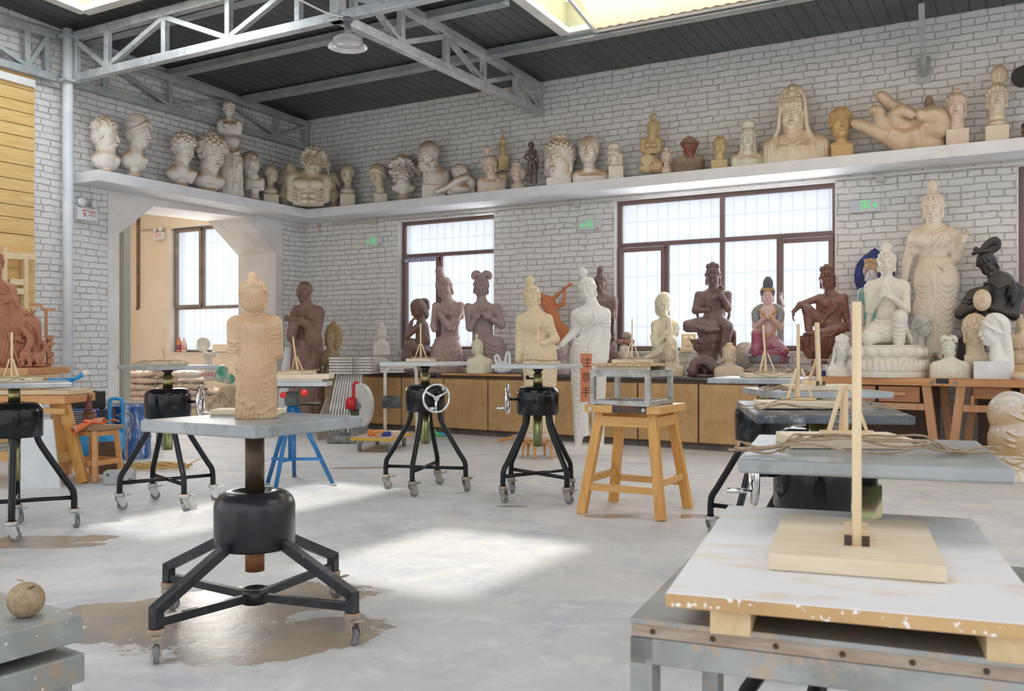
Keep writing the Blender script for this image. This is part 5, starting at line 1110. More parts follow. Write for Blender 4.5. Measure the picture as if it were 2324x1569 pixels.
p = onY(508, 796, YB - .02); tag(MB().box((0, 0, 0), (.34, .2, .14)).build('carton', mat('pale_carton', (.74, .66, .54), (.80, .72, .60), 3), None, .006, (p.x, p.y, 1.24)), 'low pale carton on the alcove window sill', 'box')
# trestle table
t, L = rig('trestle_table', 'long orange wood trestle table at the left edge', 'table', 120, 8.5)
MB().bar(L(-180, 904, 8.6), L(183, 904, 8.6), .62, .075).build('table_top', M_ORANGEW, t, .005)
def lg(u0, v0, u1, v1, d0, d1): MB().bar(L(u0, v0, d0), Vector((*L(u1, v1, d1)[:2], 0)), .085, .075, up=(0, 1, 0)).build('leg', M_STOOL, t, .004)
lg(146, 916, 190, 1101, 8.45, 8.35); lg(125, 916, 152, 1090, 8.9, 8.95); lg(-60, 916, -120, 1101, 8.45, 8.35); lg(-40, 916, -60, 1090, 8.9, 8.95)
MB().bar(L(-100, 1036, 8.4), L(172, 1036, 8.4), .04, .085).build('stretcher', M_STOOLX, t); MB().bar(L(100, 932, 8.35), L(148, 934, 8.35), .04, .05).build('apron', M_STOOLX, t)
MB().bar(L(158, 1040, 8.4), L(140, 1040, 8.95), .04, .08).build('end_rail', M_STOOLX, t)
def board(lab, u0, u1, v0, v1, d, dep, m=M_WOODX, nm='wooden_board'):
    a, b = W(u0, v1, d), W(u1, v0, d); c = (a + b) / 2; tag(MB().box((0, 0, 0), ((b - a).xy.length, dep, abs(b.z - a.z))).build(nm, m, None, .003, c, YAW), lab, 'board')
board('thin pine board lying directly on the trestle table', -120, 184, 884, 894, 8.6, .5, M_WOODX); board('orange board in the pile under the terracotta figure', -120, 124, 872, 883, 8.7, .5, M_BENCH); board('second orange board in the pile under the terracotta figure', -120, 116, 861, 871.5, 8.7, .5, M_BENCH); board('third board in the pile, just above the zinc stand top', -120, 108, 849.5, 860.5, 8.7, .5, M_WOODX)
board('wide plank platform carrying the terracotta seated figure', -120, 113, 834, 849, 8.7, .8, M_BENCH)
t, L = rig('pan', 'blue plastic pan with wrapped handle on the trestle table', 'pan', 138, 8.4, .8475); M_BLP = mat('blue_plastic', (.02, .30, .68), (.03, .36, .74), 3, .3)
MB().lathe([(0, .004), (.05, .004), (.09, .03), (.105, .085), (.112, .085), (.098, .028), (.055, -.004), (0, -.004)], (0, 0, .012), n=30).build('pan_body', M_BLP, t)
MB().tube([(.09, 0, .075), (.15, 0, .10), (.22, 0, .145)], [.014, .018, .024], 12).build('handle', M_BLP, t); MB().tube([(.21, 0, .138), (.25, 0, .155)], [.027, .025], 12).build('handle_wrap', M_SACKW, t)
t, L = rig('painted_board', 'large white board leaning under the trestle table', 'board', 88, 8.1)
mb = MB(); A_, B_, C_, D_ = L(40, 1137, 8.0), L(136, 1117, 8.05), L(118, 952, 8.2), L(30, 958, 8.2); A_.z = B_.z = 0; mb.add([A_, B_, C_, D_] + [x + Vector((0, .02, 0)) for x in (A_, B_, C_, D_)], [(0, 1, 2, 3), (7, 6, 5, 4), (0, 4, 5, 1), (1, 5, 6, 2), (2, 6, 7, 3), (3, 7, 4, 0)])
mb.build('panel', mat('white_panel', (.74, .76, .77), (.66, .68, .69), 3, .4, specks=((.4, .36, .3), .74)), t)
# little stool with gloves, jar
t, L = rig('stool', 'small orange wooden stool under gloves and a brown jar', 'stool', 212, 8.6); hz = .505
MB().box((0, 0, hz - .02), (.40, .34, .035), rotz(-.4)).build('seat', mat('stool_seat', (.40, .24, .13), (.30, .18, .10), 6, .5), t, .004)
for x in (-1, 1):
    for y in (-1, 1): p = rotz(-.4) @ Vector((x * .15, y * .12, 0)); q = rotz(-.4) @ Vector((x * .19, y * .155, 0)); MB().bar(p + Vector((0, 0, hz - .03)), q, .042, up=(0, 1, 0)).build('leg', M_ORANGEW, t, .003)
for a, b in (((-1, -1), (1, -1)), ((1, -1), (1, 1)), ((1, 1), (-1, 1)), ((-1, 1), (-1, -1))):
    for z, k_ in ((hz - .07, .155), (.17, .18)): MB().bar(rotz(-.4) @ Vector((a[0] * k_, a[1] * k_ * .82, z)), rotz(-.4) @ Vector((b[0] * k_, b[1] * k_ * .82, z)), .02, .045).build('rail', M_ORANGEW, t)
t, L = rig('jar', 'dark brown lidded jar on the small stool', 'jar', 203, 8.75, hz); M_JAR = mat('oxblood_glaze', (.16, .05, .04), (.24, .09, .07), 6, .35)
MB().lathe([(0, 0), (.05, 0), (.062, .02), (.064, .08), (.05, .105), (0, .105)], n=24).build('jar_body', M_JAR, t); MB().lathe([(0, .10), (.056, .10), (.05, .122), (.02, .13), (0, .13)], n=24).build('lid', M_JAR, t)
S = lump(.004, ((-12, 12), (-10, 10), (0, 40)), .8)
S.cone((0, 0, 0), [(0, 8), (10, 7), (22, 5)], 1, 1, .8, 'add', 7, 2); S.ell((1, 0, 25), (6, 5, 7), k=2); S.ell((-1, 0, 34), (3.6, 3.6, 4.5), k=1.5); S.cap((4, 0, 28), (9, -2, 33), 2, 1.5)
o = S.mesh('figurine', M_JAR, None, 'tiny dark red figurine standing on the brown jar lid', 'figurine', loc=G(8.75, ray(201) * 8.75, hz + .13), rz=YAW)
M_GLOVE = mat('orange_rubber_glove', (.85, .20, .06), (.75, .16, .05), 5, .5, c3=(.5, .36, .26))
def glove(label, loc, rz, sd):
    S = lump(.0045, ((-14, 34), (-14, 16), (-10, 14)), .9); rnd = random.Random(sd)
    S.box((0, 0, 0), (9, 7, 2.2), r=2, k=3); S.cap((6, 0, 0), (28, -1, 2), 6, 7.5, 3, 'add', 1.0); S.cap((14, 0, 0), (32, -1, 2.6), 3.5, 5.8, 1, 'sub')
    for i in range(4): S.tube([(-6, -5 + i * 3.6, 0), (-11, -6 + i * 4, 2), (-12 + i, -7 + i * 4.4, -3)], [1.9, 1.8, 1.5], 1)
    S.tube([(2, -6, 0), (-3, -10, 1), (-6, -11, 0)], [2, 1.8, 1.5], 1)
    o = S.mesh('rubber_glove', M_GLOVE, None, label, 'glove', 'orange work gloves on the small stool', loc=loc, rz=rz); return o
glove('orange rubber glove hanging over the left of the small stool', G(8.42, ray(192) * 8.42, hz + .012), YAW - 2.4, 1).rotation_euler = (0, .35, YAW - 1.9); glove('orange rubber glove lying across the middle of the small stool', G(8.48, ray(207) * 8.48, hz + .040), YAW - .2, 2)
t, L = rig('pliers', 'steel pliers with orange grips on the small stool', 'pliers', 236, 8.6, hz); MB().bar((-.05, 0, .03), (.04, .02, .03), .035, .02).build('jaws', M_CAST, t, .003); MB().tube([(.03, 0, .03), (.08, .02, .05), (.13, .02, .03)], .008, 8).build('grip', mat('orange_plastic', (.75, .22, .04)), t)
# compressor, case, barrel
t, L = rig('air_compressor', 'bright blue air compressor with a tube handle behind the small stool', 'compressor', 215, 9.6)
c1, c2 = L(140, 1003, 9.7), L(270, 1003, 9.5); ax = (c2 - c1).normalized(); r = .16
MB().lathe([(0, -.02), (r * .5, -.01), (r * .85, .03), (r, .09), (r, (c2 - c1).length - .09), (r * .85, (c2 - c1).length - .03), (r * .5, (c2 - c1).length + .01), (0, (c2 - c1).length + .02)], c1, 32, ax).build('tank', M_BLP, t)
hp = [L(250, 982), L(249, 960), L(249, 915), L(254, 906), L(271, 906), L(277, 915), L(278, 975), L(268, 985)]; MB().tube(spline(hp, 4), .018, 10).build('handle', M_BLP, t)
MB().box(L(180, 950, 9.7), (.34, .25, .2)).build('motor', mat('navy_motor', (.02, .05, .15), (.04, .08, .2), 4, .4), t, .02)
for x in (150, 250): MB().lathe([(0, -.02), (.06, -.02), (.06, .02), (0, .02)], Vector((*L(x, 1040, 9.45)[:2], .06)), 18, (1, 0, 0)).build('wheel', M_TYRE, t)
for i in range(6): MB().box(L(182, 935 + i * 5, 9.55), (.30, .02, .008)).build('cooling_fin', M_CAST, t)
t, L = rig('tool_case', 'black hard tool case behind the brown jar', 'case', 200, 10.0, .56); MB().box((0, 0, .10), (.30, .2, .20)).build('case_body', mat('black_case', (.015, .015, .018), None, rough=.35), t, .015); MB().cyl((-.08, -.102, .11), (-.08, -.098, .11), .012, n=12).build('latch', M_CHROME, t)
MB().box((0, .08, -.28), (.5, .3, .56)).build('crate', mat('dark_crate', (.06, .06, .07), (.12, .12, .14), 5, .7), t)
t, L = rig('barrel', 'blue plastic barrel streaked with white plaster behind the left stand', 'barrel', 298, 10.3)
m_, nt_, b_ = _nt('blue_barrel'); V = objc(nt_); cc = mix(nt_, ramp(nt_, noise(nt_, 6, 5, .7, mapping(nt_, V, (3, 3, .35))), [(.50, 0), (.60, 1)]), (.03, .12, .36), (.62, .66, .72)); nt_.links.new(cc, b_.inputs['Base Color']); b_.inputs['Roughness'].default_value = .45
MB().lathe([(0, .0), (.19, .0), (.205, .03), (.205, .22), (.215, .235), (.205, .25), (.205, .40), (.215, .415), (.205, .43), (.20, .57), (.21, .58), (.19, .585), (.185, .5), (0, .5)], n=36).build('barrel_body', m_, t)
t, L = rig('copper_pipe', 'thin bent copper pipe standing in front of the blue barrel', 'pipe', 292, 9.9); MB().tube(spline([L(262, 944), L(280, 940), L(297, 940), L(300, 960), L(290, 1000), Vector((*L(288, 1050)[:2], .01))], 5), .007, 8).build('pipe_run', mat('copper', (.60, .30, .18), None, rough=.35, metal=.7), t)
t, L = rig('low_shelf', 'grey low shelf board behind the barrel inside the doorway', 'shelf', 295, 11.6); MB().box((0, 0, .53), (.9, .3, .04)).build('shelf_board', mat('grey_board', (.28, .29, .30), None), t); MB().box((-.4, 0, .255), (.04, .28, .51)).build('side', mat('grey_board', (.28, .29, .30), None), t); MB().box((.4, 0, .255), (.04, .28, .51)).build('side', mat('grey_board', (.28, .29, .30), None), t)
t, L = rig('plywood_offcut', 'dark brown plywood offcut leaning behind the small stool', 'board', 255, 8.95); mb = MB(); A_, B_, C_, D_ = L(222, 1080), L(288, 1078), L(262, 1002), L(222, 1004); A_.z = B_.z = 0; mb.add([A_, B_, C_, D_] + [x + Vector((0, .02, 0)) for x in (A_, B_, C_, D_)], [(0, 1, 2, 3), (7, 6, 5, 4), (0, 4, 5, 1), (1, 5, 6, 2), (2, 6, 7, 3), (3, 7, 4, 0)]); mb.build('board', mat('dark_ply', (.14, .085, .05), (.2, .13, .08), 4), t)
p = onZ(272, 1098, 0); S = lump(.005, ((-30, 30), (-22, 22), (-2, 30)), 1.2); S.box((0, 0, 12), (25, 17, 12), r=2.5); rnd = random.Random(8)
for i in range(14): S.ell((rnd.choice((-25, 25, rnd.uniform(-25, 25))), rnd.uniform(-17, 17), rnd.uniform(3, 24)), [rnd.uniform(1.5, 4)] * 3, None, 1, 'sub')
o = S.mesh('concrete_block', mat('grey_block', (.40, .41, .40), (.52, .52, .50), 6, .9), None, 'chipped grey concrete block on the floor beside the small stool', 'block', loc=(p.x, p.y, 0), rz=YAW + .2)
p = onZ(350, 1064, 0); mb = MB(); rnd = random.Random(21); pts = []
for i in range(170):
    a = i * .33; r = .16 + .09 * math.sin(i * .11) ; pts.append((r * 1.5 * math.cos(a) + rnd.uniform(-.03, .03), r * .85 * math.sin(a) + rnd.uniform(-.03, .03), .008 + .03 * (i / 170) + rnd.uniform(0, .02)))
pts += [(.3, -.05, .02), (.42, .0, .08), (.45, .12, .10)]; mb.tube(spline(pts, 3), .006, 5)
tag(mb.build('cable_coil', mat('yellow_cable', (.72, .48, .16), (.62, .38, .12), 9, .45), None, 0, (p.x, p.y, 0), YAW), 'loose coil of yellow cable on the floor by the concrete block', 'cable')
# ceiling lamp
P_ = W(789, 108, 9.35); t = thing('pendant_lamp', 'white enamel pendant lamp hanging from the truss crossing', 'lamp', P_, 0); M_SHADE = mat('lamp_enamel', (.80, .80, .80), (.70, .70, .68), 5, .3, .2)
MB().lathe([(.20, 0), (.196, .012), (.155, .04), (.145, .085), (.10, .115), (.04, .13), (.035, .165), (.0, .165), (0, .158), (.03, .155), (.034, .124), (.095, .108), (.138, .08), (.148, .035), (.19, .004), (.20, 0)], n=40).build('lamp_shade', M_SHADE, t)
MB().lathe([(0, .030), (.135, .030), (.135, .034), (0, .034)], n=32).build('diffuser', mat('milky_diffuser', (.70, .70, .78), None, rough=.25), t)
MB().lathe([(0, .16), (.033, .16), (.036, .21), (.028, .22), (.032, .25), (.024, .27), (0, .27)], n=24).build('socket', mat('grey_socket', (.16, .17, .18), None, rough=.4), t)
MB().cyl((0, 0, .26), (0, 0, .30), .05, n=20).build('ceiling_rose', mat('grey_socket', (.16, .17, .18)), t)
MB().tube(spline([(0.01, 0, .29), (-.03, -.0, .31), (-.2, -.1, .36), (-.42, -.3, .48), (-.6, -.5, .52)], 5), .012, 6).build('supply_cable', M_WHITEP, t)
t = thing('lamp_hanger', 'steel hanger plates joining the trusses over the pendant lamp', 'bracket', (-6.27, 7.3, 4.56)); MB().box((0, 0, .0), (.14, .14, .02)).build('plate', M_STEEL, t); MB().box((0, 0, .28), (.12, .12, .5)).build('node_post', M_STEEL, t, .004)
# hammer and plaster crumbs near the cushion stool, box on the farthest stand row
t, L = rig('wooden_mallet', 'wooden handled mallet on the floor beside the cushioned stool', 'mallet', 1160, 11.9); MB().cyl((-.16, 0, .03), (.06, 0, .09), .018, n=10).build('handle', M_STOOL, t); MB().cyl((.04, -.05, .07), (.12, .05, .07), .05, n=14).build('mallet_head', mat('dusty_wood', (.50, .34, .24), None), t)
S = lump(.006, ((-30, 30), (-20, 20), (-2, 14)), 1.0)
for i in range(16): S.ell((rnd.uniform(-20, 20), rnd.uniform(-12, 12), rnd.uniform(1, 6)), [rnd.uniform(4, 8)] * 3, k=1)
o = S.mesh('plaster_rubble', mat('rubble_pink', (.60, .48, .40), (.70, .60, .52), 6, .9), None, 'heap of pinkish plaster rubble behind the wooden mallet', 'rubble', loc=onZ(1195, 1003, 0), rz=YAW); o['kind'] = 'stuff'
t, L = rig('green_funnel', 'green plastic funnel lying behind the left central stand', 'funnel', 975, 12.3); MB().lathe([(.13, 0), (.10, .1), (.03, .2), (.02, .3), (.0, .3)], (-.1, 0, .13), 24, (1, 0, -.25)).build('cone', mat('green_plastic', (.10, .50, .16), None, rough=.35), t); MB().tube([(.12, 0, .09), (.2, .02, .07), (.25, .02, .12)], .025, 8).build('spout', M_BLP, t)
t, L = rig('medicine_box', 'white and navy carton with printed circle on the bench end', 'box', 1888, 10.55, .9065); MB().box((0, 0, .03), (.20, .12, .06)).build('carton_base', mat('navy_carton', (.03, .05, .30), None, rough=.4), t, .002); o = MB().box((.005, 0, .095), (.20, .11, .07)).build('carton_top', mat('white_carton', (.82, .82, .86), None, rough=.4), t, .002)
g = MB(); g.tube([(-.045 + .028 * math.cos(a), -.057, .095 + .028 * math.sin(a)) for a in np.linspace(0, 2 * PI, 21)[:-1]], .002, 5, closed=True); g.build('printed_circle', mat('navy_carton', (.03, .05, .30)), o)
g = MB(); g.box((.05, -.0565, .11), (.06, .002, .012)); g.build('printed_line', M_RED, o); g = MB(); g.box((.05, -.0565, .085), (.06, .002, .010)); g.build('printed_line', mat('navy_carton', (.03, .05, .30)), o)
# ---------------------------------------------------------------- casts and statues on the high shelf
DUST = (.42, .245, .11)
M_PL = mat('white_plaster_cast', (.78, .73, .66), (.72, .65, .56), 5, .65, dust=(DUST, .85)); M_PLC = mat('cream_plaster_cast', (.74, .66, .52), (.68, .58, .43), 5, .6, dust=((.44, .30, .16), .7))
M_PLY = mat('old_yellow_cast', (.60, .48, .28), (.52, .38, .20), 5, .6, dust=((.38, .25, .12), .6)); M_TANW = mat('honey_clay', (.62, .42, .20), (.55, .36, .16), 4, .55, dust=((.45, .30, .15), .4))
M_PINKC = mat('pale_pink_cast', (.74, .62, .52), (.66, .52, .42), 6, .65, dust=((.46, .30, .18), .6)); M_BRZ = mat('dark_bronze', (.11, .08, .06), (.18, .13, .09), 6, .35, .3, dust=((.30, .22, .15), .5))
M_GREENP = mat('greenish_plaster', (.72, .72, .60), (.66, .66, .54), 5, .6, dust=((.46, .32, .18), .6))
ZS = 3.45
def shelf(u, hw, vtop, left=False, dep=46, res=1.0, off=0):
    d = dX(u, -10.47) if left else dY(u, 11.42 + off); v0 = HV - (ZS - CAM_H) * FPX / d
    return Sculpt(u, v0, d, ((-hw - 3, hw + 3), (-dep, dep), (-1, v0 - vtop + 18)), res)
def block(S, u0, u1, vt, dep=None, k=.3):
    w_ = (u1 - u0) / 2; dep = dep or w_ * .95; h = (S.v0 - vt) / 2; S.box(((u0 + u1) / 2 - S.u0, 0, h - .5), (w_, dep, h + .5), r=1.2, k=k)
def chestcut(S, u, v, w, h, base_v, rb, dep=.5, yaw=0):
    """rounded-off chest with a hollow front hem, standing on a turned foot"""
    c = S.P(u, v); S.ell(c + np.array([0, 2, -h * .2], np.float32), (w, w * dep, h), Rm(yaw), k=5); S.cap(S.P(u - w * .7, v + h * .1, 2), S.P(u + w * .7, v + h * .1, 2), w * .3, k=4)
    S.ell(S.P(u, v + h * 1.25, -w * .5), (w * .75, w * .6, h * .45), k=2, op='sub')
    roundbase(S, u, base_v, rb * .8, rb, S.v0 - base_v + 1, 2)
def torso(S, u, vs, w, vb=None, dep=.5, slope=.3, waist=.8, k=5, yb=0):
    """shoulders of half width w at height vs, trunk down to vb"""
    vb = vb or S.v0; H = vb - vs
    for q in (-1, 1):
        S.cap(S.P(u + q * w * .08, vs + w * (slope * .35), yb + 1), S.P(u + q * w * .72, vs + w * (slope * 1.25), yb), w * .17, w * .26, k=k); S.cap(S.P(u + q * w * .72, vs + w * slope * 1.25, yb), S.P(u + q * w * .80, min(vs + w * 1.1, vb + 5), yb), w * .25, w * .20, k=k)
    S.cone((u - S.u0, yb, S.v0 - vb), [(0, w * waist), (H * .35, w * waist * .98), (max(H - w * slope * 1.6, H * .5), w * .86), (max(H - w * slope * .6, H * .75), w * .48), (H + w * .1, w * .16)], k, 1, dep)
def fin(S, label, m, cat='bust', group=None, name=None): return S.mesh(name or 'plaster_bust', m, None, label, cat, group)
SG = 'plaster casts on the high shelf'
# 1-4 classical heads on the left arm of the shelf
S = shelf(243, 42, 268, True); head(S, 241, 308, 64, 68, 6, 0, hair='short', neck=S.P(240, 352), nr=.24, age=1); chestcut(S, 240, 360, 35, 24, 380, 22, dep=.55, yaw=25); S.cap(S.P(240, 338, 4), S.P(240, 356, 2), 17, 24, 8); fin(S, 'cropped haired Roman man in profile facing right, leftmost plaster bust on the shelf', M_PL)
S = shelf(308, 40, 262, True); head(S, 316, 299, 62, 55, 8, 0, hair='wavy', neck=S.P(308, 352), nr=.20); chestcut(S, 305, 360, 33, 24, 378, 19, yaw=25); fin(S, 'plaster bust of a woman with wavy gathered hair, second from the left', M_PL)
S = shelf(415, 42, 300, True); head(S, 419, 338, 54, 35, 16, 0, hair='curly', neck=S.P(411, 385), nr=.24, seed=4); chestcut(S, 411, 392, 35, 21, 406, 21, yaw=20); S.cap(S.P(432, 410), S.P(443, 392), 7, 5, 3); fin(S, 'curly haired youth with a raised scroll at the chest edge, third bust from left', M_PL)
S = shelf(476, 46, 303, True); head(S, 482, 350, 68, 38, 16, 4, hair='curly', neck=S.P(472, 405), nr=.24, seed=8); chestcut(S, 474, 408, 38, 21, 420, 25, yaw=20); fin(S, 'largest curly haired plaster head with furrowed brow, left of the armless standing figure', M_PL)
# 5 armless draped figure
S = shelf(527, 42, 226, True, dep=34); head(S, 520, 247, 30, 25, 5, 4, hair='wavy', neck=S.P(521, 271), nr=.2)
torso(S, 522, 270, 27, 330, .5, .25, .62, 4); S.ell(S.P(513, 288, -12), (7.5, 6, 6.5), k=4); S.ell(S.P(530, 288, -12), (7.5, 6, 6.5), k=4); S.cap(S.P(500, 282), S.P(499, 297), 8, 6.5, 3); S.cap(S.P(541, 280), S.P(544, 288), 8, 7, 3)
S.ell(S.P(524, 320), (20, 13, 14), k=5)
S.cone((-4, 0, 0), [(0, 30), (20, 29), (50, 26), (85, 23), (108, 21), (118, 15)], 5, 1, .62, 'add', 16, 3); S.ell(S.P(538, 375, -10), (14, 12, 30), k=5)
for a, b, c_, e in ((508, 545, 540, 336), (504, 535, 545, 345), (502, 520, 548, 362)): S.fold([(a, 342), (b - 8, 352), (c_, e)], 2.4)
for i in range(7): S.fold([(500 + i * 7, 345 + i * 3), (497 + i * 8.5, 390), (496 + i * 9, 436)], 2.0, .8)
for i in range(4): S.fold([(552, 360 + i * 8), (538, 385 + i * 10), (530, 425 + i * 3)], 2.0, .8)
fin(S, 'armless half draped standing woman, tallest cast at the left of the shelf', M_PL, 'statue', name='plaster_statue')
# 6
S = shelf(575, 30, 332, True); head(S, 572, 368, 44, 38, -18, 4, hair='bob', neck=S.P(576, 400), nr=.19); torso(S, 578, 402, 22, 432, .5, .25, .85); roundbase(S, 578, 428, 13, 13, S.v0 - 427)
for i in range(5): S.fold([(562 + i * 7, 408), (564 + i * 6, 430)], 1.4)
fin(S, 'plaster bust of a woman in a smooth hood with upturned face', M_PL)
S = shelf(615, 28, 370, True); head(S, 616, 394, 38, 42, -4, 0, hair='bald', neck=S.P(612, 425), nr=.17, age=1); S.ell(S.P(613, 434), (18, 12, 10), k=5); block(S, 598, 633, 443); fin(S, 'plaster head of a bald gaunt man on a square block, left arm of the shelf', M_PLC)
S = shelf(650, 28, 378, True, off=0); head(S, 653, 407, 36, 58, 6, 0, hair='oldlong', neck=S.P(645, 435), nr=.22, age=1); S.ell(S.P(645, 444), (17, 12, 11), k=5); roundbase(S, 645, 452, 11, 14, S.v0 - 451); fin(S, 'plaster old man with long swept hair in profile, left of the muscular torso', M_PLC)
# 9 muscular torso at the corner
d9 = 14.35; v9 = HV - 2.25 * FPX / d9; S = Sculpt(702, v9, d9, ((-62, 62), (-44, 44), (-1, v9 - 328)), 1.0)
head(S, 712, 365, 50, 6, -22, 14, hair='wild', neck=S.P(706, 405), nr=.27, age=2, seed=5); torso(S, 700, 394, 50, None, .55, .22, .68, 7)
for s in (-1, 1): S.ell(S.P(700 + s * 17, 421, -22), (19, 9, 12), k=5); S.fold([(700 + s * 5, 433), (700 + s * 24, 436), (700 + s * 36, 422)], 1.3, op='sub')
S.fold([(701, 405), (701, 440), (702, 470)], 1.3, op='sub')
for v in (447, 460):
    for s in (-1, 1): S.ell(S.P(700 + s * 9, v, -23), (9, 6, 6.5), k=2)
for i in range(4):
    for s in (-1, 1): S.ell(S.P(700 + s * 31, 436 + i * 8, -15), (6, 5, 3), k=2)
S.cap(S.P(668, 405), S.P(660, 380, 8), 14, 10, 5); S.cap(S.P(738, 408), S.P(744, 420, 4), 13, 11, 5)
fin(S, 'large bearded muscular torso with wild curls in the corner of the shelf', M_PLC, 'statue', name='plaster_torso')
S = shelf(752, 28, 385); head(S, 751, 411, 36, -35, 2, 0, hair='oldlong', neck=S.P(758, 437), nr=.22, age=1, seed=3); S.ell(S.P(757, 443), (16, 11, 11), k=5); roundbase(S, 757, 450, 10, 14, S.v0 - 449); fin(S, 'plaster old man with long hair facing left, just right of the muscular torso', M_PLC)
S = shelf(788, 28, 370); head(S, 788, 394, 38, -22, -2, 0, hair='bald', neck=S.P(789, 425), nr=.17, age=1); S.ell(S.P(789, 434), (17, 12, 9), k=5); block(S, 772, 806, 442); fin(S, 'plaster head of a bald gaunt man on a pale block, right of the corner', M_PLC)
S = shelf(861, 34, 372); head(S, 857, 399, 42, -22, 10, 0, hair='wavy', neck=S.P(864, 430), nr=.2); S.cap(S.P(864, 432), S.P(864, 442), 9, 11, 4); block(S, 849, 879, 441); fin(S, 'plaster girl head with bound hair on a small cube left of the wild haired bust', M_PLC)
S = shelf(915, 46, 342, dep=40); head(S, 912, 386, 50, -14, -20, -4, hair='wild', neck=S.P(915, 420), nr=.27, age=2, seed=11); chestcut(S, 916, 424, 27, 13, 430, 18); fin(S, 'bearded plaster head with hair streaming to the right', M_PL)
S = shelf(985, 44, 316, dep=40); head(S, 972, 352, 56, -38, 12, 0, hair='bald', neck=S.P(984, 400), nr=.27, age=2, seed=2); torso(S, 990, 380, 30, 424, .6, .35, .85); block(S, 958, 1012, 423)
for i in range(6): S.fold([(1008 - i * 4, 372 + i * 2), (1004 - i * 6, 395), (988 - i * 6, 420)], 1.8)
fin(S, 'bald plaster philosopher with full curly beard and draped shoulder', M_PL)
S = shelf(1035, 52, 368, dep=34); head(S, 1043, 396, 34, -42, 6, -16, hair='curly', neck=S.P(1048, 418), nr=.24, seed=6)
S.tube([S.P(992, 436, -8), S.P(1015, 428, -12), S.P(1040, 412, -16), S.P(1060, 405, -12)], [5, 6.5, 8, 8], 2); S.tube([S.P(1066, 408, -4), S.P(1072, 418, -2), S.P(1062, 426, 2)], [9, 9, 8], 3); S.ell(S.P(1045, 430), (30, 18, 12), k=5); S.cap(S.P(1020, 436), S.P(1075, 436), 7, k=3); fin(S, 'curly plaster girl resting her head on a folded arm', M_PL, 'statue', name='plaster_statue')
# Chinese figures along the back wall
S = shelf(1116, 40, 328); head(S, 1110, 376, 38, -18, 16, -4, hair='coil', ear='long', neck=S.P(1115, 400), nr=.21, knot=1.0); torso(S, 1116, 400, 33, None, .5, .3, .85)
for a, b in (((1098, 408), (1130, 408)), ((1094, 412), (1134, 412))): S.fold([a, ((a[0] + b[0]) / 2, a[1] + 14), b], 1.2)
S.ell(S.P(1131, 412, -14), (5, 3, 5), k=1); S.fold([(1114, 424), (1106, 436)], 1.2); fin(S, 'cream bust with a spiral topknot and head bowed to the left', M_PINKC)
S = shelf(1142, 22, 298, dep=24, off=.1); head(S, 1140, 337, 22, -10, 4, 0, hair='bald', neck=S.P(1142, 352), nr=.2); S.cone((-1, 0, S.v0 - 328), [(0, 7), (12, 7.5), (13, 4), (22, 3), (33, 2.2)], 1); torso(S, 1142, 352, 12, 388, .55, .2, .95, 3); roundbase(S, 1142, 398, 12, 10, S.v0 - 397); S.tube([S.P(1152, 358), S.P(1150, 375, -6), S.P(1140, 385, -8)], 3, 1.5); fin(S, 'slender armless figurine with a tall pointed headdress behind the cream busts', M_PLY, 'statue', name='plaster_figurine')
S = shelf(1174, 26, 350); head(S, 1172, 392, 30, -24, 8, 4, hair='crown', ear=None, neck=S.P(1176, 418), nr=.24, knot=.85); S.ell(S.P(1182, 392, 8), (13, 12, 20), k=4); S.ell(S.P(1176, 424), (16, 12, 12), k=4); fin(S, 'small worn crowned head beside the bronze nude', M_PINKC)
S = shelf(1206, 24, 318, dep=20, res=.7); head(S, 1205, 330, 15, -20, 5, 0, hair='bob', neck=S.P(1207, 341), nr=.2)
torso(S, 1208, 340, 11, 360, .6, .22, .68, 2); S.ell(S.P(1203, 348, -6), (3.6, 3.5, 3.2), k=1.5); S.ell(S.P(1212, 348, -6), (3.6, 3.5, 3.2), k=1.5); S.ell(S.P(1207, 368), (9.5, 7, 7), k=4)
arm(S, S.P(1199, 344), S.P(1190, 358), S.P(1200, 365, -4), 2.8, 2.2, 1.7, 1.2); arm(S, S.P(1217, 345), S.P(1220, 362), S.P(1221, 380), 2.8, 2.2, 1.7, 1.2); S.cap(S.P(1221, 380), S.P(1220, 386), 1.8)
S.cap(S.P(1203, 370), S.P(1204, 392), 5.5, 3.8, 2); S.cap(S.P(1204, 392), S.P(1207, 412), 3.6, 2, 1.2); S.cap(S.P(1212, 370), S.P(1216, 392), 5.5, 3.8, 2); S.cap(S.P(1216, 392), S.P(1218, 412), 3.4, 2, 1.2)
for u in (1205, 1217): S.cap(S.P(u + 1, 414, 1), S.P(u - 1, 415, -5), 2, 1.6)
S.box((0, 0, 1.5), (15, 10, 3.5), r=1); fin(S, 'small dark bronze standing nude with hand on hip', M_BRZ, 'statue', name='bronze_figurine')
S = shelf(1270, 46, 300, dep=48, off=-.07); head(S, 1267, 363, 78, -24, 4, 0, hair='snail', ear='long', neck=S.P(1274, 402), nr=.27); block(S, 1240, 1296, 406, 22); fin(S, 'very large curly haired serene head with long ears on a low slab', M_PL, 'statue', name='plaster_cast')
S = shelf(1338, 50, 302, dep=40); head(S, 1336, 343, 54, -12, -4, 0, hair='pulled', neck=S.P(1336, 385), nr=.19); torso(S, 1341, 385, 41, None, .5, .28, .85, 7); fin(S, 'woman bust with pulled back hair and bare dusty shoulders', M_PL)
S = shelf(1398, 28, 302); head(S, 1393, 358, 36, -22, 6, 0, hair='crown', ear='long', neck=S.P(1397, 384), nr=.25, knot=1.0); S.tube([S.P(1409, 350), S.P(1410, 368), S.P(1406, 382)], 3.5, 2); block(S, 1381, 1415, 378, 15, 3); fin(S, 'narrow head with a tall petal crown on an upright block', M_PL)
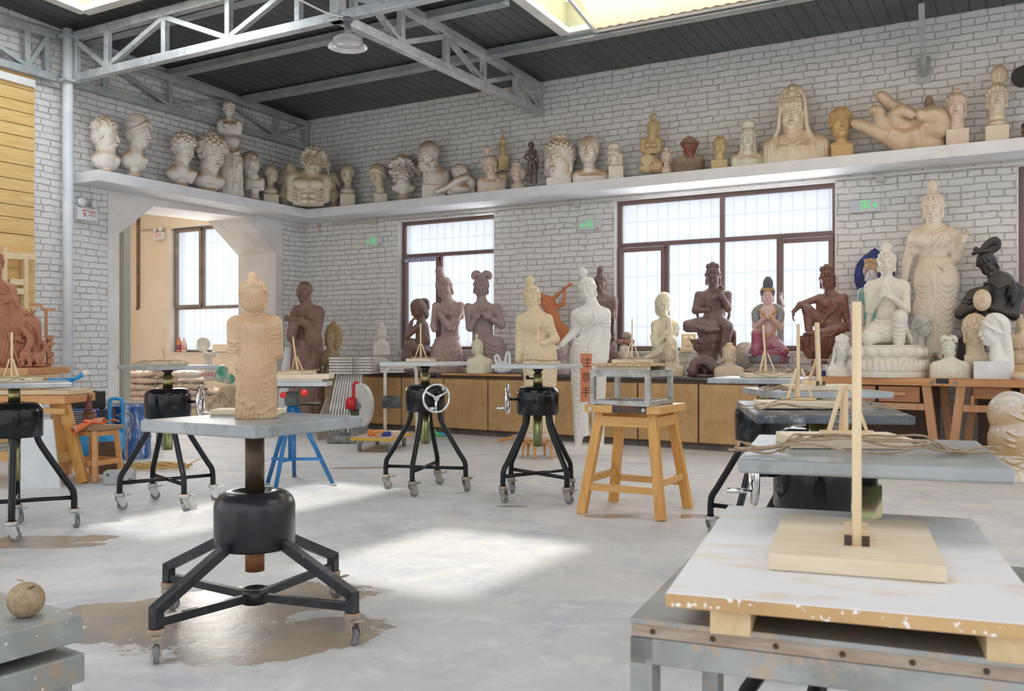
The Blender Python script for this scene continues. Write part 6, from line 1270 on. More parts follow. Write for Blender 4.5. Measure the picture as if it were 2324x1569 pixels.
# lute player
S = shelf(1475, 38, 254, dep=34); head(S, 1482, 293, 32, -14, 12, 6, hair='tall', ear='long', neck=S.P(1480, 316), nr=.2, knot=.9)
torso(S, 1477, 314, 25, 350, .5, .22, .66, 4); S.ell(S.P(1469, 332, -12), (7, 6, 6), k=4); S.ell(S.P(1484, 332, -12), (7, 6, 6), k=4); S.cap(S.P(1492, 318), S.P(1493, 332), 7, 5, 3)
S.ell(S.P(1478, 372), (22, 16, 18), k=6); S.ell(S.P(1465, 384, -10), (16, 12, 12), k=4); S.ell(S.P(1492, 380, -6), (14, 14, 16), k=4); S.ell(S.P(1468, 366, -20), (14, 4, 14), Rm(0, 0, 30), k=1.5); S.cap(S.P(1456, 362, -14), S.P(1462, 360, -22), 5, 4, 2)
for i in range(4): S.fold([(1462 - i, 330 + i * 6), (1476, 352 + i * 5), (1492, 358 + i * 7)], 1.4)
for i in range(4): S.fold([(1480 + i * 4, 362), (1486 + i * 5, 380), (1484 + i * 6, 394)], 1.5)
fin(S, 'honey coloured kneeling woman holding a round lute', M_PLY, 'statue', name='plaster_statue')
S = shelf(1514, 18, 316, dep=22); head(S, 1513, 358, 26, -14, 8, 0, hair='fan', ear='long', neck=S.P(1514, 378), nr=.24, knot=.8); S.ell(S.P(1514, 388), (14, 11, 12), k=4); fin(S, 'little pale bust with a fan topknot between the lute player and the dark monk', M_PINKC)
# dark monk, two materials
dm = dY(1566, 11.42); vm = HV - 2.25 * FPX / dm; t = thing('monk_bust', 'dark brown bald monk bust with big ears and reddish face', 'bust', W(1566, vm, dm), YAW - math.atan(ray(1566)))
S = Sculpt(1566, vm, dm, ((-42, 42), (-32, 32), (-1, 100)), 1.0); torso(S, 1563, 352, 36, None, .55, .32, .85)
for i in range(4): S.fold([(1548 - i * 3, 356 + i), (1562, 366 + i * 4), (1578 + i * 3, 356 + i)], 1.3)
for i in range(3): S.fold([(1580, 370 + i * 5), (1592, 384)], 1.3)
S.mesh('robe', mat('monk_robe', (.22, .16, .11), (.16, .10, .08), 5, .6, dust=((.42, .33, .24), .6)), t)
S = Sculpt(1566, vm, dm, ((-42, 42), (-32, 32), (20, 110)), .9); head(S, 1565, 331, 38, 12, 2, 0, hair='bald', ear='short', neck=S.P(1565, 356), nr=.26, age=1, wide=1.12)
for s in (-1, 1): S.ell(S.P(1565 + s * 18, 325, 2), (4, 2.5, 6), k=1)
S.mesh('head', mat('reddish_face', (.16, .08, .06), (.30, .07, .045), 7, .45, dust=((.36, .28, .2), .6)), t)
S = shelf(1634, 28, 302); head(S, 1634, 333, 36, 4, 2, 0, hair='snail', ear='long', neck=S.P(1633, 357), nr=.25); S.ell(S.P(1633, 362), (13, 12, 7), k=3); block(S, 1614, 1651, 365); fin(S, 'small honey coloured curly haired head on a cream block', M_PLY, 'statue', name='plaster_cast')
S = shelf(1699, 44, 256, dep=36); head(S, 1698, 315, 40, 0, 2, 0, hair='crown', ear='long', neck=S.P(1697, 344), nr=.22, knot=1.15); torso(S, 1699, 344, 40, None, .5, .35, .88)
for s in (-1, 1): S.tube([S.P(1698 + s * 14, 310, 3), S.P(1698 + s * 15, 335, 2), S.P(1698 + s * 20, 352, -4)], 3.2, 2); S.fold([(1698 + s * 30, 356), (1698 + s * 22, 370), (1698 + s * 20, 380)], 1.2); S.fold([(1698 + s * 26, 354), (1698 + s * 17, 364), (1698 + s * 14, 380)], 1.2)
S.fold([(1680, 350), (1698, 362), (1716, 350)], 1.4); fin(S, 'greenish white bust with a tall lotus crown and falling locks', M_GREENP)
# hooded large bust
S = shelf(1806, 84, 188, dep=46, res=1.1); head(S, 1797, 263, 62, -3, 4, 0, hair='bald', ear=None, neck=S.P(1798, 315), nr=.22); 
S.ell(S.P(1800, 262, 14), (38, 30, 46), k=2); S.ell(S.P(1799, 262, -24), (27, 22, 36), k=3, op='sub'); head(S, 1797, 263, 62, -3, 4, 0, hair='locks', ear=None, neck=S.P(1798, 315), nr=.22)
for i in range(9): a = math.radians(-80 + 20 * i); S.cap(S.P(1797 + 21 * math.sin(a), 240 + 3 * (1 - math.cos(a)), -16 - 8 * math.cos(a)), S.P(1797 + 19 * math.sin(a), 228, -14 - 6 * math.cos(a)), 4.5, 4, 1)
S.ell(S.P(1799, 220, 2), (22, 18, 22), k=4); S.ell(S.P(1800, 205, 6), (17, 17, 16), k=5)
for a, b, r in ((1797, 215, 7), (1783, 222, 6), (1811, 222, 6), (1790, 229, 4), (1804, 229, 4), (1797, 203, 5)): S.ell(S.P(a, b, -15), (r, 4, r), k=1)
for s in (-1, 1): S.tube([S.P(1799 + s * 15, 200, -4), S.P(1799 + s * 25, 222, -10), S.P(1799 + s * 30, 262, -12), S.P(1799 + s * 33, 292, -12), S.P(1799 + s * 43, 318, -16), S.P(1799 + s * 34, 345, -30)], [3, 4, 4, 4, 4, 3], 2.5)
torso(S, 1808, 300, 76, None, .48, .34, .92, 9)
for i in range(4): S.fold([(1770 - i, 306 + i * 3), (1798, 322 + i * 4), (1828 + i, 306 + i * 3)], 1.5)
for i in range(7): a = 1774 + i * 8; S.ell(np.array([a - S.u0, (S.front(a - S.u0, S.v0 - 326) or -30), S.v0 - 326 - 2 * math.cos((i - 3) * .6)], np.float32), (2.5, 2, 2.5), k=.8)
S.fold([(1798, 328), (1799, 342)], 1.5)
for s in (-1, 1):
    for i in range(5): S.fold([(1806 + s * (44 + i * 6), 312 + i * 4), (1806 + s * (40 + i * 7), 335), (1806 + s * (46 + i * 6), 366)], 1.7)
    for i in range(3): S.fold([(1802 + s * (14 + i * 9), 334), (1802 + s * (16 + i * 9), 366)], 1.0)
fin(S, 'largest bust on the shelf, hooded woman with jewelled crown and necklace', M_PLC)
S = shelf(1909, 36, 236); head(S, 1908, 281, 60, 8, -2, 0, hair='short', neck=S.P(1910, 318), nr=.17, seed=4); S.ell(S.P(1910, 330), (27, 15, 10), k=6); block(S, 1886, 1936, 331, 20, .8); fin(S, 'honey coloured short haired boy head on a squared base left of the giant hand', M_TANW)
# giant hand
S = shelf(2060, 138, 196, dep=48, res=1.1); x = S.P
S.ell(x(2085, 298, 4), (62, 36, 42), Rm(0, 0, -12), k=6); S.ell(x(2040, 300, 0), (52, 32, 30), Rm(0, 0, 18), k=12); S.cap(x(2000, 300, -6), x(2045, 322, -4), 16, 24, 12); S.ell(x(2112, 286, -4), (34, 34, 40), k=10); S.cap(x(2090, 330, 0), x(2125, 335, 0), 26, 20, 8)
S.ell(x(2058, 282, -34), (34, 18, 20), k=10, op='sub')
S.tube([x(2048, 328, -6), x(2012, 306, -10), x(1975, 288, -12)], [22, 17, 14], 5); S.tube([x(1975, 288, -12), x(1952, 282 - 4, -14), x(1936, 272, -16)], [14, 12, 8], 3)
S.tube([x(2030, 300, -4), x(2012, 288, -12)], [20, 14], 5); S.tube([x(2012, 290, -12), x(1996, 265, -16), x(1994, 250, -16), x(1980, 246, -16)], [14, 14, 12, 9], 3); S.cap(x(1994, 252, -16), x(1983, 245, -16), 12, 9, 3)
S.tube([x(2072, 268, 10), x(2040, 246, 14), x(2016, 228, 14)], [19, 16, 13], 5); S.tube([x(2016, 228, 14), x(2004, 214, 10), x(1996, 208, 8)], [13.5, 12.5, 9.5], 3)
S.tube([x(2060, 285, 0), x(2036, 275, -12), x(2026, 264, -18)], [18, 15, 12], 4); S.tube([x(2026, 264, -20), x(2045, 256, -28), x(2070, 268, -30)], [12.5, 12, 9], 3)
S.tube([x(2130, 300, -16), x(2128, 278, -26), x(2108, 274, -32)], [24, 18, 15], 6); S.tube([x(2108, 274, -32), x(2094, 274, -36), x(2087, 268, -36)], [14, 12.5, 9], 3)
for p_, q_ in (((1966, 292), (1974, 276)), ((2008, 236), (2020, 222)), ((1986, 272), (2006, 268)), ((2100, 262), (2104, 288)), ((2010, 320), (2018, 300))): S.fold([p_, q_], 1.2, .8, 0, op='sub')
S.fold([(2078, 262), (2084, 290), (2088, 330)], 1.6, 1, 0, op='sub'); S.ell(x(1984, 247, -26), (6, 3, 7), k=.5); S.ell(x(2088, 270, -47), (6, 3, 7), k=.5)
fin(S, 'giant cream hand with thumb and curled finger almost touching', mat('speckled_hand', (.66, .53, .38), (.58, .43, .29), 9, .5, dust=((.44, .30, .18), .5)), 'hand sculpture', name='hand_sculpture')
S = shelf(2108, 26, 216, dep=22, off=.14, res=.9); head(S, 2108, 234, 22, -4, 4, 0, hair='crown', ear='long', neck=S.P(2110, 250), nr=.25, knot=.6); torso(S, 2108, 250, 20, None, .6, .3, .95, 4); S.cap(S.P(2094, 266), S.P(2112, 262, -12), 5, 4, 3); fin(S, 'small brown robed figure behind the giant hand', mat('brown_dusty', (.36, .27, .19), (.30, .21, .14), 5, .6), 'statue', name='robed_figurine')
S = shelf(2171, 34, 190, dep=38); head(S, 2170, 243, 56, 0, 2, 2, hair='swirl', ear='long', neck=S.P(2171, 285), nr=.25, knot=.8); S.cone((0, 0, S.v0 - 296), [(0, 17), (6, 19), (12, 16)], 2); block(S, 2147, 2199, 296, 25); fin(S, 'rosy cream head with swirled hair on a pinkish block, right of the giant hand', M_PINKC, 'statue', name='plaster_cast')
S = shelf(2263, 38, 142, dep=40); head(S, 2263, 222, 56, 2, -2, 2, hair='locks', ear='long', neck=S.P(2262, 268), nr=.26); S.ell(S.P(2268, 172, 0), (20, 18, 24), k=4)
for sx in (-1, 1):
    for q in (.45, .8): S.tube([(S.P(2268 + sx * 9 + 9 * q * math.cos(a) * 1.0, 173 - 14 * q * math.sin(a), -17.5 + 3.5 * q)) for a in np.linspace(-1.2, 4, 9)], 1.1, .6, 'sub', 3)
S.cone((0, 0, S.v0 - 288), [(0, 19), (8, 23), (16, 17)], 2); block(S, 2236, 2290, 288, 26); fin(S, 'head with a large egg shaped spiral topknot, rightmost pale cast on the shelf', M_PLC, 'statue', name='plaster_cast')
p = onY(2325, 180, 11.3); tag(MB().cyl(p + Vector((-.02, -.3, -.05)), p + Vector((.3, .35, .22)), .11, n=24).build('black_duct', mat('black_duct', (.02, .022, .025), None, rough=.5)), 'black duct end at the upper right edge', 'duct')
S = shelf(2335, 34, 268, dep=36); head(S, 2336, 295, 40, -60, 0, 0, hair='wavy', neck=S.P(2336, 318), nr=.28); S.ell(S.P(2336, 318), (20, 16, 12), k=4); fin(S, 'dark brown head cut off by the right edge of the shelf', M_BRZ, 'bust', name='dark_bust')
# ---------------------------------------------------------------- statues on the counter, the benches and the floor
M_MAUVE = mat('mauve_clay', (.46, .33, .29), (.40, .28, .25), 4, .6, specks=((.72, .62, .56), .745)); M_MAUVE2 = mat('grey_mauve_clay', (.40, .30, .28), (.34, .25, .235), 4, .6)
M_DKBR = mat('dark_brown_clay', (.13, .065, .045), (.19, .10, .07), 4, .42, dust=((.34, .26, .22), .4)); M_WOODB = mat('aged_dark_wood', (.13, .08, .07), (.20, .12, .10), 7, .5, c3=(.24, .12, .09), dust=((.30, .25, .23), .5))
M_REDW = mat('reddish_dark_wood', (.16, .06, .045), (.26, .10, .07), 6, .4, c3=(.12, .07, .06), dust=((.32, .24, .21), .45)); M_MONK = mat('brown_resin', (.19, .10, .075), (.26, .15, .115), 5, .5, specks=((.75, .70, .62), .735))
M_WHT = mat('ivory_plaster', (.80, .77, .69), (.75, .70, .60), 3, .5); M_WHT2 = mat('bright_plaster', (.82, .81, .77), (.78, .76, .70), 3, .5); M_IVY = mat('yellow_ivory', (.78, .73, .55), (.74, .67, .48), 3, .5)
M_CRM = mat('cream_resin', (.76, .64, .43), (.70, .56, .36), 3, .5); M_BLKS = mat('black_resin', (.022, .020, .019), (.035, .032, .030), 5, .38, dust=((.12, .11, .10), .5)); M_TERRA = mat('terracotta_clay', (.42, .17, .10), (.48, .21, .13), 5, .6)
M_ORCL = mat('orange_clay', (.56, .20, .08), (.48, .16, .06), 4, .6); M_SANDY = mat('sandy_carved', (.72, .60, .45), (.66, .52, .36), 5, .65, dust=((.60, .44, .28), .5)); M_SKINST = mat('warm_tan_resin', (.60, .40, .24), (.54, .33, .18), 2.2, .5, c3=(.66, .48, .32))
M_GREYB = mat('light_grey_plaster', (.62, .60, .57), (.56, .54, .50), 4, .6); M_OLDG = mat('ochre_gilt', (.42, .29, .12), (.34, .22, .09), 5, .5)
def up(b): return (b[0], b[1], (b[2][0], b[2][1] + 26))
def at(u, Y, z, box, res=1.0):
    box = up(box); d = dY(u, Y); return Sculpt(u, HV - (z - CAM_H) * FPX / d, d, box, res)
def atd(u, d, z, box, res=1.0): return Sculpt(u, HV - (z - CAM_H) * FPX / d, d, up(box), res)
CT = .872
def figure(name, label, S, cat='statue', group=None): return tag(thing(name, label, cat, W(S.u0, S.v0, S.d), YAW - math.atan(ray(S.u0)), group))
# dark kneeling woman
S = at(942, 11.25, CT, ((-42, 44), (-36, 40), (-1, 150))); x = S.P
head(S, 948, 702, 37, -64, 22, -6, hair='bob', neck=x(956, 732), nr=.2); S.tube([x(958, 682, 6), x(968, 684, 6), x(970, 700, 4)], 5, 2)
S.cap(x(958, 742), x(960, 775), 15, 17, 6); S.ell(x(962, 800), (17, 24, 18), k=8); S.cap(x(932, 782, -6), x(926, 812, -10), 15, 16, 5); S.cap(x(955, 802, -4), x(932, 786, -8), 14, 14, 6)
arm(S, x(946, 744, -12), x(924, 764, -16), x(934, 732, -16), 8, 6, 4.5, 3); hand(S, x(934, 734, -16), (.3, -.1, 1), (1, 0, .2), 18, .5); S.box((0, 0, 2), (38, 34, 4), r=2)
for i in range(6): S.fold([(952 + i * 3, 738), (962 + i * 2, 765 + i), (955 + i * 3, 790 + i * 3)], 1.3)
for i in range(6): S.fold([(920 + i * 4, 778), (918 + i * 5, 800), (916 + i * 7, 822)], 1.3)
fin(S, 'dark brown kneeling woman with her hand raised to her chin, left end of counter', M_DKBR, 'statue', name='kneeling_woman_statue')
# two mauve ladies
S = at(1012, 11.3, CT, ((-50, 46), (-36, 34), (-1, 245))); x = S.P
head(S, 1009, 655, 42, -22, 16, -12, hair='tall', ear='long', neck=x(1016, 686), nr=.2, knot=1.05); torso(S, 1021, 682, 33, 768, .5, .4, .62, 5); S.ell(x(1008, 712, -15), (9, 8, 8), k=4); S.ell(x(1024, 712, -16), (9, 8, 8), k=4)
S.cone((1014 - S.u0, 0, 0), [(0, 36), (12, 37), (40, 37), (62, 32), (78, 24)], 8, 1, .68); S.cone((1008 - S.u0, 0, -1), [(0, 42), (13, 42)], .5, 1, .72)
arm(S, x(1046, 695, -2), x(1022, 744, -16), x(999, 716, -24), 10, 9, 5.5, 4); hand(S, x(999, 716, -24), (.1, -.2, 1), (0, -1, 0), 20, .25, pinch=.4); arm(S, x(990, 695, -2), x(984, 740, -4), x(986, 748, -8), 9, 7, 7, 4)
for i in range(4): S.fold([(1048, 690 + i * 5), (1035, 728 + i * 8), (1012, 745 + i * 8), (990, 752 + i * 8)], 1.6)
swags(S, 1035, 700, 14, 3, 9, 1.1, .5); S.fold([(1000, 684), (1012, 694), (1030, 690), (1040, 680)], 1.5)
for i in range(3): S.fold([(984, 768 + i * 4), (1014, 776 + i * 4), (1048, 766 + i * 4)], 1.8)
for c_ in (996, 1034):
    swags(S, c_, 784, 15, 5, 9, 1.5, .8)
S.fold([(1010, 778), (1004, 795), (1012, 812), (1008, 830)], 2.6); S.fold([(1018, 778), (1024, 792), (1018, 815)], 2.4)
fin(S, 'mauve clay lady with tall coiled hair and arm crossed over her breast', M_MAUVE, 'statue', name='standing_lady_statue')
S = at(1100, 11.35, CT, ((-52, 60), (-36, 34), (-1, 235))); x = S.P
head(S, 1092, 652, 40, -4, 26, 4, hair='locks', ear='long', neck=x(1093, 686), nr=.21); S.ell(x(1093, 628, -6), (12, 9, 5), k=2)
for s in (-1, 1): S.tube([x(1093 + s * 4, 626, -6), x(1093 + s * 10, 621, -8), x(1093 + s * 17, 624, -8), x(1093 + s * 18, 631, -6)], [4.5, 5.5, 5, 4], 3)
torso(S, 1095, 684, 39, 775, .48, .4, .6, 5); S.ell(x(1080, 712, -16), (10, 9, 9), k=4); S.ell(x(1108, 712, -16), (10, 9, 9), k=4)
S.cone((1113 - S.u0, 0, 0), [(0, 38), (30, 38), (60, 34), (82, 24)], 8, 1, .68); S.cone((1095 - S.u0, 0, -1), [(0, 46), (12, 46)], .5, 1, .7)
for s, e, wv in ((-1, (1067, 744), (1085, 715)), (1, (1137, 738), (1102, 716))):
    arm(S, x(1095 + s * 32, 698, -2), x(*e, -10), x(*wv, -26), 10, 9, 5.5, 4); hand(S, x(*wv, -26), (-s * .5, -.2, .7), (0, -1, .2), 19, .3, thumb=-s); S.tube([x(wv[0] + s * 4 - 4, wv[1] + 4, -24), x(wv[0] + s * 4 + 4, wv[1] + 5, -25)], 6, .6)
S.fold([(1068, 686), (1082, 700), (1098, 704), (1115, 696), (1125, 684)], 1.4)
for i in range(4): S.fold([(1080, 732 + i * 4), (1100, 746 + i * 6), (1140, 752 + i * 5)], 1.8)
swags(S, 1122, 770, 22, 6, 9, 1.6, .9, lean=-1); S.fold([(1100, 782), (1104, 800), (1112, 830)], 2.4)
fin(S, 'grey mauve clay lady with curled hair ribbons and both hands at her breast', M_MAUVE2, 'statue', name='standing_lady_statue')
# small things between
S = at(1088, 10.98, CT, ((-36, 38), (-22, 22), (-1, 105)), .9); x = S.P
head(S, 1083, 789, 30, -14, 8, -2, hair='coil', ear='long', neck=x(1085, 812), nr=.22, knot=.7); torso(S, 1089, 809, 30, None, .5, .35, .9)
for i in range(7): S.fold([(1066 + i * 7, 822), (1065 + i * 7.5, 845)], 1.0)
S.fold([(1076, 822), (1083, 832), (1092, 822)], 1.1); S.fold([(1106, 780), (1108, 800), (1106, 815)], 1.6); fin(S, 'little cream bust with draped hood in front of the two mauve ladies', M_IVY, 'bust')
def figurine(label, u, Y, z, hh, hw, m, pose='seat', name='figurine', hair='topknot', yaw=0, cat='figurine'):
    """small cross legged or standing figure hh px high"""
    S = at(u, Y, z, ((-hw - 4, hw + 4), (-hw * .8 - 3, hw * .8 + 3), (-1, hh + 6)), .85); v0 = S.v0; h = hh * .24
    head(S, u, v0 - hh + h * .75, h, yaw, 4, 0, hair=hair, ear='long', neck=S.P(u, v0 - hh + h * 1.6), nr=.25, knot=.8)
    torso(S, u, v0 - hh + h * 1.45, hw * .62, v0 - hh * .22, .55, .3, .7, 3); 
    for s in (-1, 1): arm(S, S.P(u + s * hw * .5, v0 - hh * .58), S.P(u + s * hw * .62, v0 - hh * .36, -3), S.P(u + s * hw * .12, v0 - hh * .36, -hw * .45), hw * .17, hw * .14, hw * .1, 2)
    if pose == 'seat':
        for s in (-1, 1): S.cap(S.P(u + s * hw * .2, v0 - hh * .2, 0), S.P(u + s * hw * .75, v0 - hh * .17, -hw * .3), hw * .28, hw * .2, 3); S.cap(S.P(u + s * hw * .75, v0 - hh * .17, -hw * .3), S.P(u - s * hw * .2, v0 - hh * .15, -hw * .5), hw * .18, hw * .12, 2)
        S.cone((0, 0, 0), [(0, hw * .8), (hh * .05, hw * .85), (hh * .12, hw * .9)], 1, 1, .75)
    else: S.cone((0, 0, 0), [(0, hw * .6), (hh * .3, hw * .45), (hh * .5, hw * .4)], 3, 1, .7, 'add', 10, 1)
    return fin(S, label, m, cat, None, name)
M_SHEER = mat('plastic_wrapped_cream', (.74, .65, .55), (.78, .72, .64), 4, .4)
figurine('small cream seated Buddha figure wrapped in thin plastic beside the white frames', 866, 11.2, CT, 108, 26, M_SHEER, hair='fan')
t, L = rig('plastic_bag', 'white carrier bag with handles on the counter between statues', 'bag', 1142, dY(1142, 11.0), CT)
S = lump(.006, ((-28, 28), (-20, 20), (-1, 56)), 1.0); S.ell((0, 0, 14), (22, 15, 15), k=2); S.tube([(-14, -4, 22), (-19, -5, 38), (-12, -5, 42), (-6, -4, 24)], [4, 2.5, 2.5, 4], 2); S.tube([(4, 2, 24), (8, 2, 48), (14, 2, 46), (15, 2, 24)], [4, 2.5, 2.5, 4], 2)
for i in range(8): S.tube([(-18 + i * 5, -14, 6), (-12 + i * 3.5, -11, 22)], 1.3, 1.2, 'sub' if i % 2 else 'add')
S.mesh('bag_body', mat('thin_white_plastic', (.72, .72, .76), (.82, .82, .84), 5, .35), t)
# cream standing man on a cushioned rattan stool
d = 10.35; t, L = rig('rattan_stool', 'low rattan stool with patterned cushion under the cream standing statue', 'stool', 1225, d)
for k_ in range(6):
    a = k_ * PI / 3 + .2; b = a + PI / 3; mid = (a + b) / 2; MB().tube(spline([(.20 * math.cos(a), .20 * math.sin(a), 0), (.185 * math.cos(a + .08), .185 * math.sin(a + .08), .13), (.18 * math.cos(mid), .18 * math.sin(mid), .20), (.185 * math.cos(b - .08), .185 * math.sin(b - .08), .13), (.20 * math.cos(b), .20 * math.sin(b), 0)], 5), .012, 8).build('rattan_arch', M_STOOL, t)
MB().tube([(.19 * math.cos(q), .19 * math.sin(q), .215) for q in np.linspace(0, 2 * PI, 33)[:-1]], .014, 8, closed=True).build('ring', M_STOOL, t)
MB().lathe([(0, .205), (.18, .205), (.205, .23), (.205, .255), (.18, .28), (0, .285)], n=36).build('cushion', mat('flowered_cushion', (.70, .62, .48), (.50, .30, .30), 16, .8, c3=(.40, .44, .42)), t)
S = atd(1223, d, .283, ((-58, 58), (-42, 42), (-1, 362)), 1.2); x = S.P
head(S, 1206, 674, 44, -12, 12, -4, hair='topknot', ear='long', neck=x(1210, 707), nr=.22, knot=1.15); torso(S, 1213, 702, 41, 800, .5, .44, .66, 6); S.ell(x(1197, 736, -13), (15, 7, 12), k=12); S.ell(x(1225, 736, -13), (15, 7, 12), k=12)
S.cone((1226 - S.u0, 0, 0), [(0, 32), (60, 34), (110, 37), (160, 40), (185, 37), (205, 29)], 8, 1, .62, 'add', 0, 0); S.ell(x(1226, 905, -32), (4, 10, 90), k=6, op='sub')
arm(S, x(1182, 728), x(1178, 772, 2), x(1176, 818, -4), 10.5, 9.5, 7, 5); arm(S, x(1243, 727), x(1260, 770, 2), x(1230, 780, -26), 10.5, 9.5, 6, 5); S.ell(x(1232, 780, -26), (6, 7, 7), k=2)
for a, b, c_, e in ((1166, 748, 1188, 748), (1166, 755, 1188, 755), (1240, 742, 1264, 736), (1242, 750, 1266, 744)): S.fold([(a, b), ((a + c_) / 2, b + 1), (c_, e)], 1.7)
for i in range(6): S.fold([(1232 + i * 3, 704), (1222 - i * 1, 735 + i * 3), (1196 - i * 1.5, 762 + i * 6)], 1.5)
for i in range(3): S.fold([(1188 + i * 2, 706 + i * 3), (1205, 722 + i * 4), (1224 - i * 2, 706 + i * 3)], 1.2)
S.fold([(1203, 727), (1205, 742)], 1.4); S.fold([(1221, 715), (1222, 735), (1226, 745)], 2.2)
for i in range(4): S.fold([(1192, 790 + i * 5), (1225, 802 + i * 6), (1262, 788 + i * 5)], 1.6)
for c_ in (1206, 1246): swags(S, c_, 830, 17, 11, 12, 1.6, .8)
fin(S, 'tall cream standing man with spiral topknot and a broken forearm', M_CRM, 'statue', name='standing_man_statue')
# white standing man
d = 10.75; S = atd(1338, d, 0.0, ((-80, 64), (-46, 44), (-1, 450)), 1.25); x = S.P; S.box((0, 0, 8.5), (57, 34, 9.5), r=2)
head(S, 1333, 658, 46, -18, 16, -10, hair='coil', ear='long', neck=x(1345, 692), nr=.21, knot=1.1); torso(S, 1342, 688, 42, 785, .5, .44, .64, 6); S.ell(x(1325, 722, -14), (16, 7, 12), k=12); S.ell(x(1357, 722, -14), (16, 7, 12), k=12)
S.cone((1333 - S.u0, 0, S.v0 - 990), [(0, 20), (60, 26), (120, 34), (175, 41), (195, 39), (222, 29)], 8, 1, .62); S.ell(x(1340, 930, -26), (5, 40, 75), k=8, op='sub'); S.cap(x(1318, 860), x(1313, 1000), 19, 9, 8); S.cap(x(1356, 860), x(1362, 1000), 19, 9, 8)
for u in (1313, 1364): S.cap(x(u, 1008, 2), x(u - 4, 1012, -20), 6.5, 5, 3); [S.cap(x(u - 9 + j * 3.4, 1014, -18), x(u - 10 + j * 3.4, 1015, -25), 2.2, 1.8, .6) for j in range(5)]
arm(S, x(1306, 714), x(1304, 752, 4), x(1276, 782, -18), 10.5, 9.5, 6.5, 5); hand(S, x(1277, 781, -18), (-.75, -.3, -.6), (0, -.4, 1), 26, .35, thumb=-1); arm(S, x(1374, 713), x(1376, 765, 2), x(1374, 815, -4), 11, 9.5, 7.5, 5); hand(S, x(1375, 815, -4), (0, -.1, -1), (-1, 0, 0), 24, .2)
for i in range(6): S.fold([(1372 - i * 3, 692 + i), (1352 - i * 2, 730 + i * 2), (1306 + i, 752 + i * 6)], 1.6)
for i in range(4): S.fold([(1300 + i * 2, 778 + i * 6), (1332, 788 + i * 9), (1366 - i * 2, 772 + i * 8)], 1.7)
S.fold([(1317, 692), (1326, 708), (1345, 706), (1360, 690)], 1.3); S.fold([(1322, 712), (1330, 722), (1340, 712)], 1.5); S.fold([(1348, 705), (1352, 730), (1348, 742)], 2.6)
for s, a, b in ((0, 1292, 1308), (1, 1364, 1390)): S.fold([(a, 730), ((a + b) / 2, 733), (b, 730)], 1.8); S.fold([(a, 738), ((a + b) / 2, 741), (b, 738)], 1.8)
for c_ in (1312, 1357): swags(S, c_, 822, 17, 11, 13, 1.7, .8)
for i in range(5): S.fold([(1376 + i * 2, 860 + i * 10), (1384, 920), (1388, 960 - i * 6)], 1.6)
fin(S, 'tall white standing man with outstretched hand on a plinth', M_WHT2, 'statue', name='standing_man_statue')
d2 = 10.35; p0 = W(1330, 803, d2); t = thing('warning_sign', 'orange paper sign with handwritten Chinese characters hanging before the white man', 'sign', W(1330, 858, d2), YAW)
hw_, hh_ = .064, .272; MB().box((0, 0, .002), (hw_ * 2, .004, hh_ * 2)).build('paper', mat('orange_paper', (.66, .24, .13), (.60, .20, .10), 3, .6), t)
for ch, z in (('注', .165), ('意', .0), ('手', -.165)):
    o = mkobj('ink_character', text_mesh(ch, .115, .0008), mat('brown_ink', (.10, .03, .02)), t, (0, -.0035, z)); o.rotation_euler = (PI / 2, 0, 0)
MB().tube([(-.0, 0, .27), (.03, .12, .36), (.12, .16, .52)], .0025, 5).build('hanging_string', M_TWINE, t)
# dark crowned woman behind
S = at(1366, 11.45, CT, ((-36, 40), (-34, 30), (-1, 245))); x = S.P
head(S, 1363, 644, 34, -8, 6, 0, hair='tall', ear='long', neck=x(1366, 668), nr=.22, knot=1.0); torso(S, 1368, 664, 32, 760, .5, .4, .7); arm(S, x(1394, 684), x(1394, 716, -4), x(1376, 738, -18), 9, 7, 5, 3); S.cone((2, 0, 0), [(0, 30), (50, 32), (90, 28), (120, 22)], 6, 1, .62)
for i in range(6): S.fold([(1384 + i * 2, 705), (1392, 740), (1378 + i * 3, 780), (1376 + i * 4, 820)], 1.7)
for i in range(3): S.fold([(1378, 676 + i * 7), (1390, 684 + i * 7), (1397, 676 + i * 8)], 1.5)
fin(S, 'dark wooden crowned woman half hidden behind the white standing man', M_WOODB, 'statue', name='crowned_statue')
# orange dancer with lute overhead
S = at(1262, 11.35, CT + .02, ((-40, 44), (-24, 26), (-1, 200)), .9); x = S.P
head(S, 1236, 688, 24, -50, -4, -20, hair='coil', neck=x(1246, 702), nr=.24, knot=.7); S.cap(x(1250, 706), x(1264, 738), 15, 12, 6); S.ell(x(1273, 752), (18, 14, 18), k=6); S.cap(x(1278, 760), x(1272, 800), 14, 9, 5); S.cap(x(1262, 760), x(1258, 820), 12, 9, 5); S.cone((0, 0, 0), [(0, 20), (8, 20)], 1)
S.ell(x(1246, 684, 4), (20, 6, 12), Rm(0, 0, 35), k=2); S.tube([x(1252, 680, 2), x(1275, 662, 0), x(1293, 646, -2)], [5, 2.6, 2.8], 2); S.cap(x(1291, 648, -2), x(1297, 646, -2), 3.5, 3.5, 1)
arm(S, x(1258, 702, -2), x(1278, 690, -4), x(1282, 662, -4), 6, 4.5, 3, 3); hand(S, x(1282, 662, -4), (-.1, 0, 1), (-1, 0, 0), 13, .5)
for i in range(4): S.fold([(1262 + i * 5, 742), (1264 + i * 6, 770)], 1.3)
fin(S, 'orange clay dancer playing a lute behind her head', M_ORCL, 'statue', name='dancer_statue')
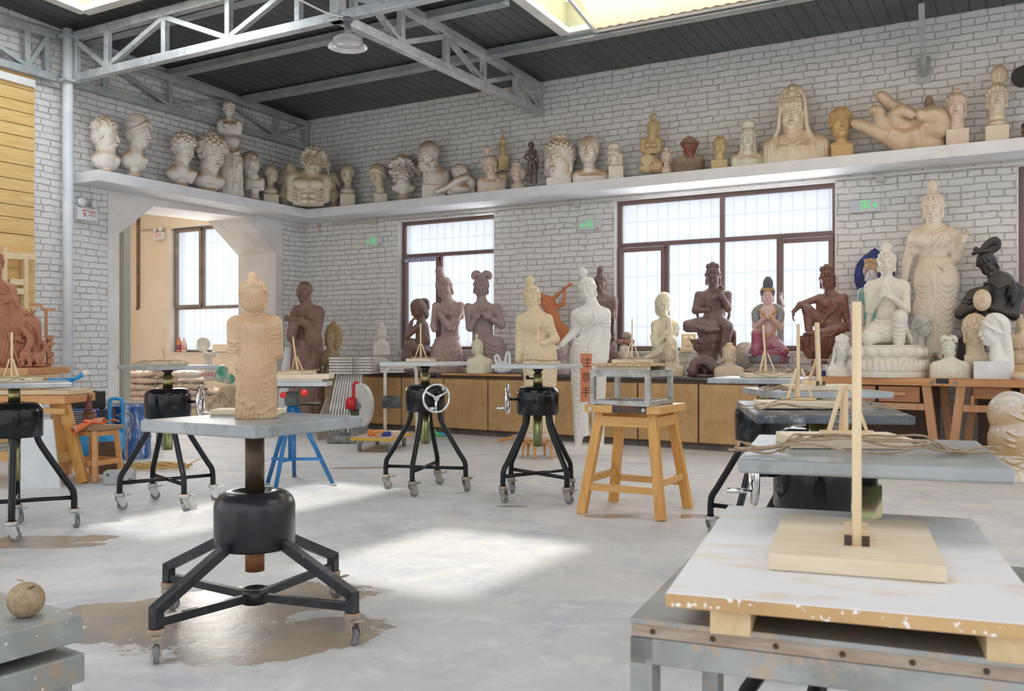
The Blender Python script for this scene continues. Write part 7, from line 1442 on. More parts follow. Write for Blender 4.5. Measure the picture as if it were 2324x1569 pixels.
S = at(1276, 11.05, CT, ((-22, 22), (-20, 20), (-1, 80)), .9); x = S.P; head(S, 1275, 800, 34, -14, 6, 0, hair='short', ear='long', neck=x(1276, 828), nr=.26); S.cone((0, 0, 0), [(0, 17), (12, 16), (22, 12)], 3); fin(S, 'brown head on the counter between the cream and the white standing men', M_MAUVE2, 'bust', name='clay_bust')
# painted head with flower crown
d = dY(1420, 11.0); t = thing('painted_bust', 'painted pale face with dark hair, red flowers and grey topknot', 'bust', G(d, ray(1420) * d, CT), YAW - math.atan(ray(1420))); v_ = HV + (CAM_H - CT) * FPX / d
bx = ((-28, 30), (-24, 24), (-1, 110))
S = Sculpt(1420, v_, d, bx, .9); x = S.P; S.cone((0, 0, 0), [(0, 25), (14, 23), (24, 12)], 3, 1, .6); S.mesh('shoulders', mat('faded_crimson', (.36, .12, .12), (.44, .18, .17), 5, .6), t)
S = Sculpt(1420, v_, d, bx, .8); head(S, 1418, 795, 34, -14, 4, 0, hair='none', ear='long', neck=x(1419, 822), nr=.24); S.mesh('face', mat('painted_skin_pale', (.74, .62, .54), None, rough=.5), t)
S = Sculpt(1420, v_, d, bx, .9); S.ell(x(1419, 788, 4), (17, 15, 20), k=2); S.ell(x(1417, 802, -10), (12.5, 12, 19), k=2, op='sub'); S.cut(2, S.v0 - 803, False); S.mesh('hair', mat('dark_grey_hair', (.06, .055, .06), (.12, .11, .12), 9, .5), t)
S = Sculpt(1420, v_, d, bx, .9)
for i in range(9): a = math.radians(-90 + 22 * i); S.ell(x(1419 + 17 * math.sin(a), 776, -15 * math.cos(a)), (5, 4, 6), k=1)
S.mesh('flower_crown', mat('dark_red_flowers', (.26, .07, .06), (.45, .25, .2), 16, .6), t)
S = Sculpt(1420, v_, d, bx, .9); S.ell(x(1422, 763, 2), (12, 10, 10), k=1); S.tube([x(1414, 762, -9), x(1420, 758, -10), x(1428, 764, -8)], 1.5, 1, 'sub'); S.mesh('topknot', mat('clay_grey_topknot', (.34, .28, .24), (.42, .35, .30), 9), t)
# ivory woman leaning on her knee
S = at(1505, 11.2, CT, ((-66, 42), (-38, 38), (-1, 185))); x = S.P
head(S, 1507, 690, 42, 18, 18, 10, hair='bob', neck=x(1508, 726), nr=.19); torso(S, 1511, 722, 30, 785, .55, .35, .85, 6); S.ell(x(1508, 800), (30, 26, 24), k=8); S.cap(x(1520, 795, -12), x(1524, 775, -22), 15, 12, 6); S.cap(x(1524, 778, -22), x(1528, 828, -20), 12, 13, 5); S.cap(x(1490, 815), x(1452, 824, 4), 16, 9, 8)
arm(S, x(1532, 738, -6), x(1520, 768, -20), x(1518, 726, -22), 9, 8, 5.5, 3); hand(S, x(1518, 724, -22), (-.5, .0, .7), (-.6, .4, -.2), 20, .6, thumb=-1); arm(S, x(1486, 738, -4), x(1488, 784, -16), x(1512, 756, -26), 9, 8, 5.5, 3)
for i in range(5): S.fold([(1472 + i * 2, 748 + i * 5), (1480, 764 + i * 4), (1492, 762 + i * 5)], 1.4)
for i in range(6): S.fold([(1528 - i * 6, 786), (1505 - i * 8, 800 + i * 3), (1470 - i * 5, 818 + i)], 1.5)
for i in range(4): S.fold([(1526 + i * 4, 734), (1532 + i * 3, 750), (1528 + i * 2, 764)], 1.2)
fin(S, 'ivory woman in loose robe resting her chin on her hand', M_IVY, 'statue', name='resting_woman_statue')
S = at(1563, 11.72, 1.175, ((-24, 24), (-12, 12), (-1, 50)), .9); x = S.P; S.box((0, 0, 4), (20, 10, 5), r=1); S.box((0, 3, 22), (17, 5, 20), r=2)
for a, b in ((1556, 780), (1568, 782)): S.ell((a - S.u0, -4, 30), (5, 4, 6), k=2); S.ell((a - S.u0, -4, 18), (7, 5, 10), k=3)
fin(S, 'little sandy relief carving on the sill of the large window', M_SANDY, 'carving', name='relief_carving')
# two matching little Buddha busts
d = dY(1655, 10.93)
S = Sculpt(1655, HV + (CAM_H - CT) * FPX / d, d, ((-40, 40), (-26, 26), (-1, 90)), .85); x = S.P
head(S, 1655, 805, 36, 0, 12, 0, hair='snail', ear='long', neck=x(1655, 831), nr=.24); torso(S, 1655, 828, 34, None, .5, .35, .95)
for i in range(10): S.fold([(1630 + i * 6, 838), (1628 + i * 6.4, 860)], .9)
BG = 'pair of small cream Buddha busts'; o = S.mesh('buddha_bust', M_SANDY, None, 'small cream Buddha bust right of the dark enthroned figure', 'bust', BG)
d = dY(1520, 10.98); o2 = dup(o, G(d, ray(1520) * d, CT), YAW - math.atan(ray(1520)) + .05, 'small cream Buddha bust in front of the ivory woman, left of the dark enthroned figure')
# dark wooden enthroned figure
S = at(1612, 11.2, CT, ((-62, 58), (-46, 42), (-1, 290)), 1.0); x = S.P
head(S, 1618, 630, 40, -6, 12, 0, hair='petals', ear='long', neck=x(1620, 658), nr=.22); torso(S, 1619, 654, 36, 728, .5, .4, .62, 5)
arm(S, x(1586, 670), x(1578, 705, -6), x(1604, 706, -26), 10, 8, 5, 4); hand(S, x(1604, 706, -26), (1, -.2, .2), (0, -.3, 1), 20, .45); arm(S, x(1652, 670), x(1652, 702, -12), x(1636, 668, -26), 10, 8, 5, 4); hand(S, x(1636, 668, -26), (0, 0, 1), (-.3, -1, 0), 22, .35, thumb=-1, pinch=.4)
S.cap(x(1608, 735, 0), x(1562, 740, -22), 19, 14, 6); S.cap(x(1562, 742, -22), x(1612, 750, -36), 12, 8, 4); S.ell(x(1622, 750, -38), (13, 7, 6), k=2); S.cap(x(1632, 735, 0), x(1650, 742, -26), 19, 14, 6); S.cap(x(1650, 745, -28), x(1642, 800, -24), 13, 10, 4); S.cap(x(1642, 806, -24), x(1640, 810, -36), 7, 5, 2)
S.cap(x(1614, 752, 2), x(1608, 800, 2), 32, 22, 8)
for q, h_ in ((0, 770), (1, 785)): S.cone((1608 - S.u0 - 2, 2, S.v0 - h_ - 18), [(0, 26 - q * 6), (10, 36 - q * 6), (18, 40 - q * 6)], 3, 1, .8, 'add', 14, 5)
S.cap(x(1608, 800), x(1606, 830), 20, 24, 5)
rnd = random.Random(2)
for i in range(26): a = rnd.uniform(0, 6.3); r = rnd.uniform(14, 40); S.ell(x(1606 + r * math.cos(a) * 1.1, 848 - rnd.uniform(0, 34) * (1 - r / 60), r * .7 * math.sin(a)), (rnd.uniform(6, 11), rnd.uniform(6, 10), rnd.uniform(4, 8)), k=2)
S.tube([x(1572, 845, -34), x(1580, 822, -34), x(1604, 818, -36), x(1622, 838, -36), x(1640, 840, -30)], [10, 11, 12, 9, 6], 3); S.cone((-4, 0, 0), [(0, 50), (6, 48)], 1, 1, .75)
for i in range(5): S.fold([(1572 + i * 6, 734), (1588 + i * 4, 748 + i), (1608, 744 + i * 2)], 1.3)
for i in range(7): S.fold([(1580 + i * 5, 752), (1578 + i * 5, 770 + i * 2), (1592 + i * 3, 782)], 1.6)
for s in (-1, 1): S.fold([(1619 + s * 14, 660), (1619 + s * 17, 690), (1619 + s * 10, 715)], 2.2); S.tube([x(1619 + s * 33, 690, 6), x(1619 + s * 36, 715, 8), x(1619 + s * 28, 735, 6)], 3, 2)
for i in range(3): S.fold([(1602, 664 + i * 3), (1619, 674 + i * 4), (1636, 664 + i * 3)], 1.2)
S.fold([(1619, 675), (1619, 692)], 2); S.tube([x(1655, 750, 10), x(1668, 765, 8), x(1660, 790, 8)], [8, 9, 6], 3)
for i in range(5): S.fold([(1610 + i * 5, 716), (1606 + i * 7, 730)], 1.2)
fin(S, 'dark wooden enthroned crowned woman over a coiled dragon before the large window', M_WOODB, 'statue', name='enthroned_statue')
# painted kneeling woman
d = dY(1745, 11.2); u_ = 1745; vb = HV + (CAM_H - CT) * FPX / d; t = thing('painted_kneeling_statue', 'painted kneeling woman with pink skin, crimson skirt and folded hands', 'statue', G(d, ray(u_) * d, CT), YAW - math.atan(ray(u_)))
bx = ((-60, 62), (-48, 46), (-1, vb - 618))
def NS(res=1.0): return Sculpt(u_, vb, d, bx, res)
S = NS(); x = S.P; S.cone((0, 2, 0), [(0, 48), (4, 52), (16, 52), (24, 40)], 1, 1, .8, 'add', 26, 3); S.mesh('lotus_base', mat('lotus_paint', (.34, .36, .30), (.40, .26, .26), 26, .6, c3=(.26, .28, .30)), t)
S = NS(); S.cone((0, 2, S.v0 - 826), [(0, 42), (5, 46), (12, 47), (19, 48), (21, 44)], 1, 1, .8); S.mesh('dish', mat('grey_maroon_dish', (.20, .18, .20), (.28, .08, .12), 3, .5, lo=.45, hi=.55), t)
S = NS(.9); head(S, 1742, 672, 34, 0, 4, 0, hair='none', ear='long', neck=x(1743, 697), nr=.2); torso(S, 1743, 694, 34, 765, .5, .32, .55, 5); S.ell(x(1733, 718, -13), (9, 7, 8), k=4); S.ell(x(1753, 718, -13), (9, 7, 8), k=4)
for s in (-1, 1): arm(S, x(1743 + s * 31, 710), x(1743 + s * 29, 742, -8), x(1743 + s * 5, 720, -32), 8, 7, 4.5, 3); S.tube([x(1743 + s * 3, 722, -33), x(1743 + s * 2.5, 710, -34), x(1743 + s * 1.8, 700, -34)], [4, 3.6, 2], 1.5); S.cap(x(1743 + s * 5, 716, -34), x(1743 + s * 1, 708, -37), 1.8, 1.3, .6)
S.mesh('body', mat('painted_pink_skin', (.72, .52, .48), (.66, .45, .42), 3, .5), t)
S = NS(.9); S.ell(x(1742, 663, 3), (18, 17, 17), k=2); S.ell(x(1742, 676, -10), (14.5, 15, 20), k=1, op='sub'); S.cone((1743 - S.u0, 2, S.v0 - 652), [(0, 10), (6, 12), (16, 10), (24, 4)], 2, 1, 1, 'add', 8, 2); S.mesh('hair', mat('slate_hair', (.07, .075, .085), (.11, .11, .12), 6, .5), t)
S = NS(.9); S.tube([x(1726, 660, -10), x(1742, 657, -17), x(1758, 660, -10)], 1.8, 1); S.tube([x(1722, 703, -16), x(1730, 712, -20), x(1743, 716, -22), x(1756, 712, -20), x(1764, 703, -16)], 1.8, 1)
for s in (-1, 1): S.tube([x(1743 + s * 17, 730, -18), x(1743 + s * 18, 750, -16), x(1743, 764, -22)], 1.5, 1); S.tube([x(1743 + s * 6 - 3, 719, -37), x(1743 + s * 6 + 3, 723, -36)], 2.2, .6)
S.ell(x(1743, 763, -23), (4, 3, 4), k=1); S.mesh('gold_jewellery', mat('gold_paint', (.60, .34, .08), None, rough=.4), t)
S = NS(.9)
for s in (-1, 1): S.tube([x(1743 + s * 14, 694, 4), x(1743 + s * 26, 706, -3), x(1743 + s * 28, 722, -10), x(1743 + s * 20, 736, -15)], [5, 9, 8, 3], 3); S.tube([x(1743 + s * 22, 712, 10), x(1743 + s * 28, 770, 12), x(1743 + s * 42, 800, 12)], [7, 4, 4], 3)
S.mesh('shawl', mat('grey_green_shawl', (.24, .26, .27), (.30, .32, .31), 5, .6), t)
S = NS(); S.ell(x(1743, 782, 4), (32, 28, 20), k=6); S.cap(x(1735, 775, -8), x(1718, 758, -24), 16, 12, 6); S.cap(x(1718, 758, -24), x(1716, 800, -22), 12, 12, 4); S.cap(x(1752, 778, -6), x(1778, 798, -20), 18, 12, 6); S.cone((0, 2, S.v0 - 806), [(0, 42), (10, 40)], 4, 1, .75)
S.tube([x(1722, 770, -14), x(1743, 767, -20), x(1766, 768, -12)], 3, 2); swags(S, 1742, 775, 12, 4, 7, 1.3, .8); swags(S, 1762, 778, 14, 4, 7, 1.2, .7, lean=3)
S.mesh('skirt', mat('crimson_skirt', (.30, .05, .09), (.42, .16, .20), 5, .6, dust=((.50, .38, .38), .5)), t)
t, L = rig('painted_disc', 'round painted halo disc leaning on the sill behind the kneeling woman', 'halo', 1692, dY(1692, 11.5), CT); MB().lathe([(0, 0), (.16, 0), (.165, .01), (.16, .02), (0, .02)], (0, 0, .27), 32, (0, -1, .1)).build('disc', mat('patterned_disc', (.62, .56, .42), (.36, .44, .40), 22, .6, c3=(.60, .30, .20)), t); MB().box((0, .03, .06), (.1, .04, .12)).build('foot', M_SANDY, t)
# reddish royal ease figure
S = at(1862, 11.15, CT, ((-76, 66), (-46, 42), (-1, 275)), 1.0); x = S.P
head(S, 1878, 637, 42, -4, 14, -4, hair='petals', ear='long', neck=x(1882, 667), nr=.22); torso(S, 1886, 663, 35, 745, .5, .4, .68, 5); S.ell(x(1874, 690, -15), (10, 6, 9), k=4)
arm(S, x(1860, 676), x(1816, 692, -20), x(1801, 708, -24), 9.5, 7, 5, 4); hand(S, x(1801, 708, -24), (-.15, -.1, -1), (.9, 0, -.2), 22, .25); arm(S, x(1914, 676), x(1920, 720, 4), x(1925, 748, 0), 10, 8, 6, 4)
S.cap(x(1872, 745), x(1833, 704, -22), 18, 13, 6); S.cap(x(1833, 706, -22), x(1836, 752, -26), 12, 9, 4); S.cap(x(1834, 757, -28), x(1826, 760, -38), 6, 4, 2); S.cap(x(1885, 745), x(1908, 745, -22), 18, 14, 6); S.cap(x(1908, 747, -24), x(1850, 756, -38), 12, 7, 4); S.ell(x(1838, 757, -40), (11, 5, 5), k=2)
S.cone((1856 - S.u0, 0, S.v0 - 815), [(0, 22), (20, 34), (45, 46), (53, 47)], 5, 1, .85, 'add', 12, 5); S.cone((1860 - S.u0, 0, 0), [(0, 36), (14, 30), (26, 20), (40, 18)], 5, 1, .8)
for i in range(9): S.fold([(1812 + i * 11, 765), (1808 + i * 11, 785 + (i % 3) * 5), (1816 + i * 10, 800)], 2.2)
for i in range(6): S.fold([(1904 - i * 3, 668), (1900 - i * 5, 700 + i * 3), (1872 - i * 2, 716 + i * 5)], 1.4)
for i in range(4): S.fold([(1836 + i * 5, 712), (1842 + i * 6, 730), (1848 + i * 8, 748)], 1.4)
for i in range(4): S.fold([(1912 - i * 2, 738), (1886, 760 + i), (1860, 750 + i * 3)], 1.3)
S.fold([(1868, 668), (1878, 678), (1892, 670)], 1.3); S.fold([(1878, 678), (1877, 690)], 1.8)
for i in range(3): S.fold([(1858, 728 + i * 4), (1878, 734 + i * 4), (1902, 728 + i * 4)], 1.5)
fin(S, 'reddish dark wooden woman seated with one knee raised on a rocky throne', M_REDW, 'statue', name='seated_statue')
BZ = .905
S = at(1910, 10.85, BZ, ((-40, 30), (-28, 28), (-1, 115)), .9); x = S.P; head(S, 1911, 795, 42, 0, 8, 0, hair='petals', ear='short', neck=x(1908, 828), nr=.22, knot=1)
for s in (-1, 1): S.tube([x(1911 + s * 17, 790, 2), x(1911 + s * 19, 812, 0), x(1909 + s * 22, 830, -4)], 3.5, 2)
torso(S, 1905, 826, 30, None, .5, .35, .95); S.box((0, 0, 2), (30, 18, 3), r=1); fin(S, 'white crowned head bust at the left end of the wooden bench', M_WHT2, 'bust', name='white_bust')
# painted figure with blue halo
d = dY(1975, 11.5); u_ = 1975; vb = HV + (CAM_H - BZ) * FPX / d; t = thing('haloed_figure', 'painted figure with turquoise robe and pointed deep blue halo', 'statue', G(d, ray(u_) * d, BZ), YAW - math.atan(ray(u_)))
bx = ((-50, 60), (-34, 34), (-1, vb - 560))
def NS(res=1.0): return Sculpt(u_, vb, d, bx, res)
S = NS(); x = S.P; S.ell(x(1984, 626, 14), (46, 4, 55), k=1); S.cap(x(1984, 590, 14), x(1985, 566, 14), 16, 2, 14); S.f[:, :int((8 - S.o[1]) / S.res), :] = 6
S.mesh('halo', mat('blue_halo', (.012, .035, .25), (.005, .01, .06), 26, .5, lo=.47, hi=.53), t)
S = NS(); S.cone((1976 - S.u0, 0, S.v0 - 612), [(0, 14), (6, 16), (12, 13), (24, 16)], 1, 1, .8, 'add', 8, 2); S.ell(x(1976, 592, -16), (5, 3, 5), k=1); S.mesh('crown', mat('ochre_crown', (.50, .34, .20), (.42, .27, .15), 8, .6), t)
S = NS(); head(S, 1977, 624, 34, 4, 2, 0, hair='none', ear='long', neck=x(1978, 650), nr=.25); S.cap(x(1956, 700, -4), x(1954, 735, -8), 9, 8, 3); S.mesh('face', mat('grey_white_face', (.58, .56, .54), (.50, .48, .46), 6, .6), t)
S = NS(); S.ell(x(1977, 615, 3), (19, 17, 16), k=2); S.ell(x(1977, 630, -10), (15, 14, 18), k=2, op='sub'); S.mesh('hair', mat('brown_hair_paint', (.44, .29, .20), (.36, .22, .15), 8), t)
S = NS(); torso(S, 1980, 650, 34, None, .5, .3, .9); S.mesh('robe', mat('turquoise_robe', (.10, .40, .42), (.36, .44, .38), 6, .6), t)
S = at(1963, 11.3, BZ, ((-26, 26), (-24, 24), (-1, 110)), .9); x = S.P; head(S, 1962, 768, 46, 0, 4, 0, hair='bald', neck=x(1963, 800), nr=.25); S.cone((0, 0, 0), [(0, 16), (20, 16), (40, 12)], 3); fin(S, 'peach coloured head hidden behind the white kneeling statue', M_PINKC, 'bust', name='clay_bust')
# white kneeling figure on a lotus base
d = dY(2014, 10.92); u_ = 2014; vb = HV + (CAM_H - BZ) * FPX / d; t = thing('kneeling_statue', 'large white kneeling worshipper with joined hands on a round lotus base', 'statue', G(d, ray(u_) * d, BZ), YAW - math.atan(ray(u_)))
bx = ((-104, 104), (-80, 76), (-1, vb - 528))
S = Sculpt(u_, vb, d, ((-104, 104), (-84, 84), (-1, 82)), 1.1); x = S.P
S.cone((0, 0, 0), [(0, 90), (9, 92), (11, 90)], .5, 1, .85); S.cone((0, 0, 10), [(0, 86), (6, 92), (20, 90), (32, 80), (36, 72)], 1, 1, .85); S.cone((0, 0, 44), [(0, 78), (8, 84), (20, 86), (24, 84)], 1, 1, .85)
for i in range(40):
    a = i * 2 * PI / 40; c_, s_ = math.cos(a), math.sin(a)
    if s_ > .4: continue
    S.ell((88 * c_, 75 * s_, 26), (6, 6, 14), k=.5); S.ell((92 * c_, 78.5 * s_, 26), (3, 3, 9), k=.5)
for i in range(18):
    a = i * 2 * PI / 18 + .1; c_, s_ = math.cos(a), math.sin(a)
    if s_ > .4: continue
    S.ell((80 * c_, 68 * s_, 56), (15, 8, 12), k=.5)
S.mesh('lotus_base', M_WHT, t)
S = Sculpt(u_, vb, d, bx, 1.1)
head(S, 2012, 597, 48, -2, 6, 0, hair='fan', ear='long', neck=x(2013, 632), nr=.2, knot=.95); torso(S, 2013, 630, 46, 735, .5, .32, .56, 6)
for s, e in ((-1, 1974), (1, 2056)): arm(S, x(2013 + s * 41, 652), x(e, 703, -12), x(2010 + s * 7, 670, -44), 12, 10, 6, 5); S.tube([x(2010 + s * 5, 672, -45), x(2010 + s * 4, 654, -47), x(2010 + s * 2.5, 637, -47)], [6, 5.5, 3], 2.5); S.cap(x(2010 + s * 7, 664, -48), x(2010 + s * 2, 650, -52), 2.6, 2, 1); S.tube([x(2010 + s * 6 - 5, 674, -49), x(2010 + s * 12, 679, -46)], 2.6, .8)
S.ell(x(2012, 752, 4), (46, 36, 30), k=8); S.cap(x(2000, 752, -10), x(1972, 766, -40), 26, 18, 8); S.cap(x(2030, 752, -6), x(2042, 722, -42), 22, 17, 8); S.cap(x(2042, 724, -42), x(2040, 776, -36), 17, 13, 5); S.cap(x(2040, 782, -38), x(2038, 783, -56), 9, 7, 3); S.cone((0, 0, 68), [(0, 74), (4, 74)], 2, 1, .85)
S.tube([x(1986, 728, -20), x(2010, 732, -30), x(2036, 728, -22)], 3.5, 3)
for i in range(6): S.fold([(1960 + i * 2, 750 + i * 4), (1978 + i * 4, 744 + i * 2), (1996 + i * 5, 762 + i * 3)], 1.5)
for i in range(5): S.fold([(2026, 738 + i * 9), (2042, 744 + i * 9), (2056, 738 + i * 9)], 1.5)
swags(S, 2012, 738, 16, 4, 8, 1.4, .8)
for s in (-1, 1): S.fold([(2012 + s * 24, 640), (2012 + s * 27, 670), (2012 + s * 24, 690)], 1.8); S.fold([(2012 + s * 18, 642), (2012 + s * 20, 672), (2012 + s * 17, 700), (2012 + s * 16, 722)], 1.3); S.tube([x(2012 + s * 36, 690, 14), x(2012 + s * 42, 735, 16), x(2012 + s * 56, 775, 18)], [9, 5, 5], 4)
S.fold([(1984, 638), (1998, 650), (2012, 655), (2026, 650), (2040, 638)], 1.5)
for s in (-1, 1): S.fold([(2012 + s * 44 - 10, 662), (2012 + s * 44, 665), (2012 + s * 44 + 8, 661)], 1.5)
for i in range(9): S.ell(np.array([-16 + i * 4, S.front(-16 + i * 4, S.v0 - 725) or -30, S.v0 - 725 - (1 if i % 2 else 3)], np.float32), (2.4, 2, 2.4), k=.8)
S.mesh('body', M_WHT, t)
# large standing figure
d = dY(2122, 11.38); u_ = 2122; zb = 1.05; t, L = rig('wooden_plinth', 'low wooden plinth on the bench under the large standing figure', 'plinth', 2122, d, BZ); MB().box((0, 0, .07), (.36, .34, .14)).build('plinth_block', mat('dusty_wood', (.50, .34, .24), None), t)
S = atd(u_, d, zb, ((-88, 100), (-48, 50), (-1, 430)), 1.25); x = S.P
head(S, 2117, 472, 58, -14, 8, 0, hair='topknot', ear='long', neck=x(2122, 512), nr=.21, knot=1.15); torso(S, 2118, 506, 56, 615, .48, .4, .58, 7); S.ell(x(2095, 543, -16), (19, 8, 15), k=14); S.ell(x(2134, 543, -16), (19, 8, 15), k=14)
S.cone((2124 - S.u0, 0, S.v0 - 800), [(0, 26), (50, 34), (110, 46), (160, 54), (185, 48), (212, 34)], 9, 1, .62); S.cap(x(2098, 700), x(2108, 800), 26, 15, 10); S.cap(x(2148, 700), x(2140, 795), 25, 15, 10); S.ell(x(2124, 770, -34), (5, 14, 90), k=8, op='sub')
for u in (2106, 2132): S.cap(x(u, 805), x(u + 2, 811, -22), 9, 6, 4)
arm(S, x(2074, 540), x(2058, 592, 6), x(2052, 636, 4), 13, 11, 8.5, 6); S.ell(x(2051, 646, 2), (8, 7, 12), k=3); arm(S, x(2162, 540), x(2173, 584, -2), x(2184, 552, -30), 13, 12, 8, 6); hand(S, x(2184, 550, -30), (.5, -.1, .9), (-.3, -1, 0), 32, .35, thumb=-1, pinch=.5)
for i in range(8): S.fold([(2160 - i * 3, 515 + i * 2), (2130 - i * 2, 555 + i * 2), (2092 + i, 580 + i * 3)], 1.5)
S.fold([(2088, 508), (2100, 524), (2118, 528), (2138, 522), (2148, 508)], 1.6); S.fold([(2094, 526), (2108, 536), (2122, 538), (2138, 530)], 1.6, 1)
for p_ in ((2096, 532), (2118, 545), (2134, 532), (2108, 538)): S.ell(np.array([p_[0] - S.u0, S.front(p_[0] - S.u0, S.v0 - p_[1]) or -20, S.v0 - p_[1]], np.float32), (2.5, 2, 4), k=.8)
for a, b in ((2060, 548), (2060, 555), (2158, 540), (2158, 547)): S.fold([(a - 6, b), (a + 4, b + 2), (a + 16, b)], 1.8)
for i in range(4): S.fold([(2080, 598 + i * 5), (2125, 610 + i * 5), (2168, 590 + i * 6)], 1.9)
for c_ in (2098, 2150): swags(S, c_, 630, 24, 12, 13, 1.9, .8)
S.fold([(2118, 612), (2112, 630), (2120, 650), (2117, 720), (2121, 780)], 3); S.fold([(2128, 612), (2130, 640), (2124, 690), (2128, 740)], 2.6); S.ell(x(2124, 612, -30), (8, 5, 6), k=2); S.tube([x(2126, 612, -32), x(2138, 608, -34), x(2142, 616, -33)], 2.5, 1.5)
fin(S, 'largest pale standing figure with raised left hand against the brick wall', mat('warm_white_resin', (.78, .71, .60), (.74, .63, .50), 2, .5, dust=((.58, .42, .28), .5)), 'statue', name='standing_statue')
# black bending figure
S = at(2250, 11.3, BZ, ((-98, 80), (-50, 54), (-1, 330)), 1.25); x = S.P
head(S, 2241, 600, 50, -30, 26, -22, hair='locks', ear='long', neck=x(2268, 640), nr=.2); S.tube([x(2226, 572, -8), x(2240, 556, -4), x(2258, 548, 0), x(2262, 560, 4), x(2244, 572, -2)], [6, 8, 10, 9, 7], 3); S.ell(x(2215, 566, -8), (7, 6, 7), k=3); S.tube([x(2208, 575, -10), x(2225, 572, -20), x(2246, 570, -16)], 4, 2)
S.cap(x(2272, 652), x(2262, 690), 34, 32, 12, 'add'); S.cap(x(2218, 668, 6), x(2308, 664, 2), 17, 20, 10); S.cap(x(2258, 700), x(2215, 762, 4), 30, 28, 12); S.cone((2205 - S.u0, 0, 0), [(0, 36), (40, 36), (90, 30)], 8, 1, .7)
arm(S, x(2308, 668), x(2300, 715, -14), x(2248, 700, -40), 17, 13, 8, 6); arm(S, x(2206, 672, 0), x(2178, 712, -20), x(2228, 694, -42), 16, 12, 8, 6); S.cap(x(2238, 698, -42), x(2240, 660, -42), 8, 7, 4); hand(S, x(2240, 662, -42), (-.1, -.1, 1), (.3, -1, 0), 28, .55, thumb=-1); hand(S, x(2228, 694, -44), (.9, 0, .3), (0, -1, 0), 26, .5)
S.tube([x(2292, 652, -26), x(2300, 660, -30), x(2296, 690, -30)], [6, 8, 5], 3)
for i in range(6): S.fold([(2300 + i * 2, 636 + i * 2), (2296 - i, 660), (2286 - i * 2, 690 + i * 3)], 1.7)
for i in range(8): S.fold([(2172 + i * 2, 762 + i * 8), (2196, 772 + i * 8), (2222, 764 + i * 8)], 1.8)
S.fold([(2248, 640), (2266, 656), (2286, 648), (2296, 634)], 1.8)
for a, b in ((2184, 676), (2184, 684)): S.fold([(a, b), (a + 14, b + 4), (a + 26, b)], 2)
fin(S, 'black figure bending over its clasped hands at the right edge', M_BLKS, 'statue', name='bending_statue')
S = at(2092, 11.2, BZ, ((-34, 30), (-30, 32), (-1, 150)), 1.0); x = S.P
head(S, 2096, 741, 42, 56, 4, 0, hair='wavy', ear='short', neck=x(2088, 785), nr=.2); S.tube([x(2080, 735, 6), x(2074, 765, 6), x(2072, 795, 4)], [10, 9, 8], 4); S.ell(x(2086, 722, -16), (7, 3, 7), k=1.5); S.ell(x(2088, 800), (22, 17, 16), k=6); S.cone((0, 0, 0), [(0, 22), (30, 20), (50, 18)], 3); fin(S, 'grey plaster head in right profile beside the kneeling statue', M_GREYB, 'bust', name='grey_bust')
S = at(2157, 10.75, BZ, ((-52, 52), (-28, 28), (-1, 108)), .95); x = S.P
head(S, 2153, 791, 34, 0, 10, 2, hair='locks', ear='long', neck=x(2155, 818), nr=.22); S.ell(x(2153, 770, -4), (10, 8, 5), k=2)
for s in (-1, 1): S.tube([x(2153 + s * 3, 768, -4), x(2153 + s * 9, 766, -6), x(2153 + s * 15, 769, -6), x(2153 + s * 16, 775, -4)], [4, 4.5, 3.5], 2.5)
torso(S, 2156, 814, 46, None, .5, .34, .95, 6)
for i in range(4): S.fold([(2136 - i * 3, 822 + i * 3), (2156, 836 + i * 6), (2176 + i * 3, 822 + i * 3)], 1.2)
for s in (-1, 1): S.fold([(2156 + s * 30, 824), (2156 + s * 28, 842), (2156 + s * 30, 856)], 1.5)
fin(S, 'small ivory bust with curled hair ribbons on the bench corner', mat('pale_green_ivory', (.76, .74, .62), (.70, .68, .55), 4, .5), 'bust', name='ivory_bust')
S = at(2212, 10.95, BZ, ((-44, 48), (-44, 42), (-1, 215)), 1.1); x = S.P
head(S, 2214, 752, 66, 20, 6, 0, hair='locks', ear='long', neck=x(2214, 805), nr=.26); S.ell(x(2229, 682, 0), (21, 19, 25), k=5)
for s in (-1, 1): S.tube([x(2229 + s * 9 + 7 * math.cos(a), 682 - 12 * math.sin(a), -17.5) for a in np.linspace(-1.4, 4.2, 9)], 1.3, .8, 'sub', 3)
S.cone((4, 0, S.v0 - 822), [(0, 22), (10, 26), (22, 22)], 3); block(S, 2188, 2246, 806, 26, 2); fin(S, 'sandy carved head with spiral topknot on a block behind the white woman', M_SANDY, 'bust', name='carved_bust')
d = dY(2256, 10.72); t = thing('white_woman_bust', 'bright white woman head in left profile on a marble cube', 'bust', G(d, ray(2256) * d, BZ), YAW - math.atan(ray(2256))); vb = HV + (CAM_H - BZ) * FPX / d
S = Sculpt(2256, vb, d, ((-50, 52), (-40, 44), (-1, 170)), 1.0); x = S.P; head(S, 2252, 750, 60, -74, 2, 0, hair='wavy', ear='short', neck=x(2262, 805), nr=.20); S.ell(x(2268, 742, 4), (26, 24, 28), k=4)
for i in range(8): S.fold([(2238 + i * 5, 712 + i), (2262 + i * 3, 722 + i * 4), (2280, 745 + i * 6)], 1.3)
S.tube([x(2278, 760, 4), x(2288, 790, 4), x(2290, 825, 4), x(2286, 850, 2)], [14, 9, 10, 12], 5); S.cap(x(2262, 806), x(2268, 826), 15, 22, 8); S.mesh('head_and_shoulders', M_WHT2, t)
MB().box((-.02, -.02, .09), (.33, .26, .18)).build('marble_cube', mat('marble', (.80, .80, .80), (.66, .67, .69), 3, .3), t, .002)
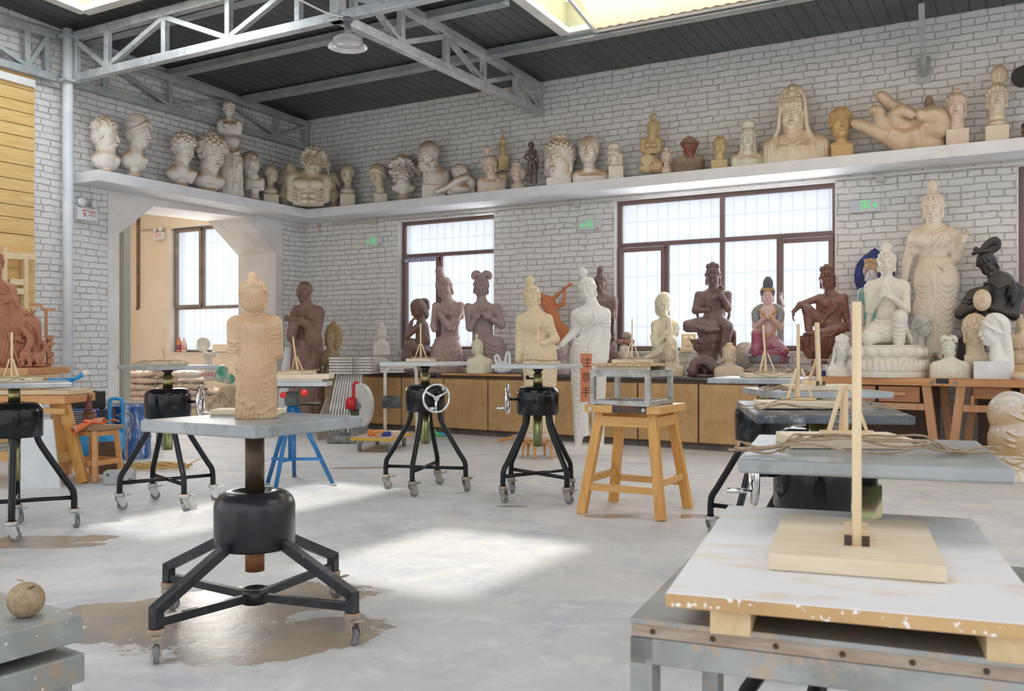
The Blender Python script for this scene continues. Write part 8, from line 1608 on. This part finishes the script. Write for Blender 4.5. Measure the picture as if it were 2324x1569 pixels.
figurine('cream carved seated figure at the far right on a wooden block', 2318, 11.1, 1.055, 108, 46, M_SANDY, name='seated_figurine', cat='statue'); t, L = rig('wood_block', 'layered wooden block under the small seated figure at the far right', 'block', 2322, dY(2322, 11.1), BZ); MB().box((0, 0, .074), (.56, .4, .148)).build('block_body', M_SIDEW, t)
t, L = rig('plaster_puck', 'small round cream plaster puck at the right edge of the bench', 'puck', 2318, dY(2318, 10.55), BZ); MB().cyl((0, 0, 0), (0, 0, .075), .075, n=28).build('puck_body', M_SANDY, t)
# plastic wrapped clay head on the floor
d = 8.6; t, L = rig('wrapped_sculpture', 'clay head wrapped in clear plastic on the floor under the right bench', 'sculpture', 2296, d)
S = lump(.0041, ((-74, 74), (-60, 60), (-1, 210)), 1.7); S.ell((-2, 0, 150), (50, 44, 50), k=4); S.ell((4, -4, 90), (56, 46, 60), k=12); S.cone((0, 0, 0), [(0, 66), (20, 62), (50, 52)], 12, 1, .8)
rnd = random.Random(7)
for i in range(26): a = rnd.uniform(-50, 30); z = rnd.uniform(20, 180); S.tube([(a, -40, z), (a + 25, -46, z - 12), (a + 50, -38, z - 8)], [.8, 2.6, .8], 2.5)
S.mesh('clay_mass', mat('wrapped_clay', (.50, .33, .14), (.62, .48, .30), 3, .35, c3=(.42, .25, .10), dust=((.66, .62, .60), .9), coat=.8), t)
S = lump(.0041, ((-80, 80), (-66, 66), (-1, 60)), 1.8); S.cone((0, 0, 0), [(0, 72), (8, 70), (24, 60)], 4, 1, .82, 'add', 24, 7); S.mesh('plastic_hem', M_SHEER, t)
# dark monk on the floor near the corner, on a rock plinth
d = 13.6; S = atd(692, d, 0.0, ((-52, 50), (-44, 40), (-1, 355)), 1.15); x = S.P
head(S, 690, 662, 42, -36, 2, 0, hair='bald', neck=x(695, 694), nr=.25, wide=1.04); torso(S, 697, 690, 36, 790, .55, .34, .85, 6)
S.cone((694 - S.u0, 0, S.v0 - 912), [(0, 40), (40, 38), (90, 36), (140, 32)], 6, 1, .72, 'add', 12, 2); S.cone((0, 0, 0), [(0, 38), (30, 37), (62, 34)], 6, 1, .8, 'add', 7, 6)
S.cap(x(722, 712), x(715, 745, -10), 15, 14, 6); S.cap(x(715, 745, -10), x(684, 732, -26), 14, 11, 6); S.cap(x(668, 715, -6), x(664, 735, -20), 12, 11, 5); S.cap(x(650, 724, -28), x(684, 726, -30), 6, 6, 3); S.tube([x(666, 742, -24), x(662, 765, -24), x(672, 780, -22)], [12, 10, 3], 5); S.tube([x(708, 755, -18), x(716, 790, -16), x(708, 835, -14)], [17, 15, 5], 6)
for i in range(5): S.fold([(672 + i * 2, 700), (690 - i * 3, 715 + i * 3), (700 + i * 4, 694 + i)], 1.4)
for i in range(9): S.fold([(676 + i * 6, 745 + i), (680 + i * 5, 790), (672 + i * 6, 850), (664 + i * 8, 900)], 1.9)
for i in range(6): S.fold([(698 + i * 5, 742), (696 + i * 6, 780), (702 + i * 5, 830)], 1.9)
fin(S, 'dark brown bald monk in full robes holding a scroll near the room corner', M_MONK, 'statue', name='monk_statue')
d = 13.75; t = thing('haloed_statue', 'ochre haloed standing figure between the dark monk and the white frames', 'statue', W(750, HV + 1.2 * FPX / d, d), YAW - math.atan(ray(750))); vb = HV + 1.2 * FPX / d
bx = ((-32, 36), (-30, 30), (-1, vb - 720)); S = Sculpt(750, vb, d, bx, 1.1); x = S.P; S.ell(x(757, 765, 14), (21, 4, 32), k=1); S.cap(x(757, 745, 14), x(757, 731, 14), 8, 2, 8); S.ell(x(757, 765, 8), (17, 5, 27), k=1, op='sub'); S.mesh('halo', M_OLDG, t)
S = Sculpt(750, vb, d, bx, 1.0); head(S, 748, 774, 26, -22, 4, 0, hair='crown', ear='long', neck=x(750, 796), nr=.24, knot=.7); torso(S, 749, 793, 20, 838, .55, .4, .7, 4); S.cone((-2, 0, 0), [(0, 22), (60, 20), (120, 17), (140, 14)], 5, 1, .7, 'add', 10, 1.5); arm(S, x(733, 806), x(732, 825, -4), x(746, 826, -12), 5, 4.5, 3.5, 2)
S.mesh('body', mat('ochre_clay', (.40, .30, .17), (.34, .24, .13), 5, .6), t)
# statue seen from behind in the foreground
d = 4.0; S = Sculpt(582, HV + (CAM_H - .906) * FPX / d, d, ((-74, 70), (-56, 56), (-1, 345)), 1.15); x = S.P; vb = S.v0
head(S, 571, 672, 58, -146, 4, 4, hair='none', ear='long', neck=x(578, 718), nr=.22)
S.ell(x(575, 668, -4), (32, 33, 30), k=2); S.ell(x(578, 686, -10), (28, 25, 27), k=7); S.ell(x(574, 654, -2), (31, 31, 20), k=4)
for i in range(13):
    a = -1.35 + i * .225; S.fold([(575 + 25 * math.sin(a), 652 + 4 * abs(a)), (577 + 34 * math.sin(a), 676), (581 + 15 * math.sin(a), 708)], 2.0, 1, .2)
S.fold([(544, 668), (556, 655), (576, 650), (596, 655), (606, 668)], 3.4, 1.5)
for i in range(7): S.fold([(556 + i * 7, 640), (552 + i * 8, 652)], 1.8)
S.ell(x(573, 632, 2), (12, 12, 15), k=3); S.cap(x(573, 642), x(574, 650), 9, 9, 3)
torso(S, 578, 706, 57, 835, .5, .4, .72, 8); S.cone((582 - S.u0, 0, 0), [(0, 49), (10, 48), (50, 47), (90, 47), (120, 44), (138, 42), (160, 38)], 8, 1, .68)
S.cap(x(534, 738), x(533, 800), 19, 17, 6); S.cut(2, -10, False); S.box(x(521, 812), (19, 28, 10), r=1, k=1, op='sub'); S.cap(x(624, 735), x(628, 800, 2), 18, 15, 6); S.cap(x(628, 804, 2), x(600, 790, 34), 15, 11, 5)
for i in range(7): S.fold([(553 + i * 5, 714 - i * .5), (572 + i * 6, 745 + i * 2), (600 + i * 4, 780 + i * 6)], 1.6)
for i in range(6): S.fold([(532 + i * 4, 722 - i), (545 + i * 2.5, 765), (549 + i * 1.5, 815)], 1.6)
S.fold([(556, 708), (575, 716), (594, 706)], 2.2)
for v in (776, 784, 792): S.fold([(516, v - 1), (530, v + 1), (549, v)], 2.0)
S.ell(x(534, 779, -20), (4, 3, 4), k=1); S.ell(x(535, 795, -19), (3, 3, 5), k=1)
for v in (758, 766): S.fold([(612, v + 2), (626, v), (640, v - 3)], 2.2)
for i in range(5): S.fold([(548, 826 + i * 5), (580, 834 + i * 5), (627, 818 + i * 6)], 2.2)
for i in range(6): w2_ = 24 - i * .5; S.fold([(597 - w2_ * .6, 848 + i * 4), (602, 868 + i * 10), (630, 846 + i * 5)], 1.6)
for i in range(9): S.fold([(550 + i * 5, 848), (546 + i * 6, 880), (540 + i * 7, 905 + i * 3)], 2.0)
S.fold([(534, 900), (548, 912), (556, 908), (566, 924), (576, 918), (586, 936), (606, 930), (630, 912)], 3.2)
for i in range(11): S.fold([(538 + i * 9, 918 + min(i, 6) * 3), (536 + i * 9, 952)], 2.6, 1.2)
o = fin(S, 'tan statue seen from behind with a topknot and draped sash', M_SKINST, 'statue', name='draped_statue')
t, L = rig('pine_board', 'thin pine board lying behind the tan statue on the big stand', 'board', 565, 4.28, .9065); MB().box((0, 0, .011), (.31, .16, .022)).build('board', M_PINE, t, .001)
# terracotta seated figure at the left edge
d = 8.65; zb = CAM_H - (834 - HV) / FPX * d; t = thing('seated_deity_statue', 'large terracotta seated figure with sleeve, snake and crouching beast', 'statue', W(30, 834, d), YAW - math.atan(ray(30)))
S = Sculpt(30, 834, d, ((-90, 90), (-50, 50), (-1, 262)), 1.1); x = S.P
head(S, -12, 602, 50, 4, 4, 0, hair='coil', neck=x(-12, 640), nr=.24); torso(S, -12, 636, 46, 735, .55, .34, .8, 7); S.cap(x(22, 665), x(28, 704, -6), 18, 15, 6); S.cap(x(28, 706, -6), x(52, 712, -24), 14, 10, 5); hand(S, x(54, 714, -26), (1, -.2, .1), (0, -.2, 1), 30, .2, pinch=.5)
S.cap(x(-5, 745), x(66, 738, -14), 34, 26, 10); S.cap(x(68, 745, -12), x(84, 815, -8), 25, 18, 8); S.ell(x(20, 790), (56, 34, 48), k=12); S.cap(x(-30, 750), x(-40, 820), 30, 26, 10); S.ell(x(40, 768, -34), (12, 9, 8), k=3); [S.cap(x(44 + j * 2.4, 770 + j * 1, -40), x(47 + j * 2, 773 + j, -44), 2.2, 1.8, .6) for j in range(4)]
S.tube([x(80, 745, -34), x(72, 727, -38), x(55, 728, -40), x(52, 745, -42), x(68, 765, -42), x(66, 785, -40), x(46, 806, -38)], [4, 5, 6, 7, 8, 8, 5], 2)
for i in range(9): S.fold([(-20 + i * 9, 738), (-10 + i * 8, 765 + i), (-25 + i * 8, 830)], 2.2)
for i in range(7): S.fold([(58 + i * 4, 728 + i), (78 + i * 2, 745 + i * 3), (84, 770 + i * 6)], 1.9)
for i in range(5): S.fold([(20 + i * 4, 650 + i * 6), (30 + i * 2, 680 + i * 3), (40 + i * 3, 700 + i)], 1.9)
for i in range(6):
    for j in range(5): S.ell(x(-4 + j * 4.2 + (i % 2) * 2, 645 + i * 4.5, -24), (2.4, 3, 2.4), k=.6)
S.tube([x(-20, 686, -26), x(0, 690, -30), x(20, 684, -26)], 3, 1.5); S.ell(x(5, 708, -18), (20, 14, 18), k=6)
S.tube([x(0, 700, -46), x(44, 828, -46)], 2.6, .5, smooth=False)
S.mesh('body', M_TERRA, t)
S = Sculpt(30, 834, d, ((-10, 90), (-62, 40), (-1, 62)), 1.0); x = S.P; S.cap(x(58, 812, -30), x(88, 810, -26), 14, 13, 6); S.ell(x(56, 806, -42), (13, 12, 12), k=5); S.ell(x(48, 816, -48), (7, 6, 5), k=2)
for u, y in ((50, -44), (66, -46), (84, -34), (94, -26)): S.cap(x(u, 816, y), x(u + 2, 828, y - 2), 6, 5, 3); S.ell(x(u - 3, 830, y - 5), (7, 6, 3), k=1)
for i in range(9): S.ell(x(60 + 5 * math.cos(i * 2.3) * (i % 3), 800 + 4 * math.sin(i), -42), (5, 5, 5), k=1)
S.tube([x(92, 806, -26), x(104, 790, -24), x(96, 776, -24), x(84, 786, -26)], [6, 6, 5, 3], 2); S.mesh('beast', M_TERRA, t)
MB().box((0, .12, -.0 + .02), (.55, .36, .04)).build('clay_slab', M_TERRA, t)
mb = MB()
for a, b in (((62, 690), (84, 690)), ((84, 690), (90, 701)), ((90, 701), (116, 701)), ((97, 703), (97, 768))): mb.bar((( a[0] - 30) * d / FPX, .05, (834 - a[1]) * d / FPX), ((b[0] - 30) * d / FPX, .05, (834 - b[1]) * d / FPX), .028, .05, up=(0, 1, 0))
for v in (766, 780, 805, 820): mb.bar(((100 - 30) * d / FPX, .08, (834 - v) * d / FPX), ((114 - 30) * d / FPX, .08, (834 - v) * d / FPX), .045, .05, up=(0, 1, 0))
mb.bar((.3, .12, .0), (.3, .12, .3), .05, .05); mb.build('wooden_support', M_BENCHL, t)
